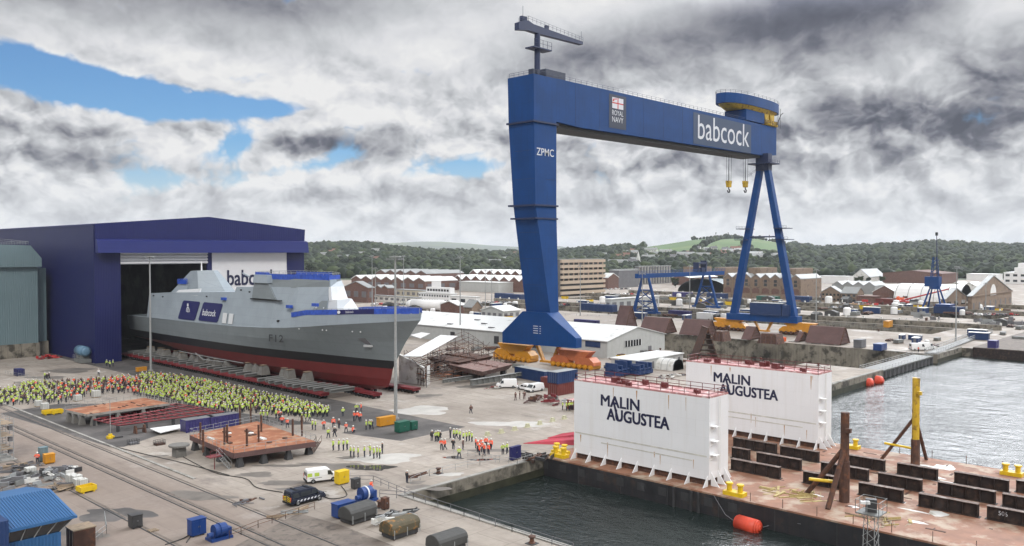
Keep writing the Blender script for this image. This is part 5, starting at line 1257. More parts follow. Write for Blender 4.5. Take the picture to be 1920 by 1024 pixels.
heap(40,905,7,5,75,['galv','beam_grey','slate','steel'],'jumble of grey steel offcuts beyond the blue-roofed cabin','scrap_pile',1.0,1)
heap(85,893,5,4,60,['galv','white_dirty','slate','dark_steel'],'pile of mixed grey and white scrap nearer the rails','scrap_pile',1.2,2)
heap(20,880,5,3,40,['slate','dark_steel','timber'],'dark timber and steel pile at the left edge','scrap_pile',.8,3)
heap(122,915,2.5,2.0,24,['timber','slate','tarp'],'low stack of grey boards by the yellow tray','board_stack',.9,4,lmin=2,lmax=3)
heap(458,944,3.0,1.0,9,['rust_dark','slate'],'loose rusty bars lying on the apron','scrap_pile',.2,5)
heap(545,963,3.4,.8,8,['timber','galv'],'pale timbers stacked by the rail of the apron','timber_stack',.4,6,lmin=2,lmax=4)
heap(90,672,4.5,2.5,26,['red','maroon'],'heap of red steel frames against the hall wall','red_frame_pile',1.2,7)
heap(1015,752,5,3,26,['maroon','rust_dark','primer_brown'],'red-brown steel frames beside the right white van','frame_pile',1.5,8)
heap(1040,756,5,3,22,['maroon','primer_brown','galv'],'red-brown steel frames nearest the barge casing','frame_pile',1.6,9)
heap(930,728,4,2,16,['maroon','timber','white_dirty'],'small mixed pile left of the panel van','frame_pile',.9,10)
heap(1255,707,7,3,24,['rust_dark','slate','white_dirty'],'dark scrap strewn before the white tent','scrap_pile',.9,12)
heap(1490,929,2.6,5.0,34,['rope'],'yellowish ropes laid out on the barge deck by the near edge','rope_pile',.3,13,lmin=2,lmax=4)
heap(1652,975,3.2,4.0,36,['rope','timber'],'coiled yellowish ropes behind the lattice mast on the barge deck','rope_pile',.4,14,lmin=1,lmax=3)
heap(780,893,1.8,1.0,8,['rust_dark','timber'],'bits of rope and timber on the quay by the lone worker','scrap_pile',.3,15)
heap(742,968,3.4,1.8,16,['dark_steel','galv'],'black hoses coiled on the apron by the quay rail','hose_pile',.15,16,lmin=1,lmax=3)
heap(718,985,1.6,1.6,16,['white_dirty','galv'],'white and silver machine parts between the covered winches','parts_pile',1.2,17,lmin=.6,lmax=1.6)
heap(1010,862,3,3,26,['rust_dark','girder','dark_steel'],'rusty chain and tackle at the corner where barge meets quay','tackle_pile',1.0,18)
heap(410,845,1.8,1.4,14,['dark_steel','galv'],'junk on the small concrete pad beside the orange deck','scrap_pile',1.6,19,lmin=.5,lmax=1.6)
for i,(a,b,cx) in enumerate(((1640,568,'red'),(1690,565,'orange'),(1620,574,'red'),(1672,572,'maroon'),(1600,577,'crane_yellow'),(1720,575,'galv'),(1580,575,'white_dirty'),(1888,610,'slate'),(1840,612,'galv'),(1730,600,'galv'))):
    heap(a,b,9,9,22,[cx,'slate','rust_dark' if i%2 else cx],['red goods','orange goods','low red goods','maroon goods','yellow goods','pale goods','whitish goods','dark goods at the right edge','pale staging','pale plates'][i]+' stacked on the far dockside, '+['before the brick shed','left of the blue slewing crane','left of the red containers','right of the red containers','near the mast','at the crane foot','beside the pale cabin','by the jetty','by the gate ramp','between two docks'][i],'goods_stack',4,30+i,lmin=2,lmax=6)
# sacks / white ibc tanks and yellow trays
def ibc():
    t=T('ibc_tank','white tank in a cage','tank'); m=MB(); m.cbox((0,0,.15),(1.1,1.1,1.0)); m.lathe((0,0,1.15),[(.15,0),(.15,.08)],8); m.build('bottle','helmet_white',t)
    m=MB()
    for k in range(5):
        a=-.56+k*.28
        m.box(a-.015,a+.015,-.58,-.56,.15,1.15); m.box(a-.015,a+.015,.56,.58,.15,1.15); m.box(-.58,-.56,a-.015,a+.015,.15,1.15); m.box(.56,.58,a-.015,a+.015,.15,1.15)
    m.build('cage','galv',t); m=MB(); m.cbox((0,0,0),(1.2,1.2,.13)); m.build('pallet','timber',t); return t
clone_at(ibc,[(at(134,905),0,'white caged tank, rear left of four by the yellow tray',1.2),(at(144,907),0,'white caged tank, rear right of four by the yellow tray',1.2),(at(147,913),0,'white caged tank, front left, touching the yellow tray',1.2),(at(155,913),0,'white caged tank, front right, above the yellow tray',1.1),(at(57,893),0,'white tank standing alone in the scrap before the cabinets',1.3)]+[(at(84,768),0,'white sack-like tank left, behind the yellow blocks',1.3),(at(146,752),0,'white caged tank by the crowd, behind the first orange plate',1.3),(at(180,745),0,'white covered tank beside the crowd at the plate',1.5),(at(72,762),0,'white tank far left behind the yellow blocks',1.2)],'white tanks about the yard')
def tray():
    t=T('spill_tray','yellow steel tray','tray'); m=MB(); m.box(-1.2,1.2,-.9,.9,.25,.32); 
    for a in ((-1.2,-1.1,-.9,.9),(1.1,1.2,-.9,.9),(-1.1,1.1,-.9,-.8),(-1.1,1.1,.8,.9)): m.box(*a,.321,1.0)
    m.build('tray','yellow',t)
    for sx in (-.8,.8): m=MB(); m.box(sx-.12,sx+.12,-.85,.85,0,.245); m.build('skid','yellow',t)
    return t
clone_at(tray,[(at(162,922),.1,'open yellow tray in front of the caged tanks'),(at(91,777),0,'yellow block-like tray left, by the white sacks'),(at(106,776),0,'yellow block-like tray right, next to the first orange plate')],'yellow trays')
# pallet
c=at(287,995); t=T('wooden_pallet','wooden pallet lying beside the near-black bin','pallet',c); m=MB()
for k in range(6): m.cbox(c+Vector((-.5+k*.2,0,.1)),(.12,1.1,.03))
m.each('top_board','timber',t); m=MB()
for k in (-.45,0,.45): m.cbox(c+Vector((0,k,0)),(1.2,.1,.1))
m.each('bearer','timber',t)
# concrete block & crate by cabin
c=at(152,1024); t=T('timber_crate','big pale crate with a weathered lid beside the blue-roofed cabin','crate',c); m=MB(); m.cbox(c,(2.6,2.4,2.4)); m.build('body','rust_dark',t); m=MB(); m.cbox(c+Vector((0,0,2.4)),(2.8,2.6,.15)); m.build('lid','timber',t)
for k in (-1,0,1): m=MB(); m.cbox(c+Vector((-1.33,k*1.0,.1)),(.06,.15,2.2)); m.each('batten','timber',t)
# blue roofed control cabin
t=T('control_cabin','blue control cabin with a ribbed blue roof and slanted glazing at the bottom left','cabin',at(70,1060))
ev=6.4; c1=at(12,995,ev); c2=at(145,967,ev); X0,X1,Y0=c1.x,c2.x,c2.y
zr=ev
for _ in range(200):
    zr+=.03
    if at(94,917,zr).x<=X1: break
Y1=at(94,917,zr).y; sl_=(zr-ev)/(Y1-Y0); XL=X0-6
m=MB()
k=0; x=X0
while x<X1-.1:
    xe=min(x+.14,X1); m.prism([(x,Y0,ev),(x,Y1,zr),(x,Y1,zr+.09),(x,Y0,ev+.09)],(xe-x,0,0)); x+=.30
m.prism([(X0,Y0,ev),(X0,Y1,zr),(X0,Y1+ (Y1-Y0),ev),(X0,Y1+(Y1-Y0),ev-.25),(X0,Y1,zr-.25),(X0,Y0,ev-.25)],(X1-X0,0,0))
m.prism([(XL,Y0+1.2,ev+.2),(XL,Y1,zr),(XL,Y1,zr-.25),(XL,Y0+1.2,ev)],(X0-XL-.01,0,0)); m.build('roof','roof_blue',t)
Yb=Y1+(Y1-Y0)-.6; zw=ev-1.7
m=MB(); m.box(X0+.2,X1-1.5,Y0+.9,Yb,0,zw)
x=X0+.3
while x<X1-1.6: m.box(x,x+.16,Y0+.82,Y0+.9,.3,zw-.05); x+=.36
y=Y0+1.1
while y<Yb-.2: m.box(X1-1.5,X1-1.42,y,y+.16,.3,zw-.05); y+=.36
m.build('wall','roof_blue',t)
m=MB(); m.hexa([(X0+.3,Y0+1.0,zw),(X1-1.6,Y0+1.0,zw),(X1-1.6,Yb,zw),(X0+.3,Yb,zw)],[(X0+.3,Y0+.3,ev-.26),(X1-.4,Y0+.3,ev-.26),(X1-.4,Yb,ev-.26),(X0+.3,Yb,ev-.26)]); m.build('glazing','glass',t)
m=MB()
for f in (0,.25,.5,.75,1): a=Vector((X0+.3+(X1-X0-1.9)*f,Y0+.95,zw)); b=Vector((X0+.3+(X1-X0-.7)*f,Y0+.26,ev-.26)); m.cyl(a,b,.06,.06,5)
for f in (.33,.66): m.cyl((X1-1.55,Y0+1+(Yb-Y0-1)*f,zw),(X1-.36,Y0+.3+(Yb-Y0-.3)*f,ev-.26),.06,.06,5)
m.each('mullion','galv',t)
m=MB(); m.box(X0-3,X0+.1,Y0-.3,Y0+3,0,ev+1.2); m.build('stair_housing','cont_blue',t)
# scaffold cage at left edge
c=at(0,858); t=T('scaffold_cage','galvanised stair cage at the left edge','scaffold',c)
m=MB()
xs_=[c.x-3,c.x-1,c.x+1]; ys_=[c.y-4.2,c.y-2.2,c.y,c.y+2]
for x in xs_:
    for y in ys_: m.cyl((x,y,0),(x,y,7.6),.05,.05,5)
m.build('upright','galv',t); m=MB()
for z in np.arange(.4,7.7,1.0):
    for x in xs_: m.cyl((x,ys_[0],z),(x,ys_[-1],z),.04,.04,4)
    for y in ys_: m.cyl((xs_[0],y,z),(xs_[-1],y,z),.04,.04,4)
m.build('ledger','galv',t); m=MB()
for z in (2.1,4.4,6.6): m.box(xs_[0],xs_[-1],ys_[0],ys_[-1],z,z+.06)
m.build('board','timber',t); m=MB()
for z in (1.2,3.4,5.4): m.cbox((c.x+.7,c.y-3.4,z),(.6,.8,.7))
m.build('box','slate',t)
m=MB(); m.box(xs_[0]-.3,xs_[-1]+.5,ys_[0]-.4,ys_[-1],0.004,.25); m.build('footing','concrete',t)
# ---- steel plates / decks
def plate(name,lab,quad,z,th,mt,legs=True,lh=None,rim=None):
    P=[at(px,py,z) for px,py in quad]; c=sum(P,Vector())/len(P); t=T(name,lab,'steel deck',(c.x,c.y,0))
    if (P[1]-P[0]).cross(P[2]-P[1]).z<0: P=P[::-1]
    m=MB(); m.hexa([p-Vector((0,0,.12)) for p in P],P); m.build('plating',mt,t)
    m=MB()
    for i in range(4): a,b=P[i],P[(i+1)%4]; d=(b-a).normalized(); n_=Vector((d.y,-d.x,0))*.06; m.add([a-Vector((0,0,th))+n_,b-Vector((0,0,th))+n_,b+n_-Vector((0,0,.0)),a+n_-Vector((0,0,.0)),a-Vector((0,0,th)),b-Vector((0,0,th)),b,a],[(0,1,2,3),(4,7,6,5),(3,2,6,7),(0,4,5,1)])
    for k in range(6):
        a=P[0].lerp(P[1],(k+.5)/6); b=P[3].lerp(P[2],(k+.5)/6); m.add([a-Vector((0,0,th)),b-Vector((0,0,th)),b-Vector((0,0,.13)),a-Vector((0,0,.13))],[(0,1,2,3)])
    m.build('side_frame',rim or mt,t)
    if legs:
        for i in range(4):
            for f in (.06,.36,.68):
                p=P[i].lerp(P[(i+1)%4],f).lerp(c.lerp(c,0),.05); m=MB(); h=p.z-th; m.hexa([(p.x-.6,p.y-.6,0),(p.x+.6,p.y-.6,0),(p.x+.6,p.y+.6,0),(p.x-.6,p.y+.6,0)],[(p.x-.3,p.y-.3,h),(p.x+.3,p.y-.3,h),(p.x+.3,p.y+.3,h),(p.x-.3,p.y+.3,h)]); m.each('support','cradle_concrete' if rim=='concrete' else 'dark_steel',t)
    return t,P
t,P=plate('steel_plate_bed','rust-orange plated bed on grey posts in front of the crowd',[(122,768),(163,777),(318,756),(270,746)],2.6,.5,'rust_plate',rim='concrete')
rnd=random.Random(2); m=MB()
for k in range(10): p=P[0].lerp(P[1],rnd.random()).lerp(P[3].lerp(P[2],rnd.random()),rnd.random()); m.cbox(p,(.3,rnd.uniform(.8,2),.12))
m.each('batten','rust_dark',t)
m=MB(); m.rail([P[2]+Vector((0,0,0)),P[3],P[0]],1.1,1.6,.03); m.build('guard_rail','galv',t)
# maroon lattice frame
P=[at(px,py,1.3) for px,py in ((176,787),(221,798),(420,772),(330,757))]; c=sum(P,Vector())/4
t=T('steel_lattice','maroon lattice of steel bars lying flat beside the orange bed','steel frame',(c.x,c.y,0)); m=MB()
for k in range(13): f=k/12; m.cyl(P[0].lerp(P[3],f),P[1].lerp(P[2],f),.14,.14,4)
m.build('cross_bar','maroon',t); m=MB()
for k in range(5): f=k/4; m.cyl(P[0].lerp(P[1],f),P[3].lerp(P[2],f),.18,.18,4)
m.build('long_bar','maroon',t); m=MB()
for k in range(5):
    for f in (0,1): p=P[0].lerp(P[3],k/4).lerp(P[1].lerp(P[2],k/4),f); m.cbox((p.x,p.y,0),(.5,.5,1.2))
m.each('stool','dark_steel',t)
c=at(261,812); t=T('steel_trestle','dark trestle on the road in front of the lattice','trestle',c); m=MB()
for s_ in (-1,1): m.prism([c+Vector((s_*.9,-.8,0)),c+Vector((s_*.9,.8,0)),c+Vector((s_*.9,.3,1.6)),c+Vector((s_*.9,-.3,1.6))],(.3,0,0))
m.each('side','rust_dark',t); m=MB(); m.cbox(c+Vector((0,0,.8)),(2,.2,.2)); m.build('tie','rust_dark',t)
# white slab
P=[at(px,py,.7) for px,py in ((281,803),(300,811),(342,802),(338,796))]; t=T('flat_white_slab','white flat panel on blocks left of the navy containers','panel',sum(P,Vector())/4)
if (P[1]-P[0]).cross(P[2]-P[1]).z<0: P=P[::-1]
m=MB(); m.hexa([p-Vector((0,0,.15)) for p in P],P); m.build('sheet','white',t); m=MB(); m.cbox((P[0].lerp(P[2],.3)*1).to_tuple()[:2]+(0,),(1,1,.5)); m.cbox((P[0].lerp(P[2],.7)*1).to_tuple()[:2]+(0,),(1,1,.5)); m.each('block','timber',t)
# second orange deck with posts, rails and stairs
t,P=plate('module_deck','raised rust-orange deck with dark posts and guard rails','' or [(356,816),(438,850),(592,828),(482,790)],2.6,.9,'rust_plate',rim='primer_brown')
PP=P; m=MB(); m.rail([P[0],P[1],P[2],P[3],P[0]],1.2,1.8,.035); m.build('guard_rail','galv',t)
for px,py,pt in ((376,833,800),(381,848,806),(421,843,802),(426,838,800),(463,846,811),(485,838,806),(490,818,790),(549,826,797),(566,818,791),(450,797,768),(470,792,767)):
    p=at(px,py,1.7); m=MB(); m.cyl(p,p+Vector((0,0,4.0)),.2,.2,7); m.build('post','rust_dark',t)
rnd=random.Random(4)
for k in range(12):
    p=P[0].lerp(P[1],rnd.uniform(.1,.9)).lerp(P[3].lerp(P[2],rnd.uniform(.1,.9)),rnd.random()); m=MB()
    if k%2: m.cbox(p,(rnd.uniform(.4,.9),rnd.uniform(.8,2.2),.25)) 
    else: m.lathe(p,[(.5,0),(.5,.12),(.42,.2)],12)
    m.build('deck_insert','rust_dark' if k%3 else 'white_dirty',t)
def stairs(A,B,n,w,mt,t):
    d=(B-A); s_=Vector((-d.y,d.x,0)).normalized()*w/2
    m=MB(); m.cyl(A+s_,B+s_,.06,.06,4); m.cyl(A-s_,B-s_,.06,.06,4); m.cyl(A+s_+Vector((0,0,1)),B+s_+Vector((0,0,1)),.04,.04,4); m.cyl(A-s_+Vector((0,0,1)),B-s_+Vector((0,0,1)),.04,.04,4)
    for k in range(n): p=A.lerp(B,(k+.5)/n); m.cyl(p-s_,p+s_,.09,.09,4)
    for f in (0,.5,1):
        for q in (s_,-s_): p=A.lerp(B,f)+q; m.cyl(p,p+Vector((0,0,1)),.03,.03,4)
    m.build('stair',mt,t)
stairs(at(432,878),at(408,852,2.4),8,1.3,'galv',t); stairs(at(584,850),at(598,828,2.4),8,1.3,'rust_dark',t)
m=MB(); p=at(402,856,2.2); m.cbox(p,(2.4,1.8,.1)); m.rail([p+Vector((-1.2,-.9,.1)),p+Vector((1.2,-.9,.1)),p+Vector((1.2,.9,.1))],1.1,1.2,.03); m.cbox((p.x,p.y,0),(.1,.1,2.2)); m.build('landing','maroon',t)
# round concrete pad with junk
c=at(336,856); t=T('pedestal_table','grey slab on a square plinth beside the orange deck','plinth',c); m=MB(); m.cbox(c,(1.8,1.8,1.9)); m.build('plinth','cradle_concrete',t); m=MB(); m.lathe(c+Vector((0,0,1.9)),[(1.8,0),(1.8,.3)],14); m.build('slab','cradle_concrete',t)
for px,py,lab in ((250,833,'low wire basket on the pale concrete'),(299,834,'dark square basket left of the plinth')):
    c=at(px,py); t=T('wire_basket',lab,'basket',c); m=MB(); m.rail([c+Vector((-.9,-.7,0)),c+Vector((.9,-.7,0)),c+Vector((.9,.7,0)),c+Vector((-.9,.7,0)),c+Vector((-.9,-.7,0))],.9,.5,.03); m.build('cage','dark_steel',t); m=MB(); m.cbox(c,(1.7,1.3,.35)); m.build('load','slate' if px<260 else 'rust_dark',t)
# barriers / guard rails
def railing(lab,pts,h=1.1,step=2,r=.04,mt='galv',name='guard_rail',z=0,group=None,cat='railing'):
    P=[at(*p,z) if len(p)==2 else Vector(p) for p in pts]; t=T(name,lab,cat,P[0],group)
    m=MB(); m.rail(P,h,step,r,0,()); m.each('post',mt,t)
    m=MB()
    for a,b in zip(P,P[1:]):
        for q in (1.,.5): m.cyl(a+Vector((0,0,h*q)),b+Vector((0,0,h*q)),r*.9,r*.9,5)
    m.build('rail',mt,t); return t
railing('guard rail with slim posts along the near quay edge',[(712,932),(775,937),(870,968),(960,998),(1075,1035)],1.1,3,.05,'slate')
railing('guard rail running back from the yellow box to the quay',[(650,905),(700,905),(775,937)],1.1,2.4,.045,'slate')
railing('guard rail beside the apron at the bottom centre',[(770,908),(805,893),(900,872),(985,858)],1.1,3,.035)
railing('low rail at the edge of the apron left of the blue winch',[(430,1010),(452,1003),(484,990),(560,965),(590,955)],1.0,2.4,.04,'rust_dark')
railing('railing along the front of the orange-clad group',[(850,850),(905,862),(970,872),(1010,860)],1.1,2,.035)
railing('crowd barrier in front of the left crowd',[(0,760),(60,757),(130,760),(200,748)],1.1,2.2,.03,name='crowd_barrier',cat='barrier')
railing('crowd barrier between the crowd and the launch road',[(262,700),(330,710),(420,727),(520,752),(620,770)],1.1,2.4,.03,name='crowd_barrier',cat='barrier')
railing('crowd barrier on the near side of the crowd behind the lattice',[(250,742),(300,752),(350,765),(420,780),(500,790),(600,792)],1.1,2.4,.03,name='crowd_barrier',cat='barrier')
railing('barrier along the concrete by the hall, left',[(10,702),(30,706),(110,723),(150,728)],1.1,2.,.04,name='crowd_barrier',cat='barrier')
railing('railing around the stairs at the bottom left',[(170,1010),(175,1020),(200,1000),(196,975)],1.2,1.2,.03)
railing('dockside railing beyond the brown sections',[(1230,592),(1370,598),(1500,606),(1680,622)],1.3,6,.07,'galv')
railing('dockside railing under the beige block',[(1000,588),(1060,592),(1145,594)],1.3,6,.07,'galv')
railing('railing on the far dock edge right',[(1560,607),(1700,616),(1810,623)],1.3,7,.07,'galv')
railing('railing by the far dock gate',[(1640,657),(1700,664),(1760,668)],1.2,4,.06,'galv')
# ramp to jetty
t=T('access_ramp','grey ramp with railings leading to the jetty','ramp',at(1830,640)); A=at(1745,662,.4); B=at(1852,622,.6)
d=(B-A); s_=Vector((-d.y,d.x,0)).normalized()*2; m=MB(); m.hexa([A-s_-Vector((0,0,.3)),B-s_-Vector((0,0,.3)),B+s_-Vector((0,0,.3)),A+s_-Vector((0,0,.3))],[A-s_,B-s_,B+s_,A+s_]); m.build('deck','beam_grey',t)
m=MB(); m.rail([A-s_,B-s_],1.5,2.5,.08); m.rail([A+s_,B+s_],1.5,2.5,.08); m.build('handrail','galv',t)
# yellow markers in a row, red tarpaulins
def marker():
    t=T('ground_marker','pale yellow ground marker','marker'); m=MB(); m.prism([(-.6,-.25,0),(.6,-.25,0),(.35,-.25,.8),(-.35,-.25,.8)],(0,.5,0)); m.build('body','rope_y',t); m=MB(); m.cbox((0,0,0),(1.6,.9,.06)); m.build('base','rope_y',t); return t
m_('rope_y',.55,.52,.20,rough=.8)
clone_at(marker,[(at(px,py),0,l) for px,py,l in ((914,817,'leftmost pale yellow marker in the row across the apron'),(940,812,'second pale yellow marker from the left'),(965,807,'third pale yellow marker from the left'),(989,801,'middle pale yellow marker of the row'),(1012,796,'third pale yellow marker from the casing'),(1036,790,'second pale yellow marker from the casing'),(1058,786,'pale yellow marker closest to the casing'))],'pale yellow markers in a row')
for px,py,lab,w in ((1045,832,'pointed red tarpaulin, front one beside the near casing',12),(1062,822,'red tarpaulin behind the front red one',7)):
    c=at(px,py); t=T('red_cover',lab,'tarpaulin',c); m=MB(); u=Vector((rtx,rty,0)); f_=Vector((fwx,fwy,0))
    m.hexa([c-u*w*.55,c+u*w*.5-f_*1.6,c+u*w*.5+f_*2.0,c-u*w*.1+f_*2.0],[c-u*w*.54+Vector((0,0,.1)),c+u*w*.5-f_*.8+Vector((0,0,1.1)),c+u*w*.5+f_*1.0+Vector((0,0,1.3)),c-u*w*.1+f_*1.0+Vector((0,0,.8))]); m.build('cover','tarp_red',t)
    m=MB()
    for k in range(4): m.cbox(c+u*(k*w*.2-w*.25)+Vector((0,0,0)),(.5,.5,.25))
    m.each('block','timber',t)
m_('tarp_red',.40,.035,.06,rough=.6)
for o in bpy.data.objects:
    if o.type=='MESH' and o.name.startswith('cover') and len(o.data.materials)==0: pass
# ---- partly built deck units and staging beyond the bow
t=T('staging_tent','staging tent frame with two white roof sheets, beyond the bow','staging',at(850,690))
m_('deck_brown',.20,.12,.105,rough=.8,var=.25,vs=.5,c2=(.30,.25,.23),amt=.25)
A=at(752,712); 
m=MB()
for (q0,q1,q2,q3,z0,z1) in (((755,668),(790,668),(858,630),(826,628),8.2,10.8),((770,628),(788,634),(806,625),(790,623),9.5,10.5)):
    P=[at(*q0,z0),at(*q1,z0),at(*q2,z1),at(*q3,z1)]
    if (P[1]-P[0]).cross(P[2]-P[1]).z<0: P=P[::-1]
    m.hexa([p-Vector((0,0,.15)) for p in P],P)
m.build('roof_sheet','white',t)
P0=at(760,690,0); m=MB(); rnd=random.Random(8)
base=[at(758,712),at(800,727),at(950,700),at(870,660)]
for i in range(9):
    for j in range(4):
        p=base[0].lerp(base[3],j/3).lerp(base[1].lerp(base[2],j/3),i/8)
        h=8.5-5.0*(i/8); m.cyl(p,p+Vector((0,0,h)),.08,.08,4)
m.each('standard','dark_steel',t); m=MB()
for lv_ in range(1,6):
    for i in range(8):
        for j in range(4):
            z0=min(lv_*1.5,8.5-5*(i/8)); z1=min(lv_*1.5,8.5-5*((i+1)/8))
            p=base[0].lerp(base[3],j/3).lerp(base[1].lerp(base[2],j/3),i/8); q=base[0].lerp(base[3],j/3).lerp(base[1].lerp(base[2],j/3),(i+1)/8)
            m.cyl(p+Vector((0,0,z0)),q+Vector((0,0,z1)),.07,.07,4)
    for i in range(9):
        z0=min(lv_*1.5,8.5-5*(i/8)); p=base[0].lerp(base[1],0).lerp(base[1],i/8); 
        a=base[0].lerp(base[1],i/8); b=base[3].lerp(base[2],i/8); m.cyl(a+Vector((0,0,z0)),b+Vector((0,0,z0)),.07,.07,4)
for i in range(0,8,1):
    a=base[0].lerp(base[1],i/8); b=base[0].lerp(base[1],(i+1)/8); m.cyl(a,b+Vector((0,0,4.5)),.06,.06,4)
for k in range(90):
    i,j=rnd.random(),rnd.random(); p=base[0].lerp(base[3],j).lerp(base[1].lerp(base[2],j),i)+Vector((0,0,rnd.uniform(.6,7.5-4.6*i))); u=Vector(rnd.choice(((1,0,0),(0,1,0),(.7,0,.5),(0,.7,.4),(0,0,1))))*rnd.uniform(1.5,5); m.cyl(p,p+u,.08,.08,4)
m.build('ledger','rust_dark',t)
m=MB()
for k in range(60):
    i,j=rnd.random(),rnd.random(); p=base[0].lerp(base[3],j).lerp(base[1].lerp(base[2],j),i); m.cbox(p+Vector((0,0,rnd.choice((1.6,3.1,4.6))*(1-.5*i))),(rnd.uniform(.8,3),rnd.uniform(.5,1.6),.12),0,rnd.choice((0,.1,1.57)))
m.build('board','rust_plate',t)
t=T('concrete_block','tall pale grey L-shaped block standing by the bow','block',at(770,720)); 
a=at(748,716); b=at(795,722); m=MB(); m.prism([a,b,b+Vector((0,0,4.8)),a+Vector((0,0,7.8))],(1.2,1.0,0)); m.build('body','white_dirty',t); m=MB(); m.hexa([b+Vector((-.1,-1.2,0)),b+Vector((.2,-1.2,0)),b+Vector((2.2,0,0)),b+Vector((2,0,0))],[b+Vector((-.1,-1.2,5.3)),b+Vector((.2,-1.2,5.3)),b+Vector((2.2,0,5.3)),b+Vector((2,0,5.3))]); m.build('end_face','white_dirty',t)
def deckunit(name,lab,quad,z,th,mt): 
    P=[at(px,py,z) for px,py in quad]
    if (P[1]-P[0]).cross(P[2]-P[1]).z<0: P=P[::-1]
    c=sum(P,Vector())/4; t=T(name,lab,'deck unit',(c.x,c.y,0))
    m=MB(); m.hexa([c.lerp(p,.86)-Vector((0,0,th)) for p in P],P); m.build('shell',mt,t)
    m=MB()
    for i in range(4): m.cbox(((c.lerp(P[i],.7)).x,(c.lerp(P[i],.7)).y,0),(1.2,1.2,z-th))
    m.each('support','dark_steel',t)
    m=MB()
    for k in range(6): p=P[0].lerp(P[1],(k+.5)/6).lerp(P[3].lerp(P[2],(k+.5)/6),.5); m.cbox(p,(.8,1.8,.4))
    m.build('stiffener',mt,t); return t
deckunit('deck_unit','pink-brown deck unit raised on supports by the vans',[(835,682),(905,697),(962,683),(893,671)],3.9,1.5,'deck_brown')
deckunit('deck_unit','rusty deck unit behind, against the staging',[(800,670),(860,680),(925,668),(868,660)],4.6,1.3,'rust_dark')
def sgirder():
    t=T('grey_girder','long pale grey girder','girder'); m=MB(); m.box(-.05,.05,-7,7,.05,1.15); m.build('web','beam_grey',t); m=MB(); m.box(-.45,.45,-7,7,1.15,1.22); m.build('top_flange','beam_top',t); m=MB(); m.box(-.45,.45,-7,7,0,.05); m.build('bottom_flange','beam_grey',t); m=MB()
    for k in range(9): m.box(-.42,.42,-6.9+k*1.7,-6.85+k*1.7,.05,1.15)
    m.build('stiffener','beam_grey',t); return t
clone_at(sgirder,[(at(925,716,.9),R(90),'long pale girder in front of the raised deck unit',1.25),(at(858,714,.9),R(90),'pale girder left, under the staging',.8),(at(965,706,.9),R(90),'pale girder end beside the panel van',.8)],'pale grey girders by the vans')
# lattice mast & basket rising from the water at the barge side
c=Vector((108.5,at(1638,1010).y,0)); c=at(1632,1075); t=T('lattice_tower','lattice mast with a railed basket and floodlights at the barge edge','lattice mast',c); h=top(1632,960,c)
m=MB()
for sx in (-.7,.7):
    for sy in (-.7,.7): m.cyl(c+Vector((sx,sy,0)),c+Vector((sx*.8,sy*.8,h)),.05,.05,5)
m.build('upright','galv',t); m=MB(); k=0
for z in np.arange(0,h-1,1.1):
    s0=.7; 
    for a,b in (((-s0,-s0),(s0,-s0)),((s0,-s0),(s0,s0)),((s0,s0),(-s0,s0)),((-s0,s0),(-s0,-s0))): m.cyl(c+Vector((*a,z)),c+Vector((*b,z+1.1)),.03,.03,4)
m.build('brace','galv',t)
m=MB(); m.cbox(c+Vector((0,0,h-.1)),(2.6,2.6,.12)); m.build('platform','beam_grey',t)
m=MB(); q=1.3; m.rail([c+Vector((a*q,b*q,h)) for a,b in ((-1,-1),(1,-1),(1,1),(-1,1),(-1,-1))],1.5,1.3,.035); m.build('basket_rail','galv',t)
m=MB(); m.cbox(c+Vector((0,0,h)),(.7,1.2,1.5),0,.4); m.build('floodlight_box','dark_steel',t); m=MB(); m.cbox(c+Vector((-1,.3,h+1.1)),(.5,1.0,.3),0,.5); m.build('floodlight','white',t)
# mooring lines
for lab,pts in (('thin mooring line from the barge corner down to the fender',[at(1336,925,.2),at(1360,965,-2),at(1385,983,WZ+.3)]),('thin mooring line from the fender up to the barge side right',[at(1425,990,WZ+.3),at(1470,978,-2.2),(112.6,50,-1.2)])):
    t=T('mooring_line',lab,'rope',pts[0]); m=MB(); m.tube(pts,.05,4); m.build('rope','slate',t)
# hoses on the ground
def hose(lab,pts):
    P=[at(*p)+Vector((0,0,.07)) for p in pts]; Q=[]
    for i in range(len(P)-1):
        p0=P[max(i-1,0)];p1=P[i];p2=P[i+1];p3=P[min(i+2,len(P)-1)]
        for k in range(6):
            u=k/6; Q.append(.5*((2*p1)+(-p0+p2)*u+(2*p0-5*p1+4*p2-p3)*u*u+(-p0+3*p1-3*p2+p3)*u**3))
    Q.append(P[-1]); m=MB(); m.tube(Q,.07,4); o=m.build('power_cable','cable_dark'); 
    c=sum(Q,Vector())/len(Q); tag(o,lab,'cable')
hose('black cable trailing from the orange deck across the apron',[(330,850),(400,886),(460,898),(482,915),(530,924)]); hose('black cable along the edge of the dark road patch',[(215,838),(270,852),(340,868),(430,892)])
hose('cable curling from the bottom rail to the blue cabinet',[(310,1022),(345,1010),(362,998),(350,1018)]); hose('cable looping from the yellow box past the navy van',[(640,912),(650,930),(620,936),(595,925)])

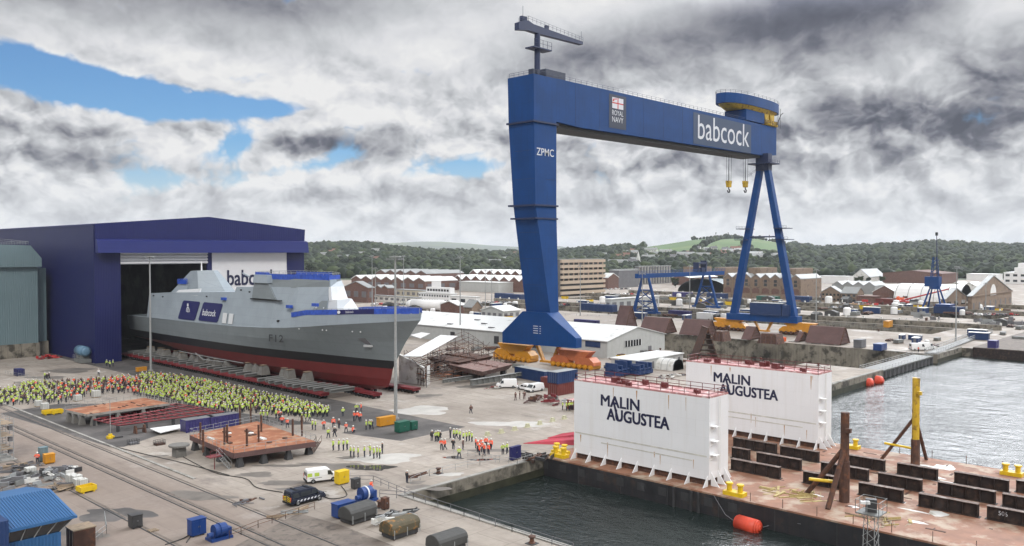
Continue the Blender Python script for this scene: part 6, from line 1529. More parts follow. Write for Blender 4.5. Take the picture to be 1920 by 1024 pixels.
def goods(k):
    t=T('goods','goods','goods'); m=MB()
    if k==0:
        for i in range(3): m.box(-2.4,2.4,-1+i*.7,-.45+i*.7,.3,1.6)
        m.each('stack','beam_grey',t); m=MB(); m.box(-2,-1.7,-1.2,1.4,0,.3); m.box(1.7,2,-1.2,1.4,0,.3); m.each('bearer','timber',t)
    elif k==1:
        m.box(-3,3,-1.2,1.2,.1,2.4); m.build('hut','cont_blue',t); m=MB(); m.box(-3.1,3.1,-1.3,1.3,2.4,2.55); m.build('roof','roof_white',t); m=MB(); m.box(-3.04,-3,-.5,.5,.2,2.1); m.build('door','slate',t)
    elif k==2:
        m.prism([(-1.6,-1,0),(1.6,-1,0),(2.1,-1,1.4),(-2.1,-1,1.4)],(0,2,0)); m.build('skip','yellow',t); m=MB(); m.box(-1.6,1.6,-.8,.8,1.4,1.75); m.build('load','rust_dark',t)
    elif k==3:
        for i in range(5): m.cyl((-3,-1+i*.5,.6+.3*(i%2)),(3,-1+i*.5,.6+.3*(i%2)),.22,.22,8)
        m.each('pipe','rust_dark',t); m=MB(); m.box(-2.2,-2,-1.4,1.4,0,.4); m.box(2,2.2,-1.4,1.4,0,.4); m.each('cradle','dark_steel',t)
    elif k==4:
        m.lathe((0,0,.2),[(1.2,0),(1.3,.2),(1.3,2.4),(.8,2.8)],12); m.build('tank','white',t); m=MB(); m.cbox((0,0,0),(2.8,2.8,.2)); m.build('plinth','concrete',t)
    else:
        m.prism([(-2.6,-1.3,0),(2.6,-1.3,0),(2.6,-1.3,2.2),(0,-1.3,3),(-2.6,-1.3,2.2)],(0,2.6,0)); m.build('shelter','tarp',t); m=MB(); m.box(-1,1,-1.35,-1.3,0,1.9); m.build('opening','black',t)
    return t
GN=['grey beam stack','small blue hut','yellow skip','bundle of rusty pipes','white upright tank','grey peaked shelter']; GC=['stack','hut','skip','pipes','tank','shelter']
gp=[None]*6; rnd=random.Random(77)
def scatter(n,x0,x1,y0,y1,where,kk=(0,1,2,3,4,5),s_=1.):
    for _ in range(n):
        px,py=rnd.uniform(x0,x1),rnd.uniform(y0,y1); k=rnd.choice(kk); p=at(px,py)
        if gp[k] is None: gp[k]=goods(k); o=gp[k]
        else: o=cp(gp[k])
        o.location=p; o.rotation_euler=(0,0,R(rnd.choice((0,90)))+rnd.uniform(-.15,.15)); q=s_*rnd.uniform(.8,1.3); o.scale=(q,q,q)
        o['label']='%s %s'%(GN[k],where); o['category']=GC[k]; o['group']='%s %s'%(GN[k]+'s',where)
scatter(34,700,975,574,600,'among the low buildings behind the ship bow',s_=1.1); scatter(34,1045,1330,560,580,'in the yard before the grey blocks',s_=1.3); scatter(26,1535,1740,566,582,'on the far quay before the brick sheds',s_=1.5)
scatter(16,1560,1900,583,592,'along the far docks at the right',s_=1.3); scatter(8,1640,1780,632,655,'on the quay behind the dock gate',(0,1,3,4),.8); scatter(20,1180,1600,586,600,'between the docks under the small gantry crane',(0,1,3,5),1.1)
scatter(18,1340,1540,566,580,'beyond the splayed crane leg',s_=1.3); scatter(12,1830,1915,600,640,'by the jetty at the right edge',(0,1,3,5),1.); scatter(14,830,1000,650,700,'round the staging beyond the bow',(0,3),.8); scatter(10,1120,1290,655,700,'before the white gable shed',(0,3,5,2),.7)
# ---------------- people
def skin_mesh(joints,edges,rad,sub=1):
    me=bpy.data.meshes.new('sk'); me.from_pydata(joints,edges,[]); o=bpy.data.objects.new('sk',me); col.objects.link(o)
    md=o.modifiers.new('s','SKIN'); 
    if sub: ms=o.modifiers.new('u','SUBSURF'); ms.levels=sub; ms.render_levels=sub
    for i,r in enumerate(rad): v=me.skin_vertices[0].data[i]; v.radius=(r[0],r[1]) if isinstance(r,tuple) else (r,r); v.use_root=(i==0)
    bpy.context.view_layer.update()
    dg=bpy.context.evaluated_depsgraph_get(); r=bpy.data.meshes.new_from_object(o.evaluated_get(dg)); bpy.data.objects.remove(o); return r
def pose(kind):
    J={'pelvis':(0,0,.95),'waist':(0,0,1.1),'chest':(0,.0,1.35),'neck':(0,0,1.5),'head':(0,.02,1.62),'crown':(0,.01,1.76)}
    L={'hipL':(-.1,0,.9),'kneeL':(-.12,.02,.5),'ankL':(-.13,-.02,.09),'toeL':(-.14,.13,.05),'hipR':(.1,0,.9),'kneeR':(.12,.02,.5),'ankR':(.13,-.02,.09),'toeR':(.14,.13,.05)}
    A={'shL':(-.19,0,1.42),'elL':(-.25,-.02,1.14),'wrL':(-.25,.06,.88),'haL':(-.25,.09,.79),'shR':(.19,0,1.42),'elR':(.25,-.02,1.14),'wrR':(.25,.06,.88),'haR':(.25,.09,.79)}
    if kind==1: A.update(elR=(.3,.05,1.2),wrR=(.18,.28,1.42),haR=(.15,.33,1.5))
    if kind==2: L.update(kneeL=(-.11,.16,.52),ankL=(-.12,.2,.09),toeL=(-.12,.35,.06),kneeR=(.11,-.03,.5),ankR=(.12,-.28,.12),toeR=(.12,-.15,.05)); A.update(wrL=(-.24,.2,.95),haL=(-.24,.26,.9),elR=(.25,-.12,1.16),wrR=(.26,-.12,.9),haR=(.26,-.1,.8))
    if kind==3: A.update(elL=(-.34,-.06,1.2),wrL=(-.2,.08,1.05),haL=(-.14,.1,1.03),elR=(.34,-.06,1.2),wrR=(.2,.08,1.05),haR=(.14,.1,1.03))
    if kind==4: L.update(kneeL=(-.2,.02,.5),ankL=(-.26,-.02,.09),toeL=(-.29,.12,.05),kneeR=(.2,.02,.5),ankR=(.26,-.02,.09),toeR=(.29,.12,.05)); A.update(elL=(-.24,.04,1.15),wrL=(-.08,.2,1.16),haL=(0,.22,1.18),elR=(.24,.04,1.15),wrR=(.08,.2,1.1),haR=(0,.22,1.1))
    if kind==5: # crouching
        for d in (J,A):
            for k in d: x,y,z=d[k]; d[k]=(x,y+.1,z-.5)
        L.update(hipL=(-.1,0,.42),kneeL=(-.17,.35,.5),ankL=(-.16,.1,.09),toeL=(-.16,.26,.05),hipR=(.1,0,.42),kneeR=(.17,.35,.5),ankR=(.16,.1,.09),toeR=(.16,.26,.05))
    return {**J,**L,**A}
RAD={'pelvis':(.17,.12),'waist':(.15,.11),'chest':(.18,.12),'neck':.06,'head':(.095,.11),'crown':(.07,.08),'hip':.095,'knee':.065,'ank':.045,'toe':.04,'sh':.075,'el':.052,'wr':.038,'ha':.035}
EDG=[('pelvis','waist'),('waist','chest'),('chest','neck'),('neck','head'),('head','crown')]+[(a+s_,b+s_) for s_ in 'LR' for a,b in (('hip','knee'),('knee','ank'),('ank','toe'),('sh','el'),('el','wr'),('wr','ha'))]+[('pelvis','hipL'),('pelvis','hipR'),('chest','shL'),('chest','shR')]
def limb(n): return n[:-1] if n[-1] in 'LR' and n[:-1] in RAD else n
def person_proto(kind,jacket,trous,helmet,sub=1,single=False):
    P=pose(kind); names=list(P); idx={n:i for i,n in enumerate(names)}
    me=skin_mesh([P[n] for n in names],[(idx[a],idx[b]) for a,b in EDG],[RAD[limb(n)] for n in names],sub)
    pts=np.array([P[n] for n in names])
    segs=[(idx[a],idx[b],a,b) for a,b in EDG]
    def region(c):
        best=None;bd=9
        for i,j,a,b in segs:
            p,q=pts[i],pts[j]; d=q-p; u=max(0,min(1,np.dot(c-p,d)/np.dot(d,d))); dd=np.linalg.norm(c-(p+d*u))
            if dd<bd: bd=dd; best=(a,b,u)
        a,b,u=best; s_=a+b
        if 'head' in s_ or 'neck' in s_ and u>.6: return 'skin'
        if limb(b)=='ha': return 'skin'
        if limb(b)=='toe' : return 'boot'
        if limb(a) in ('hip','knee') or limb(b)=='hip': return 'leg'
        if a=='pelvis' and u<.2: return 'leg'
        return 'top'
    mats={'skin':'skin','boot':'black','leg':trous,'top':jacket}
    V=[v.co.copy() for v in me.vertices]; Fs=[tuple(p.vertices) for p in me.polygons]
    reg=[region(np.array(sum((V[i] for i in f),Vector())/len(f))) for f in Fs]
    nrm=[v.normal.copy() for v in me.vertices]
    zt=P['chest'][2]; zw=P['waist'][2]
    def sub_(sel,inflate,m=None):
        m=m or MB(); mp={}; 
        for f,r in zip(Fs,reg):
            if r in sel:
                for i in f:
                    if i not in mp: mp[i]=len(m.v); m.v.append(tuple(V[i]+nrm[i]*inflate))
        for f,r in zip(Fs,reg):
            if r in sel: m.f.append(tuple(mp[i] for i in f)); m.m.append(0)
        return m
    head=Vector(P['head']); cr=head+Vector((0,-.01,.03))
    def helm(m,slot=0):
        return m.lathe(cr,[(.155,.02),(.14,.04),(.13,.10),(.09,.16),(.03,.185)],10,slot)
    stripes=jacket in ('hivis_yellow','hivis_orange')
    if single:
        m=MB(); order=['skin','boot','leg','top']; ml=[mats[k] for k in order]+[helmet,'reflective']
        m.v=[tuple(v) for v in V]; m.f=list(Fs); 
        for f,r in zip(Fs,reg):
            c=sum((V[i] for i in f),Vector())/len(f)
            s_=order.index(r)
            m.m.append(s_)
        if helmet=='hair': m.lathe(cr+Vector((0,-.02,-.02)),[(.10,0),(.115,.05),(.105,.12),(.04,.165)],8,4)
        else: helm(m,4)
        if stripes: m.lathe((0,P['chest'][1],zw+.02),[(.185,0),(.185,.05)],8,5)
        o=m.build('person',ml,None,True); return o
    t=T('person','person','person')
    m=MB(); m.v=[tuple(v) for v in V]; m.f=list(Fs); m.m=[0 if r=='skin' else 1 for r in reg]
    # face: nose, eyes
    m.lathe(head+Vector((0,.105,-.01)),[(.018,-.02),(.012,.03)],5)
    body=m.build('body',['skin','black'],t,True)
    tr=sub_({'leg'},.012).build('trousers',trous,t,True)
    jk=sub_({'top'},.022).build('jacket',jacket,t,True)
    if stripes:
        m=MB(); 
        for dz in (-.02,.12):
            n=12; z=zw+dz; c=Vector((0,(P['waist'][1]+P['chest'][1])/2,z))
            m.v+=[(c.x+.205*math.cos(6.283*i/n),c.y+.155*math.sin(6.283*i/n),z+h) for h in (0,.05) for i in range(n)]
            b=len(m.v)-2*n; m.f+=[(b+i,b+(i+1)%n,b+(i+1)%n+n,b+i+n) for i in range(n)]; m.m+=[0]*n
        m.build('reflective_band','reflective',jk)
    m=MB(); helm(m).build('helmet',helmet,t,True) if helmet!='hair' else m.lathe(cr+Vector((0,-.02,-.03)),[(.10,0),(.12,.05),(.11,.12),(.04,.165)],10).build('hair','hair',t,True)
    return t
PC={}
def getp(kind,jacket,trous,helmet):
    k=(kind,jacket,trous,helmet)
    if k not in PC: PC[k]=person_proto(kind,jacket,trous,helmet); return PC[k]
    return cp(PC[k])
JN={'hivis_yellow':'yellow hi-vis','hivis_orange':'orange hi-vis','dark_cloth':'dark jacket','brown_cloth':'drab brown jacket','navy_cloth':'navy jacket','white':'white jacket'}
rnd=random.Random(21)
def put(px,py,jk,lab,kind=None,face=None,tr='navy_cloth',hm='helmet_white'):
    o=getp(rnd.choice((0,1,2,3,4)) if kind is None else kind,jk,tr,hm); o.location=at(px,py); o.rotation_euler=(0,0,rnd.uniform(0,6.28) if face is None else face)
    o['label']='%s in %s%s'%('person',JN[jk],lab); o['group']='workers and visitors standing about the yard'
    k=rnd.uniform(.95,1.04); k*=1.2; o.scale=(1.13*k,1.13*k,k); return o
ORD=['leftmost','second from the left','third from the left','fourth from the left','fifth from the left','sixth from the left','seventh from the left','eighth from the left','ninth from the left','tenth from the left']
Y_,O_,D_,B_='hivis_yellow','hivis_orange','dark_cloth','brown_cloth'
def row(pts,where,**k):
    pts=sorted(pts)
    for i,(px,py,j) in enumerate(pts): put(px,py,j,', %s %s'%('rightmost' if i==len(pts)-1 and i>0 else ORD[i],where),**k)
row([(625,845,Y_),(635.5,845,Y_),(644,845,Y_),(651,844,Y_)],'of four by the deck stairs',face=R(40))
row([(657.6,857,Y_),(663.6,858,Y_),(671.5,858,Y_),(683.5,857,Y_),(694,855.5,Y_),(701,860,Y_),(707,858,Y_),(712,860,Y_),(717,851,D_)],'by the big puddle',face=R(60))
put(615.6,822,Y_,' standing apart above the row of four'); put(627.6,820,D_,' next to the lone yellow one above the row of four')
row([(586,806,Y_),(591.5,807,Y_)],'of the pair right of the orange deck')
row([(607,806,O_),(625,802,O_),(635.5,804,B_),(649,811,O_)],'in the orange line by the deck')
put(661,812,O_,' crouching near the yellow cabinet',kind=5)
row([(663.6,790,O_),(670,789,O_),(675.5,791,O_)],'of three on the road before the bow')
put(668.5,774,Y_,' of the pair nearest the ship on the road'); put(677,773,O_,' of the pair nearest the ship on the road'); put(643,781,Y_,' alone on the road before the bow'); put(611,778,Y_,' alone on the road just past the crowd'); put(599,776,B_,' at the tip of the crowd on the road')
row([(686.5,806,Y_),(693.6,806,Y_),(697,806,D_)],'of the three left of the yellow cabinet')
row([(518,785,Y_),(524,786,O_),(529,798,O_),(539,803,O_),(526,790,B_)],'of the file walking beside the crowd')
row([(489,787,Y_),(494.5,788,Y_),(501.6,787,Y_)],'of the three behind the orange deck posts',face=R(60))
row([(548,779,Y_),(555,779,Y_),(566,791,Y_),(573.6,791,Y_),(580,791,Y_)],'of the five by the barrier')
put(696,925,O_,' standing by the blue winch, the nearest person of all',kind=1,face=R(200)); put(763,906,D_,' and yellow braces, alone by the quay edge',kind=0)
m_('brace',.6,.5,.05)
row([(810,827,D_),(817,828,Y_),(820.7,828,Y_),(825,828,D_)],'of four at the road patch corner'); row([(828,844,O_),(834.5,844,O_)],'of the pair in orange by the puddles')
row([(844.5,822,D_),(851,823,Y_),(856,824,Y_),(862.5,826,Y_),(869,830,Y_),(875,828,Y_),(880,827,Y_),(885,829,Y_)],'in line beside the orange group',face=R(30))
row([(850,843,D_),(868,844,B_)],'of the two between the line and the quay'); put(861,860,Y_,' alone nearest the quay rail at the centre')
row([(892,841,O_),(896,848,O_),(899,854,O_),(902,842,O_),(905,849,O_),(908.5,854,O_),(911,840,O_),(916,852.5,O_),(920.5,844,O_)],'of the orange-clad group')
row([(943,852.5,Y_),(951,851,Y_)],'of the pair beside the navy notice cabinet'); put(883,776,B_,' alone in the middle of the empty apron',hm='hair')
row([(966.5,751,B_),(974.6,749,B_),(983,749,B_)],'of the three near the white vans',hm='hair',tr='brown_cloth'); row([(1055,769,Y_),(1062,770,Y_),(1068,770,Y_),(1073,769,Y_)],'of the four against the near casing')
put(70,870,O_,' by the grey-green cabinet at the rails, arms out',kind=3); row([(200,687,Y_),(206,689,Y_),(212,687,Y_)],'of the three by the hall wall'); put(185,705,'white',' alone on the concrete before the hall'); row([(84,712,Y_),(88,713,D_),(92,712,D_)],'of the three above the left crowd')
row([(1722,661,O_),(1010,752,Y_),(1744,661,Y_)][:1],'by the vans on the far quay')
# the crowd: packed along the launch road and round the plates
def inside(p,poly):
    c=False; n=len(poly)
    for i in range(n):
        (x0,y0),(x1,y1)=poly[i],poly[(i+1)%n]
        if (y0>p[1])!=(y1>p[1]) and p[0]<(x1-x0)*(p[1]-y0)/(y1-y0)+x0: c=not c
    return c
polyA=[(262,709),(283,706),(340,712),(400,723),(480,742),(560,760),(618,774),(612,784),(560,783),(470,774),(400,775),(330,758),(252,742),(240,724)]
polyB=[(0,738),(62,722),(120,722),(170,718),(235,712),(262,712),(256,738),(200,739),(150,748),(120,757),(0,762)]
sp=[]; cell={}
def tryadd(px,py,dmin,tone):
    p=at(px,py); k=(int(p.x/1.),int(p.y/1.))
    for a in (-1,0,1):
        for b in (-1,0,1):
            for q in cell.get((k[0]+a,k[1]+b),()):
                if (q-p).length<dmin: return
    cell.setdefault(k,[]).append(p); sp.append((p,px,py,tone))
rnd=random.Random(99)
for _ in range(26000):
    px=rnd.uniform(238,620); py=rnd.uniform(704,786)
    if inside((px,py),polyA): tryadd(px,py,1.02,'A')
for _ in range(9000):
    px=rnd.uniform(0,262); py=rnd.uniform(710,764)
    if inside((px,py),polyB):
        if px>95 and rnd.random()<.35: continue
        tryadd(px,py,1.3,'B')
sp.sort(key=lambda s_:depth(s_[0]))
nloose=sum(1 for o in bpy.data.objects if o.name.split('.')[0]=='person' and o.parent is None)
NI=max(150,295-nloose)
variants=[]
for kind in (0,1,3,4):
    for jk,hm,tr in ((Y_,'helmet_white','navy_cloth'),(Y_,'hair','dark_cloth'),(O_,'helmet_white','navy_cloth'),(D_,'hair','dark_cloth'),(B_,'hair','navy_cloth'),(Y_,'helmet_white','dark_cloth')): variants.append((kind,jk,hm,tr,None))
cache={}
def choose(px,tone):
    if tone=='A': w=(.44,.26,.035,.10,.065,.10)
    elif px<110: w=(.34,.14,.06,.18,.10,.18)
    else: w=(.14,.07,.22,.24,.23,.10)
    if 250<px<262 or 150<px<250 and rnd.random()<.3: w=(.05,.02,.45,.2,.25,.03)
    j=rnd.choices(range(6),w)[0]; return rnd.randrange(4)*6+j
cm={'B':'the crowd left of the orange plated bed','A':'the long crowd beside the launch road'}
rest=[]
for i,(p,px,py,tone) in enumerate(sp):
    v=choose(px,tone); kind,jk,hm,tr,_=variants[v]
    if v not in cache: cache[v]=[person_proto(kind,jk,tr,hm,sub=0,single=True),0]
    rz=rnd.uniform(-.9,.9)+R(20); k=rnd.uniform(.93,1.05)
    if i<NI:
        e=cache[v]; o=e[0] if not e[1] else cp(e[0]); e[1]=1
        o.location=p; o.rotation_euler=(0,0,rz); k*=1.05; o.scale=(1.15*k,1.15*k,k); where='front of '+cm[tone] 
        o['category']='person'; o['label']='person in %s%s in %s'%(JN[jk],' and white helmet' if hm!='hair' else '',cm[tone]); o['group']='%s, %s'%(cm[tone],JN[jk]+(' helmeted' if hm!='hair' else ''))
    else: rest.append((v,p,rz,k))
bym=['skin','black','navy_cloth','dark_cloth',Y_,O_,D_,B_,'helmet_white','hair','reflective']
vs=[];fs=[];ms=[];base_=0
for v,p,rz,k in rest:
    me=cache[v][0].data; n=len(me.vertices); co_=np.empty(n*3); me.vertices.foreach_get('co',co_); co_=co_.reshape(-1,3)*k*1.05*np.array((1.1,1.1,1))
    c,s_=math.cos(rz),math.sin(rz); q=co_.copy(); q[:,0]=co_[:,0]*c-co_[:,1]*s_; q[:,1]=co_[:,0]*s_+co_[:,1]*c; q+=np.array(p)
    vs.append(q); mi=[bym.index(m_name.name) if m_name.name in bym else 0 for m_name in me.materials]
    for f in me.polygons: fs.append(tuple(base_+i for i in f.vertices)); ms.append(mi[f.material_index])
    base_+=n
if vs:
    M_=MB(); M_.v=[tuple(a) for a in np.concatenate(vs)]; M_.f=fs; M_.m=ms
    # rename: MATS keyed by name
    o=M_.build('crowd',bym); tag(o,'dense crowd in yellow and dark jackets stretching back beside the launch road','crowd',kind='stuff')
for v,e in cache.items():
    if not e[1]: bpy.data.objects.remove(e[0])
# ---------------- background buildings, axis aligned with the yard
def proj(p):
    d=p[0]*fwx+p[1]*fwy; r=p[0]*rtx+p[1]*rty; u=p[2]-H; dd=d*CP-u*SP; return 960+F*r/dd,512-F*(u*CP+d*SP)/dd
def solve(P,axis,px):
    """distance along +axis from P at which the image column px is met"""
    lo,hi=.5,600
    f=lambda t: proj((P.x+(t if axis==0 else 0),P.y+(t if axis==1 else 0),0))[0]
    sgn=1 if axis==0 else -1
    for _ in range(40):
        m=(lo+hi)/2
        if (f(m)-px)*sgn<0: lo=m
        else: hi=m
    return min(lo,400)
def ybld(name,lab,pc,py,pl,pr,pt,wall,roofm,roof='flat',n=1,rise=None,win=None,cat='building',winm='glass',wl=None,maxd=90):
    P=at(pc,py); dy=min(solve(P,1,pl),maxd*3) if pl<pc-1 else 12; dx=min(solve(P,0,pr),maxd) if pr>pc+1 else 14
    h=top(pc,pt,P); t=T(name,lab,cat,P)
    x0,y0,x1,y1=P.x,P.y,P.x+dx,P.y+dy
    m=MB(); m.box(x0,x1,y0,y1,0,h)
    q=MB(); rise=rise or 2.5
    if roof=='flat': q.box(x0-.4,x1+.4,y0-.4,y1+.4,h,h+.5)
    elif roof=='gy':   # ridge along y, gable faces -y
        m.prism([(x0,y0,h),(x1,y0,h),((x0+x1)/2,y0,h+rise)],(0,dy,0)); q.prism([(x0-.5,y0-.4,h-.15),((x0+x1)/2,y0-.4,h+rise+.1),(x1+.5,y0-.4,h-.15),(x1+.5,y0-.4,h+.3),((x0+x1)/2,y0-.4,h+rise+.6),(x0-.5,y0-.4,h+.3)],(0,dy+.8,0))
    elif roof=='gx':   # ridge along x, gable faces -x
        m.prism([(x0,y0,h),(x0,y1,h),(x0,(y0+y1)/2,h+rise)],(dx,0,0)); q.prism([(x0-.4,y0-.5,h-.15),(x0-.4,(y0+y1)/2,h+rise+.1),(x0-.4,y1+.5,h-.15),(x0-.4,y1+.5,h+.3),(x0-.4,(y0+y1)/2,h+rise+.6),(x0-.4,y0-.5,h+.3)],(dx+.8,0,0))
    elif roof=='saw':  # n ridges along x, gables on the -x front
        s_=dy/n
        for k in range(n):
            a=y0+k*s_; m.prism([(x0,a,h),(x0,a+s_,h),(x0,a+s_/2,h+rise)],(dx,0,0))
            q.prism([(x0-.5,a,h-.1),(x0-.5,a+s_/2,h+rise),(x0-.5,a+s_,h-.1),(x0-.5,a+s_,h+.5),(x0-.5,a+s_/2,h+rise+.7),(x0-.5,a,h+.5)],(dx+1,0,0))
    m.build('wall',wall,t); q.build('roof',roofm,t)
    if win:
        st,nw=win[0],win[1]; hh=h/st
        for s2 in range(st):
            for side,length in ((0,dy),(1,dx)):
                k=max(1,int(nw*length/max(dx,dy)))
                if length<4: continue
                for j in range(k):
                    a=(j+.5)*length/k; w_=length/k*.28; z0=s2*hh+hh*.35; z1=s2*hh+hh*.75; m=MB()
                    if side==0: m.box(x0-.06,x0+.02,y0+a-w_,y0+a+w_,z0,z1)
                    else: m.box(x0+a-w_,x0+a+w_,y0-.06,y0+.02,z0,z1)
                    m.build('window',winm,t)
    return t,(x0,y0,x1,y1,h)
ybld('workshop_shed','brick shed with seven white sawtooth roof bays beyond the foredeck','' or 797,547,659,858,528,'brick','roof_white','saw',7,3.2,win=(1,9),winm='slate')
ybld('workshop_shed','long white-roofed sawtooth shed left of the crane leg, front row',993,549,850,1030,529,'brick','roof_white','saw',8,4.0)
ybld('workshop_shed','white-roofed sawtooth shed left of the crane leg, rear row',992,534,880,1030,516,'brick','roof_white','saw',7,4.2)
ybld('workshop_shed','grey-roofed shed behind the seven-bay brick shed',800,530,705,870,514,'brick','roof_grey','saw',5,3.5)
ybld('brick_house','red-brown brick building with a dark doorway right of the ship bridge',690,568,646,702,540,'brick','roof_grey','gx',1,4,win=(1,3),winm='slate')
ybld('brick_workshop','low brick building with pale rooflight strips',728,557,702,741,541,'brick','roof_grey','saw',2,2)
t,b=ybld('office_block','white stepped office building with ribbon windows beyond the bow',842,570,785,856,552,'white','roof_white','flat',win=(2,12))
x0,y0,x1,y1,h=b; m=MB(); m.box(x0+2,x1-1,y0+1,y1-6,h+.5,h+4.4); m.build('upper_storey','white',t); m=MB(); m.box(x0+5,x1-2,y0+14,y0+24,h+4.4,h+9); m.build('plant_room','white',t)
for k in range(8): m=MB(); yy=y0+2.5+k*(y1-y0-9)/8; m.box(x0+1.93,x0+2.01,yy,yy+2.2,h+1.6,h+3.2); m.build('window','glass',t)
ybld('pale_store','pale grey flat shed before the sawtooth roofs',935,549,861,985,531,'wall_pale','roof_white','flat')
ybld('white_annexe','white-walled low block beside the stepped offices',893,574,843,900,558,'white','roof_white','flat',win=(1,3))
ybld('long_annexe','low white building with dark doors beyond the foredeck',783,570,700,790,559,'white_dirty','roof_grey','flat',win=(1,8),winm='slate')
ybld('green_annexe','low olive-grey building behind the white annexe with doors',800,560,742,812,546,'render_cream','roof_grey','flat',win=(1,6),winm='slate')
ybld('small_store','white-roofed store with a brown front beyond the bow rail',858,592,826,872,573,'brick','roof_white','gx',1,2)
ybld('brown_cottage','small brown gabled building left of the white shed',885,594,870,904,577,'stone','roof_grey','gy',1,3.5)
ybld('white_store','small white gabled store just left of the crane leg',943,600,902,975,584,'wall_pale','roof_white','gx',1,2.0,win=(1,4),winm='slate')
# cocooned boat
A=at(762,582); B=at(842,585); t=T('cocooned_hull','long white shrink-wrapped hull lying beyond the bow rail','wrapped hull',A)
m=MB(); prof=[(0,.3),(.06,.75),(.15,1),(.85,1),(.95,.7),(1,.3)]
for a,b in zip(prof,prof[1:]): m.cyl(A.lerp(B,a[0])+Vector((0,0,4)),A.lerp(B,b[0])+Vector((0,0,4)),a[1]*3.2,b[1]*3.2,16)
m.build('wrap','white',t,True); m=MB()
for k in range(6): p=A.lerp(B,.1+.16*k); m.cbox(p,(3,.8,2))
m.build('cradle','rust_dark',t)
# beige office block
t,b=ybld('beige_office_block','seven-storey beige office block with rounded ribbon balconies','' or 1049,557,1040,1131,487,'slate','roof_grey','flat',maxd=200)
x0,y0,x1,y1,h=b; h_=h/7
for k in range(7):
    m=MB(); z=k*h_+h_*.42; m.box(x0+1,x1+.8,y0-1.5,y0+.1,z,z+h_*.56); m.cyl((x1+.8,y0-.7,z+.0),(x1+.8,y0-.7,z+h_*.56),.8,.8,10); m.build('balcony_band','beige',t)
    m=MB(); m.box(x0+1,x1,y0-.12,y0-.02,z-h_*.42+.05,z-.05); wb=m.build('window_band','glass',t)
    if k>2:
        for j in range(9): m=MB(); xx=x0+4+j*(x1-x0-6)/8; m.box(xx,xx+1.8,y0-.2,y0-.12,z-h_*.4,z-.05); m.build('pier','beige',wb)
m=MB(); m.box(x0-6,x0-.05,y0+2,y1,0,h*.98); m.build('stair_tower','brick',t)
ybld('striped_block','grey block with vertical pale fins left of the small gantry crane',1160,540,1142,1197,508,'slate','roof_grey','flat')
def fins(pc,py,pr,pt,n,lab):
    t,b=ybld('finned_block',lab,pc,py,pc-6,pr,pt,'slate','roof_grey','flat',maxd=220); x0,y0,x1,y1,h=b
    for k in range(n): m=MB(); x=x0+(k+.2)*(x1-x0)/n; m.box(x,x+(x1-x0)/n*.38,y0-.5,y0-.02,.5,h); m.build('fin','concrete',t)
    for k in range(n): m=MB(); x=x0+(k+.62)*(x1-x0)/n; m.box(x,x+(x1-x0)/n*.3,y0-.1,y0-.03,1,h-1); m.build('window','glass',t)
fins(1150,537,1197,506,9,'finned grey block left of its taller twin, beyond the car park'); fins(1197,534,1258,500,12,'finned grey block, taller and right, behind the small gantry crane')
ybld('gabled_workshop','brown workshop with a pale roof right of the beige block',1140,542,1126,1160,521,'brick','roof_white','gy',1,4)
ybld('quay_store','long white two-tone store between beige block and gantry crane',1145,584,1135,1236,562,'wall_pale','roof_white','flat',win=(1,7),winm='slate',maxd=200)
ybld('brick_shed','low brick shed far behind the gantry crane',1292,535,1260,1345,521,'brick','roof_white','gx',1,2)
t=T('green_dome_shelter','pale green round-roofed shelter behind the gantry crane','shelter',at(1320,548)); c=at(1318,548); m=MB(); m.prism([(c.x,c.y-26+52*(.5-.5*math.cos(math.pi*k/12)),12*math.sin(math.pi*k/12)) for k in range(13)],(24,0,0)); m.build('shell','grey_clad',t); m=MB()
for k in range(5): m.prism([(c.x+k*5.8,c.y-26.3+52.6*(.5-.5*math.cos(math.pi*q/12)),12.2*math.sin(math.pi*q/12)) for q in range(13)],(.5,0,0))
m.build('hoop','beam_grey',t)
# stone warehouse
t,b=ybld('stone_warehouse','long brown stone warehouse with a row of roof gables behind the far crane leg',1531-30,563,1356,1540,524,'stone','roof_grey','saw',8,3.0,maxd=90)
x0,y0,x1,y1,h=b
for k in range(8):
    yy=y0+(k+.5)*(y1-y0)/8; m=MB(); m.prism([(x0-.08,yy-3,4),(x0-.08,yy+3,4),(x0-.08,yy+3,h*.45),(x0-.08,yy+1.6,h*.52),(x0-.08,yy-1.6,h*.52),(x0-.08,yy-3,h*.45)],(.1,0,0)); m.build('arched_window','brick',t)
    m=MB(); m.box(x0-1.0,x0-.02,yy-(y1-y0)/16-.6,yy-(y1-y0)/16+.6,0,h); m.build('buttress','stone',t)
    for dz in (.62,.8):
        m=MB(); m.box(x0-.08,x0+.02,yy-1.2,yy+1.2,h*dz,h*dz+2.2); m.build('window','glass',t)
m=MB(); 
for k in range(4): m.box(x0+10,x0+40,y0+8+k*30,y0+18+k*30,h+1,h+8)
m.build('upper_gable','stone',t)
ybld('stone_house','pair of grey-roofed stone buildings right of the warehouse, left one',1575,567,1540,1582,549,'stone','roof_grey','gx',1,4,win=(2,5)); ybld('stone_house','pair of grey-roofed stone buildings right of the warehouse, right one',1606,569,1577,1620,551,'stone','roof_grey','gy',1,4,win=(2,4))
ybld('glass_roof_shed','brown shed with white rooflight panels on its slope',1680,562,1636,1702,549,'brick','roof_white','gx',1,5)
ybld('long_brick_shed','long brick shed with a red-brown roof on the skyline of the yard, right',1766,533,1655,1800,514,'brick','brick','gx',1,3,maxd=60)
ybld('grey_sheds','wide flat grey-roofed shed right of the warehouse',1640,552,1560,1662,537,'roof_grey','roof_grey','saw',4,3)
ybld('brick_store','dark red block before the grey-roofed sheds',1640,571,1606,1650,557,'brick','brick','flat')
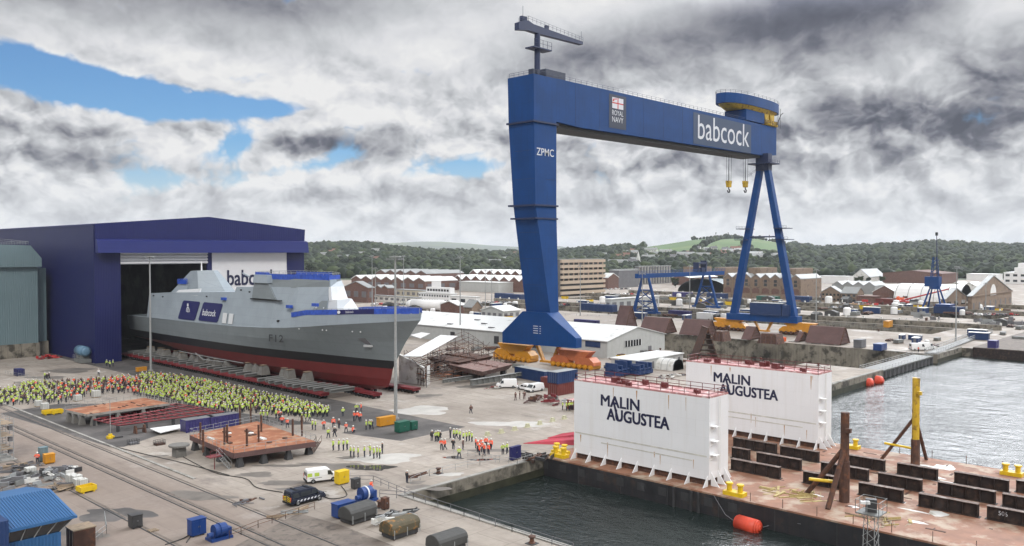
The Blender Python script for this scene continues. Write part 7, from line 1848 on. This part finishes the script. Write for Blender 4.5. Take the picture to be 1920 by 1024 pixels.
ybld('white_store','low white-roofed stores in the distance, left of the big tent',1590,532,1535,1600,519,'white','roof_white','flat'); ybld('white_store','white flat stores far right behind the stone gable, left',1868,526,1812,1880,515,'white','roof_white','flat'); 
t,b=ybld('white_superstructure','white stepped building like a ship bridge at the far right',1925,533,1882,1960,512,'white','roof_white','flat',win=(2,12)); x0,y0,x1,y1,h=b; m=MB(); m.box(x0+2,x1,y0+3,y1-10,h+.5,h+6); m.box(x0+6,x1,y0+10,y1-20,h+6,h+11); m.build('upper_deck','white',t)
ybld('white_sheds','white sheds behind the stone gable, middle right',1830,548,1780,1845,537,'white_dirty','roof_white','saw',2,3)
ybld('tiled_shed','grey hipped tent-like shed with a white end',1630,530,1597,1660,520,'white_dirty','roof_grey','gx',1,9)
t=T('white_dome_shelter','big white half-round shelter left of the stone gables','shelter',at(1760,566)); c=at(1750,566); m=MB(); m.prism([(c.x+30*(.5-.5*math.cos(math.pi*k/12)),c.y-18,12.5*math.sin(math.pi*k/12)) for k in range(13)],(0,46,0)); m.build('shell','white',t)
m=MB()
for q in range(6): m.prism([(c.x-.2+30.4*(.5-.5*math.cos(math.pi*k/12)),c.y-18+q*9,12.7*math.sin(math.pi*k/12)) for k in range(13)],(0,.3,0))
m.build('hoop','beam_grey',t)
t,b=ybld('stone_gable_hall','small brown stone gabled hall beside the white round shelter',1772,583,1764,1812,562,'stone','roof_grey','gy',1,6,win=(1,3))
t,b=ybld('stone_gable_hall','large brown stone hall with a wide gable and white arched window',1822,588,1814,1930,556,'stone','roof_grey','gy',1,11,maxd=95)
x0,y0,x1,y1,h=b; xm=(x0+x1)/2; m=MB(); m.prism([(xm-7*math.cos(math.pi*k/10),y0-.15,h-1+7*math.sin(math.pi*k/10)) for k in range(11)],(0,.12,0)); m.build('arched_window','white',t)
for k in range(8): m=MB(); x=x0+4+k*(x1-x0-8)/7; m.box(x-1.4,x+1.4,y0-.1,y0+.02,2,h*.6); m.build('window','slate',t)
m=MB(); m.box(x0-1,x1+1,y0-.6,y0-.02,h-.4,h+.3); m.build('cornice','stone',t)
# small blue gantry crane
def small_gantry():
    A=at(1208,589); t=T('small_gantry_crane','small blue lattice-legged gantry crane beyond the brown sections','gantry crane',A)
    a=at(1208,589); hb=top(1208,513,a); x0=a.x; 
    xe=x0+solve(a,0,1355)
    y0=a.y
    m=MB(); m.box(x0-8,xe,y0-1.2,y0+1.2,hb-2.6,hb); m.build('girder','crane_blue',t); m=MB(); m.rail([(x0-8,y0-1.2,hb),(xe,y0-1.2,hb)],1.5,4,.1); m.build('girder_rail','crane_blue',t)
    def lg(x,s_,g):
        for sg in (-1,1):
            m=MB(); m.cyl((x,y0+sg*8,1),(x,y0+sg*2.2,hb-2.6),1.1*s_,.8*s_,8); m.build('leg','crane_blue',t)
        m=MB(); 
        for f in g: m.cyl((x,y0-8+6.4*f,1+(hb-4)*f),(x,y0+8-6.4*f,1+(hb-4)*f),.4,.4,6)
        for f,g2 in ((0,.33),(.33,.66)):
            m.cyl((x,y0-8+6.4*f,1+(hb-4)*f),(x,y0+8-6.4*g2,1+(hb-4)*g2),.3,.3,6); m.cyl((x,y0+8-6.4*f,1+(hb-4)*f),(x,y0-8+6.4*g2,1+(hb-4)*g2),.3,.3,6)
        m.build('leg_bracing','crane_blue',t)
        m=MB(); m.box(x-1.0,x+1.0,y0-10,y0+10,.4,1.6); m.build('sill','crane_blue',t)
    lg(x0+1,1,(.33,.66)); lg(x0+solve(a,0,1324),.9,(.66,))
    xm=x0+solve(a,0,1318); m=MB(); m.box(xm-9,xm+1,y0-2,y0+2,hb+5,hb+6); m.box(xm,xm+1.4,y0-2,y0+2,hb,hb+7); m.box(xm-9,xm-8.2,y0-2,y0+2,hb,hb+5); m.box(xm-5,xm-1,y0-2,y0+2,hb,hb+2.5); m.build('trolley','jib_navy',t)
small_gantry()
# slewing crane far right
def luffer(px,py,pt,lab,s_=1,jib=True,w=4.5):
    c=at(px,py); h=top(px,pt,c); t=T('slewing_crane',lab,'dockside crane',c)
    zt=h*.30
    m=MB()
    for sx in (-1,1):
        for sy in (-1,1): m.cyl(c+Vector((sx*w*1.3,sy*w*1.3,0)),c+Vector((sx*w*.5,sy*w*.5,zt)),.7*s_,.5*s_,6)
    m.build('portal_leg','crane_blue',t)
    m=MB(); m.lathe(c+Vector((0,0,zt)),[(w*.7,0),(w*.7,1.6)],12); m.cbox(c+Vector((0,1,zt+1.6)),(w*1.2,w*1.8,6*s_)); m.build('machinery_house','crane_blue',t)
    m=MB(); z0=zt+7.6*s_; z1=h*.72
    for sx in (-1,1):
        for sy in (-1,1): m.cyl(c+Vector((sx*1.8*s_,sy*1.8*s_,z0)),c+Vector((sx*.9*s_,sy*.9*s_,z1)),.3*s_,.25*s_,5)
    k=0; z=z0
    while z<z1-2.5: 
        m.cyl(c+Vector((-1.6*s_,-1.6*s_,z)),c+Vector((1.4*s_,-1.4*s_,z+2.6)),.18*s_,.18*s_,4); m.cyl(c+Vector((-1.6*s_,1.6*s_,z)),c+Vector((-1.4*s_,-1.4*s_,z+2.6)),.18*s_,.18*s_,4); z+=2.6
    m.build('tower','crane_blue',t)
    m=MB(); a=c+Vector((-1.5,-2,zt+6)); b=c+Vector((-1.0,-1.0,h))
    for dx in (-.8,.8): m.cyl(a+Vector((dx,0,0)),b+Vector((dx*.2,0,0)),.25*s_,.18*s_,4)
    m.tube([a+((b-a)*f)+Vector((.8*(-1)**int(f*20),0,0))*(1-f) for f in np.arange(0,1,.05)],.12*s_,4); m.build('jib','jib_navy',t)
    m=MB(); m.cbox(b,(1.2,1.2,2)); m.build('jib_head','black',t)
luffer(1752,585,442,'blue slewing dockside crane with its jib raised upright'); 
c=at(1772,587); t=T('blue_housing','small bright blue housing at the foot of the slewing crane','housing',c); m=MB(); m.cbox(c,(10,8,5)); m.cbox(c+Vector((0,0,5)),(10.4,8.4,.4)); m.build('body','bright_blue',t); m=MB(); m.cbox(c+Vector((-5.1,0,0)),(.2,3,3.4)); m.build('door','jib_navy',t)
c=at(1690,572); t=T('mobile_crane','red lattice crane lying low among the red goods','crane',c); m=MB(); m.cbox(c,(6,10,3)); m.build('chassis','red',t); m=MB(); m.cyl(c+Vector((0,0,3)),c+Vector((0,-30,12)),.6,.4,4); m.build('boom','red',t)
# walls between the far docks with white posts
for lab,x,y0_,y1_,h in (('long low concrete dock wall with posts, nearer of the far pair',440,100,430,2.4),('long low concrete dock wall with posts, farther of the far pair',548,80,430,2.4),('dark dockside wall farthest back',610,60,430,2.6)):
    t=T('dock_wall',lab,'wall',(x,y0_,0)); m=MB(); m.box(x,x+2.5,y0_,y1_,0,h); m.build('wall','concrete_wall',t); m=MB()
    for y in np.arange(y0_,y1_,9): m.cbox((x+.4,y,h),(.8,.8,1.1))
    m.build('post','white_dirty',t)
# ---------------- terrain and hills
RID=[(300,472),(540,466),(600,462),(700,461),(730,468),(800,474),(900,477),(975,478),(1045,476),(1100,470),(1160,467),(1200,465),(1250,458),(1300,450),(1340,448),(1420,448.5),(1450,454),(1500,464),(1530,470),(1560,469),(1620,466),(1680,464),(1720,460),(1760,459),(1800,461),(1850,464),(1920,465),(2050,462),(2300,466)]
DR=2500.; D0=1060.
def terr(px,d):
    yr=np.interp(px,[a for a,_ in RID],[b for _,b in RID]); zr=H+(471-yr)/F*DR
    s_=np.clip((d-D0)/(DR-D0),0,1); s_=s_*s_*(3-2*s_)
    dn=np.clip((d-DR)/1500,0,1)
    return zr*s_*(1-.5*dn)+ 3*np.sin(px*.031+d*.004)*s_*(1-s_)
def polar(px,d): # point at image column px (on the horizon) and forward distance d
    r=(px-960)/F*d; return np.array([d*fwx+r*rtx, d*fwy+r*rty])
def hills():
    pxs=np.arange(300,2300,14); ds=list(np.arange(D0-30,DR+1,60))+[2700,3100,4000]
    V=[];Fc=[]
    for d in ds:
        for px in pxs: q=polar(px,d); V.append((q[0],q[1],float(terr(px,d))+(.05 if d>D0 else -.4)))
    n=len(pxs)
    for i in range(len(ds)-1):
        for j in range(n-1): Fc.append((i*n+j,i*n+j+1,(i+1)*n+j+1,(i+1)*n+j))
    ms=[]
    for i in range(len(ds)-1):
        for j in range(n-1):
            px=pxs[j]; d=ds[i]; ms.append(1 if (1205<px+9*math.sin(d*.01)<1480 and d>1640) or (1180<px<1240 and d>2200) or (1540<px<1900 and 1500<d<1570) else 0)
    m=MB(); m.v=V; m.f=Fc; m.m=ms; tag(m.build('hills',['hill_floor','field_green'],None,True),kind='structure')
    FR=[(560,470),(660,462),(720,457),(760,454.5),(790,453),(830,453.5),(880,457),(930,461),(970,463),(1010,464),(1045,461),(1070,465),(1120,471),(1180,473),(1300,474)]
    pxs=np.arange(500,1330,10); V=[];Fc=[]; D=8000
    for d,k in ((6000,0),(7000,.6),(8000,1),(9500,.7)):
        for px in pxs:
            yr=np.interp(px,[a for a,_ in FR],[b for _,b in FR]); z=(H+(471-yr)/F*D)*k; q=polar(px,d); V.append((q[0],q[1],z))
    n=len(pxs)
    for i in range(3):
        for j in range(n-1): Fc.append((i*n+j,i*n+j+1,(i+1)*n+j+1,(i+1)*n+j))
    m=MB(); m.v=V; m.f=Fc; m.m=[0]*len(Fc); tag(m.build('distant_hills','far_hill',None,True),kind='structure')
hills()
# ---------------- houses on the slopes
def house_proto(k):
    t=T('house','house','house'); w,d,h=((9,8,5.5),(16,8,5.5),(26,9,6))[k]
    m=MB(); m.box(-w/2,w/2,-d/2,d/2,-2,h); m.prism([(-w/2,-d/2,h),(-w/2,d/2,h),(-w/2,0,h+3)],(w,0,0)); m.build('wall','white_dirty' if k!=1 else 'render_cream',t)
    m=MB(); m.prism([(-w/2-.4,-d/2-.4,h-.1),(-w/2-.4,0,h+3.1),(-w/2-.4,d/2+.4,h-.1),(-w/2-.4,d/2+.4,h+.3),(-w/2-.4,0,h+3.5),(-w/2-.4,-d/2-.4,h+.3)],(w+.8,0,0)); r=m.build('roof',('slate','tile_red','roof_grey')[k],t); m=MB(); m.box(w*.3,w*.3+.8,-.5,.5,h+2.5,h+4.6); m.build('chimney','brick',r)
    for j in range(int(w/3)):
        m=MB(); x=-w/2+1.5+j*3; m.box(x-.6,x+.6,-d/2-.06,-d/2,1,2.2); m.box(x-.6,x+.6,-d/2-.06,-d/2,3.6,4.8); m.build('window','glass',t)
    return t
HP=[house_proto(k) for k in range(3)]; hu=[0]*3
HS=[]
rnd=random.Random(17)
def zone(n,x0,x1,y0,y1,where,kk=(0,1,2)):
    for _ in range(n):
        px=rnd.uniform(x0,x1); py=rnd.uniform(y0,y1)
        # march out to where the slope meets this pixel
        d=700.
        while d<2600:
            if H+(471-py)/F*d<=float(terr(px,d)) : break
            d+=15
        d=min(d,2550); q=polar(px,d); z=float(terr(px,d)); k=rnd.choice(kk)
        o=HP[k] if not hu[k] else cp(HP[k]); hu[k]=1
        o.location=(q[0],q[1],z); o.rotation_euler=(0,0,YAW-R(90)+rnd.uniform(-.6,.6)); s_=rnd.uniform(.9,1.35); o.scale=(s_,s_,s_)
        o['label']='small %s %s'%(('white house with a slate roof','cream terrace with a red roof','long pale terrace')[k],where); o['group']='%s %s'%(('houses','red-roofed terraces','long terraces')[k],where)
        HS.append((px,d))
zone(26,1290,1410,471,484,'on the hillside below the green field'); zone(22,1165,1290,474,492,'on the slope between beige block and gantry crane'); zone(9,770,840,466,476,'among the trees beyond the sawtooth sheds'); zone(10,590,720,474,490,'in the woods right of the blue hall')
zone(8,1130,1200,482,500,'behind the striped grey block',(1,2)); zone(6,900,960,490,500,'at the wood edge left of the crane leg',(2,)); zone(6,1380,1490,484,488,'on the slope behind the splayed crane leg',(2,)); zone(6,860,1000,476,484,'in the woods behind the main crane leg')
c=at(1188,513); 
q=polar(1188,1500); z=float(terr(1188,1500)); t=T('church','small white church with a spire on the slope','church',(q[0],q[1],z)); m=MB(); m.box(q[0]-6,q[0]+6,q[1]-12,q[1]+12,z-2,z+9); m.build('nave','white',t); m=MB(); m.cbox((q[0],q[1]-10,z),(5,5,16)); m.cyl((q[0],q[1]-10,z+16),(q[0],q[1]-10,z+28),3,.1,4); m.build('spire','white_dirty',t); m=MB(); m.prism([(q[0]-6.3,q[1]-12,z+9),(q[0]+6.3,q[1]-12,z+9),(q[0],q[1]-12,z+14)],(0,24,0)); m.build('roof','slate',t)
for px,lab in ((1342,'left thin radio mast on the hill crest'),(1365,'right thin radio mast on the hill crest'),(1442,'thin radio mast seen between the splayed crane legs')):
    q=polar(px,DR); z=float(terr(px,DR)); t=T('radio_mast',lab,'radio mast',(q[0],q[1],z)); m=MB(); m.cyl((q[0],q[1],z),(q[0],q[1],z+20),.7,.4,4); m.build('mast','dark_steel',t); m=MB(); m.cyl((q[0],q[1],z+14),(q[0],q[1],z+19),1.4,1.4,6); m.build('antenna','dark_steel',t)
# ---------------- trees
def ico():
    bm=bmesh.new(); bmesh.ops.create_icosphere(bm,subdivisions=2,radius=1); v=np.array([x.co[:] for x in bm.verts]); f=np.array([[y.index for y in x.verts] for x in bm.faces]); bm.free(); return v,f
def leafcloud(rng,lobes,n,size):
    """n leaf clumps (bent quads) spread over the shells of the lobes"""
    cs=np.array([l[:3] for l in lobes]); rs=np.array([l[3] for l in lobes]); k=rng.choice(len(lobes),n,p=rs**2/np.sum(rs**2))
    d=rng.normal(size=(n,3)); d/=np.linalg.norm(d,axis=1)[:,None]; rr=rs[k]*(rng.random(n)**.35)*(1+.12*rng.normal(size=n)); c=cs[k]+d*rr[:,None]*np.array([1,1,.8])
    a=rng.normal(size=(n,3)); a/=np.linalg.norm(a,axis=1)[:,None]; nn=d*.9+a*.8; nn/=np.linalg.norm(nn,axis=1)[:,None]
    u=np.cross(nn,a); u/=np.linalg.norm(u,axis=1)[:,None]; w=np.cross(nn,u); s_=(size*rng.uniform(.6,1.3,n))[:,None]
    V=np.stack([c-u*s_,c-w*s_*.7+nn*s_*.25,c+u*s_,c+w*s_*.7+nn*s_*.25],1).reshape(-1,3); Fq=np.arange(4*n).reshape(-1,4); return V,Fq
def npmesh(name,V,Fq,mats,mi=None):
    me=bpy.data.meshes.new(name); n,k=Fq.shape; me.vertices.add(len(V)); me.vertices.foreach_set('co',V.astype(np.float32).ravel()); me.loops.add(n*k); me.loops.foreach_set('vertex_index',Fq.astype(np.int32).ravel()); me.polygons.add(n); me.polygons.foreach_set('loop_start',np.arange(0,n*k,k,dtype=np.int32)); me.polygons.foreach_set('loop_total',np.full(n,k,dtype=np.int32))
    for m in mats: me.materials.append(MATS[m])
    if mi is not None: me.polygons.foreach_set('material_index',mi.astype(np.int32))
    me.update(calc_edges=True); me.validate(); o=bpy.data.objects.new(name,me); col.objects.link(o); return o
rng=np.random.default_rng(5)
def tree_proto(k):
    t=T('tree','tree','tree'); lob=[(0,0,6.5,3.4)]
    for j in range(7): a=rng.uniform(0,6.28); r=rng.uniform(1.5,3.2); lob.append((r*math.cos(a),r*math.sin(a),rng.uniform(4,9),rng.uniform(1.4,2.4)))
    V,Fq=leafcloud(rng,lob,900,.62); o=npmesh('crown',V,Fq,[('foliage_a','foliage_b','foliage_c')[k%3]]); o.parent=t
    m=MB(); m.cyl((0,0,-1),(0,0,5),.4,.22,6)
    for j in range(4): a=rng.uniform(0,6.28); m.cyl((0,0,3.5),(1.8*math.cos(a),1.8*math.sin(a),6.5),.16,.06,5)
    m.build('trunk','bark',t); return t
TP=[tree_proto(k) for k in range(5)]; tu=[0]*5; rt2=random.Random(31)
def trees(n,x0,x1,y0,y1,where,smin=.9,smax=1.6):
    for _ in range(n):
        px=rt2.uniform(x0,x1); py=rt2.uniform(y0,y1); p=at(px,py); d=depth(p)
        if d>D0: d=min(d,1400)
        q=polar(px,d); z=max(0,float(terr(px,d)))
        k=rt2.randrange(5); o=TP[k] if not tu[k] else cp(TP[k]); tu[k]=1; s_=rt2.uniform(smin,smax)
        o.location=(q[0],q[1],z); o.rotation_euler=(0,0,rt2.uniform(0,6.28)); o.scale=(s_*1.1,s_*1.1,s_); o['label']='leafy green tree %s'%where; o['group']='trees %s'%where
trees(30,570,700,505,522,'on the wood edge right of the hall',1.0,1.9); trees(16,700,860,503,511,'behind the sawtooth sheds',1.,1.7); trees(12,870,975,500,506,'left of the crane leg behind the white roofs',1.,1.8)
trees(10,1045,1140,512,520,'behind the beige block'); trees(26,1225,1360,520,530,'behind the small gantry crane',.8,1.3); trees(12,1262,1345,531,541,'at the car park behind the small gantry crane',.5,.9); trees(14,1360,1530,505,512,'behind the stone warehouse',1.2,1.8); trees(30,1530,1930,505,513,'at the foot of the wooded hill, right',1.1,1.8); trees(6,1600,1700,526,532,'among the sheds to the right',.6,.9)
def wood():
    v0,f0=ico(); pts=[]
    rg=np.random.default_rng(9)
    d=1130.
    while d<2560:
        sp_=10+ (d-1100)*.004; wpx=sp_/d*F; px=540.
        while px<2080:
            x=px+rg.uniform(-.5,.5)*wpx; dd=d+rg.uniform(-.5,.5)*sp_
            ok=not((1205<x+9*math.sin(dd*.01)<1480 and dd>1660) or (1180<x<1240 and dd>2220))
            if 1540<x<1900 and 1490<dd<1575: ok=False
            if ok and 960<x<1530 and dd<1400 and rg.random()<.55: ok=False
            if ok and rg.random()<.07: ok=False
            if ok: pts.append((x,dd))
            px+=wpx
        d+=sp_*.95
    hs=np.array(HS); P=np.array(pts)
    keep=np.ones(len(P),bool)
    for hx,hd in HS: keep&=~((np.abs(P[:,0]-hx)<7)&(P[:,1]<hd+6)&(P[:,1]>hd-75))
    P=P[keep]
    # hedge trees round the field
    ex=[(x,d_) for x in np.arange(1208,1475,3.2) for d_ in (1660,)]+[(x,2510) for x in np.arange(1300,1475,6.5)]+[(1205+2*math.sin(k),1660+k*22) for k in range(38)]+[(1290+.1*k*22,1660+k*22) for k in range(36)]+[(1410-.06*k*22,1700+k*22) for k in range(14)]
    P=np.concatenate([P,np.array(ex)]); n=len(P)
    r=3.4+6.4*rg.beta(1.6,2.2,n); z=np.array([float(terr(a,b)) for a,b in P]); 
    xy=np.stack([P[:,1]*fwx+(P[:,0]-960)/F*P[:,1]*rtx,P[:,1]*fwy+(P[:,0]-960)/F*P[:,1]*rty],1)
    nv=len(v0); V=np.empty((n,nv,3)); jit=1+rg.uniform(-.28,.28,(n,nv,1)); V[:]=v0[None]*jit*r[:,None,None]*np.stack([np.ones(n),np.ones(n),rg.uniform(.8,1.2,n)],1)[:,None,:]
    V[:,:,0]+=xy[:,0:1]; V[:,:,1]+=xy[:,1:2]; V[:,:,2]+=(z+r*.75)[:,None]
    Fq=(f0[None]+(np.arange(n)*nv)[:,None,None]).reshape(-1,3); mi=np.repeat(rg.choice([0,1,2],n,p=[.4,.3,.3]),len(f0))
    o=npmesh('woodland',V.reshape(-1,3),Fq,['foliage_a','foliage_b','foliage_c'],mi); tag(o,'dense green woodland covering the low hills behind the dockyard','woodland',kind='stuff'); print('wood',n)
wood()
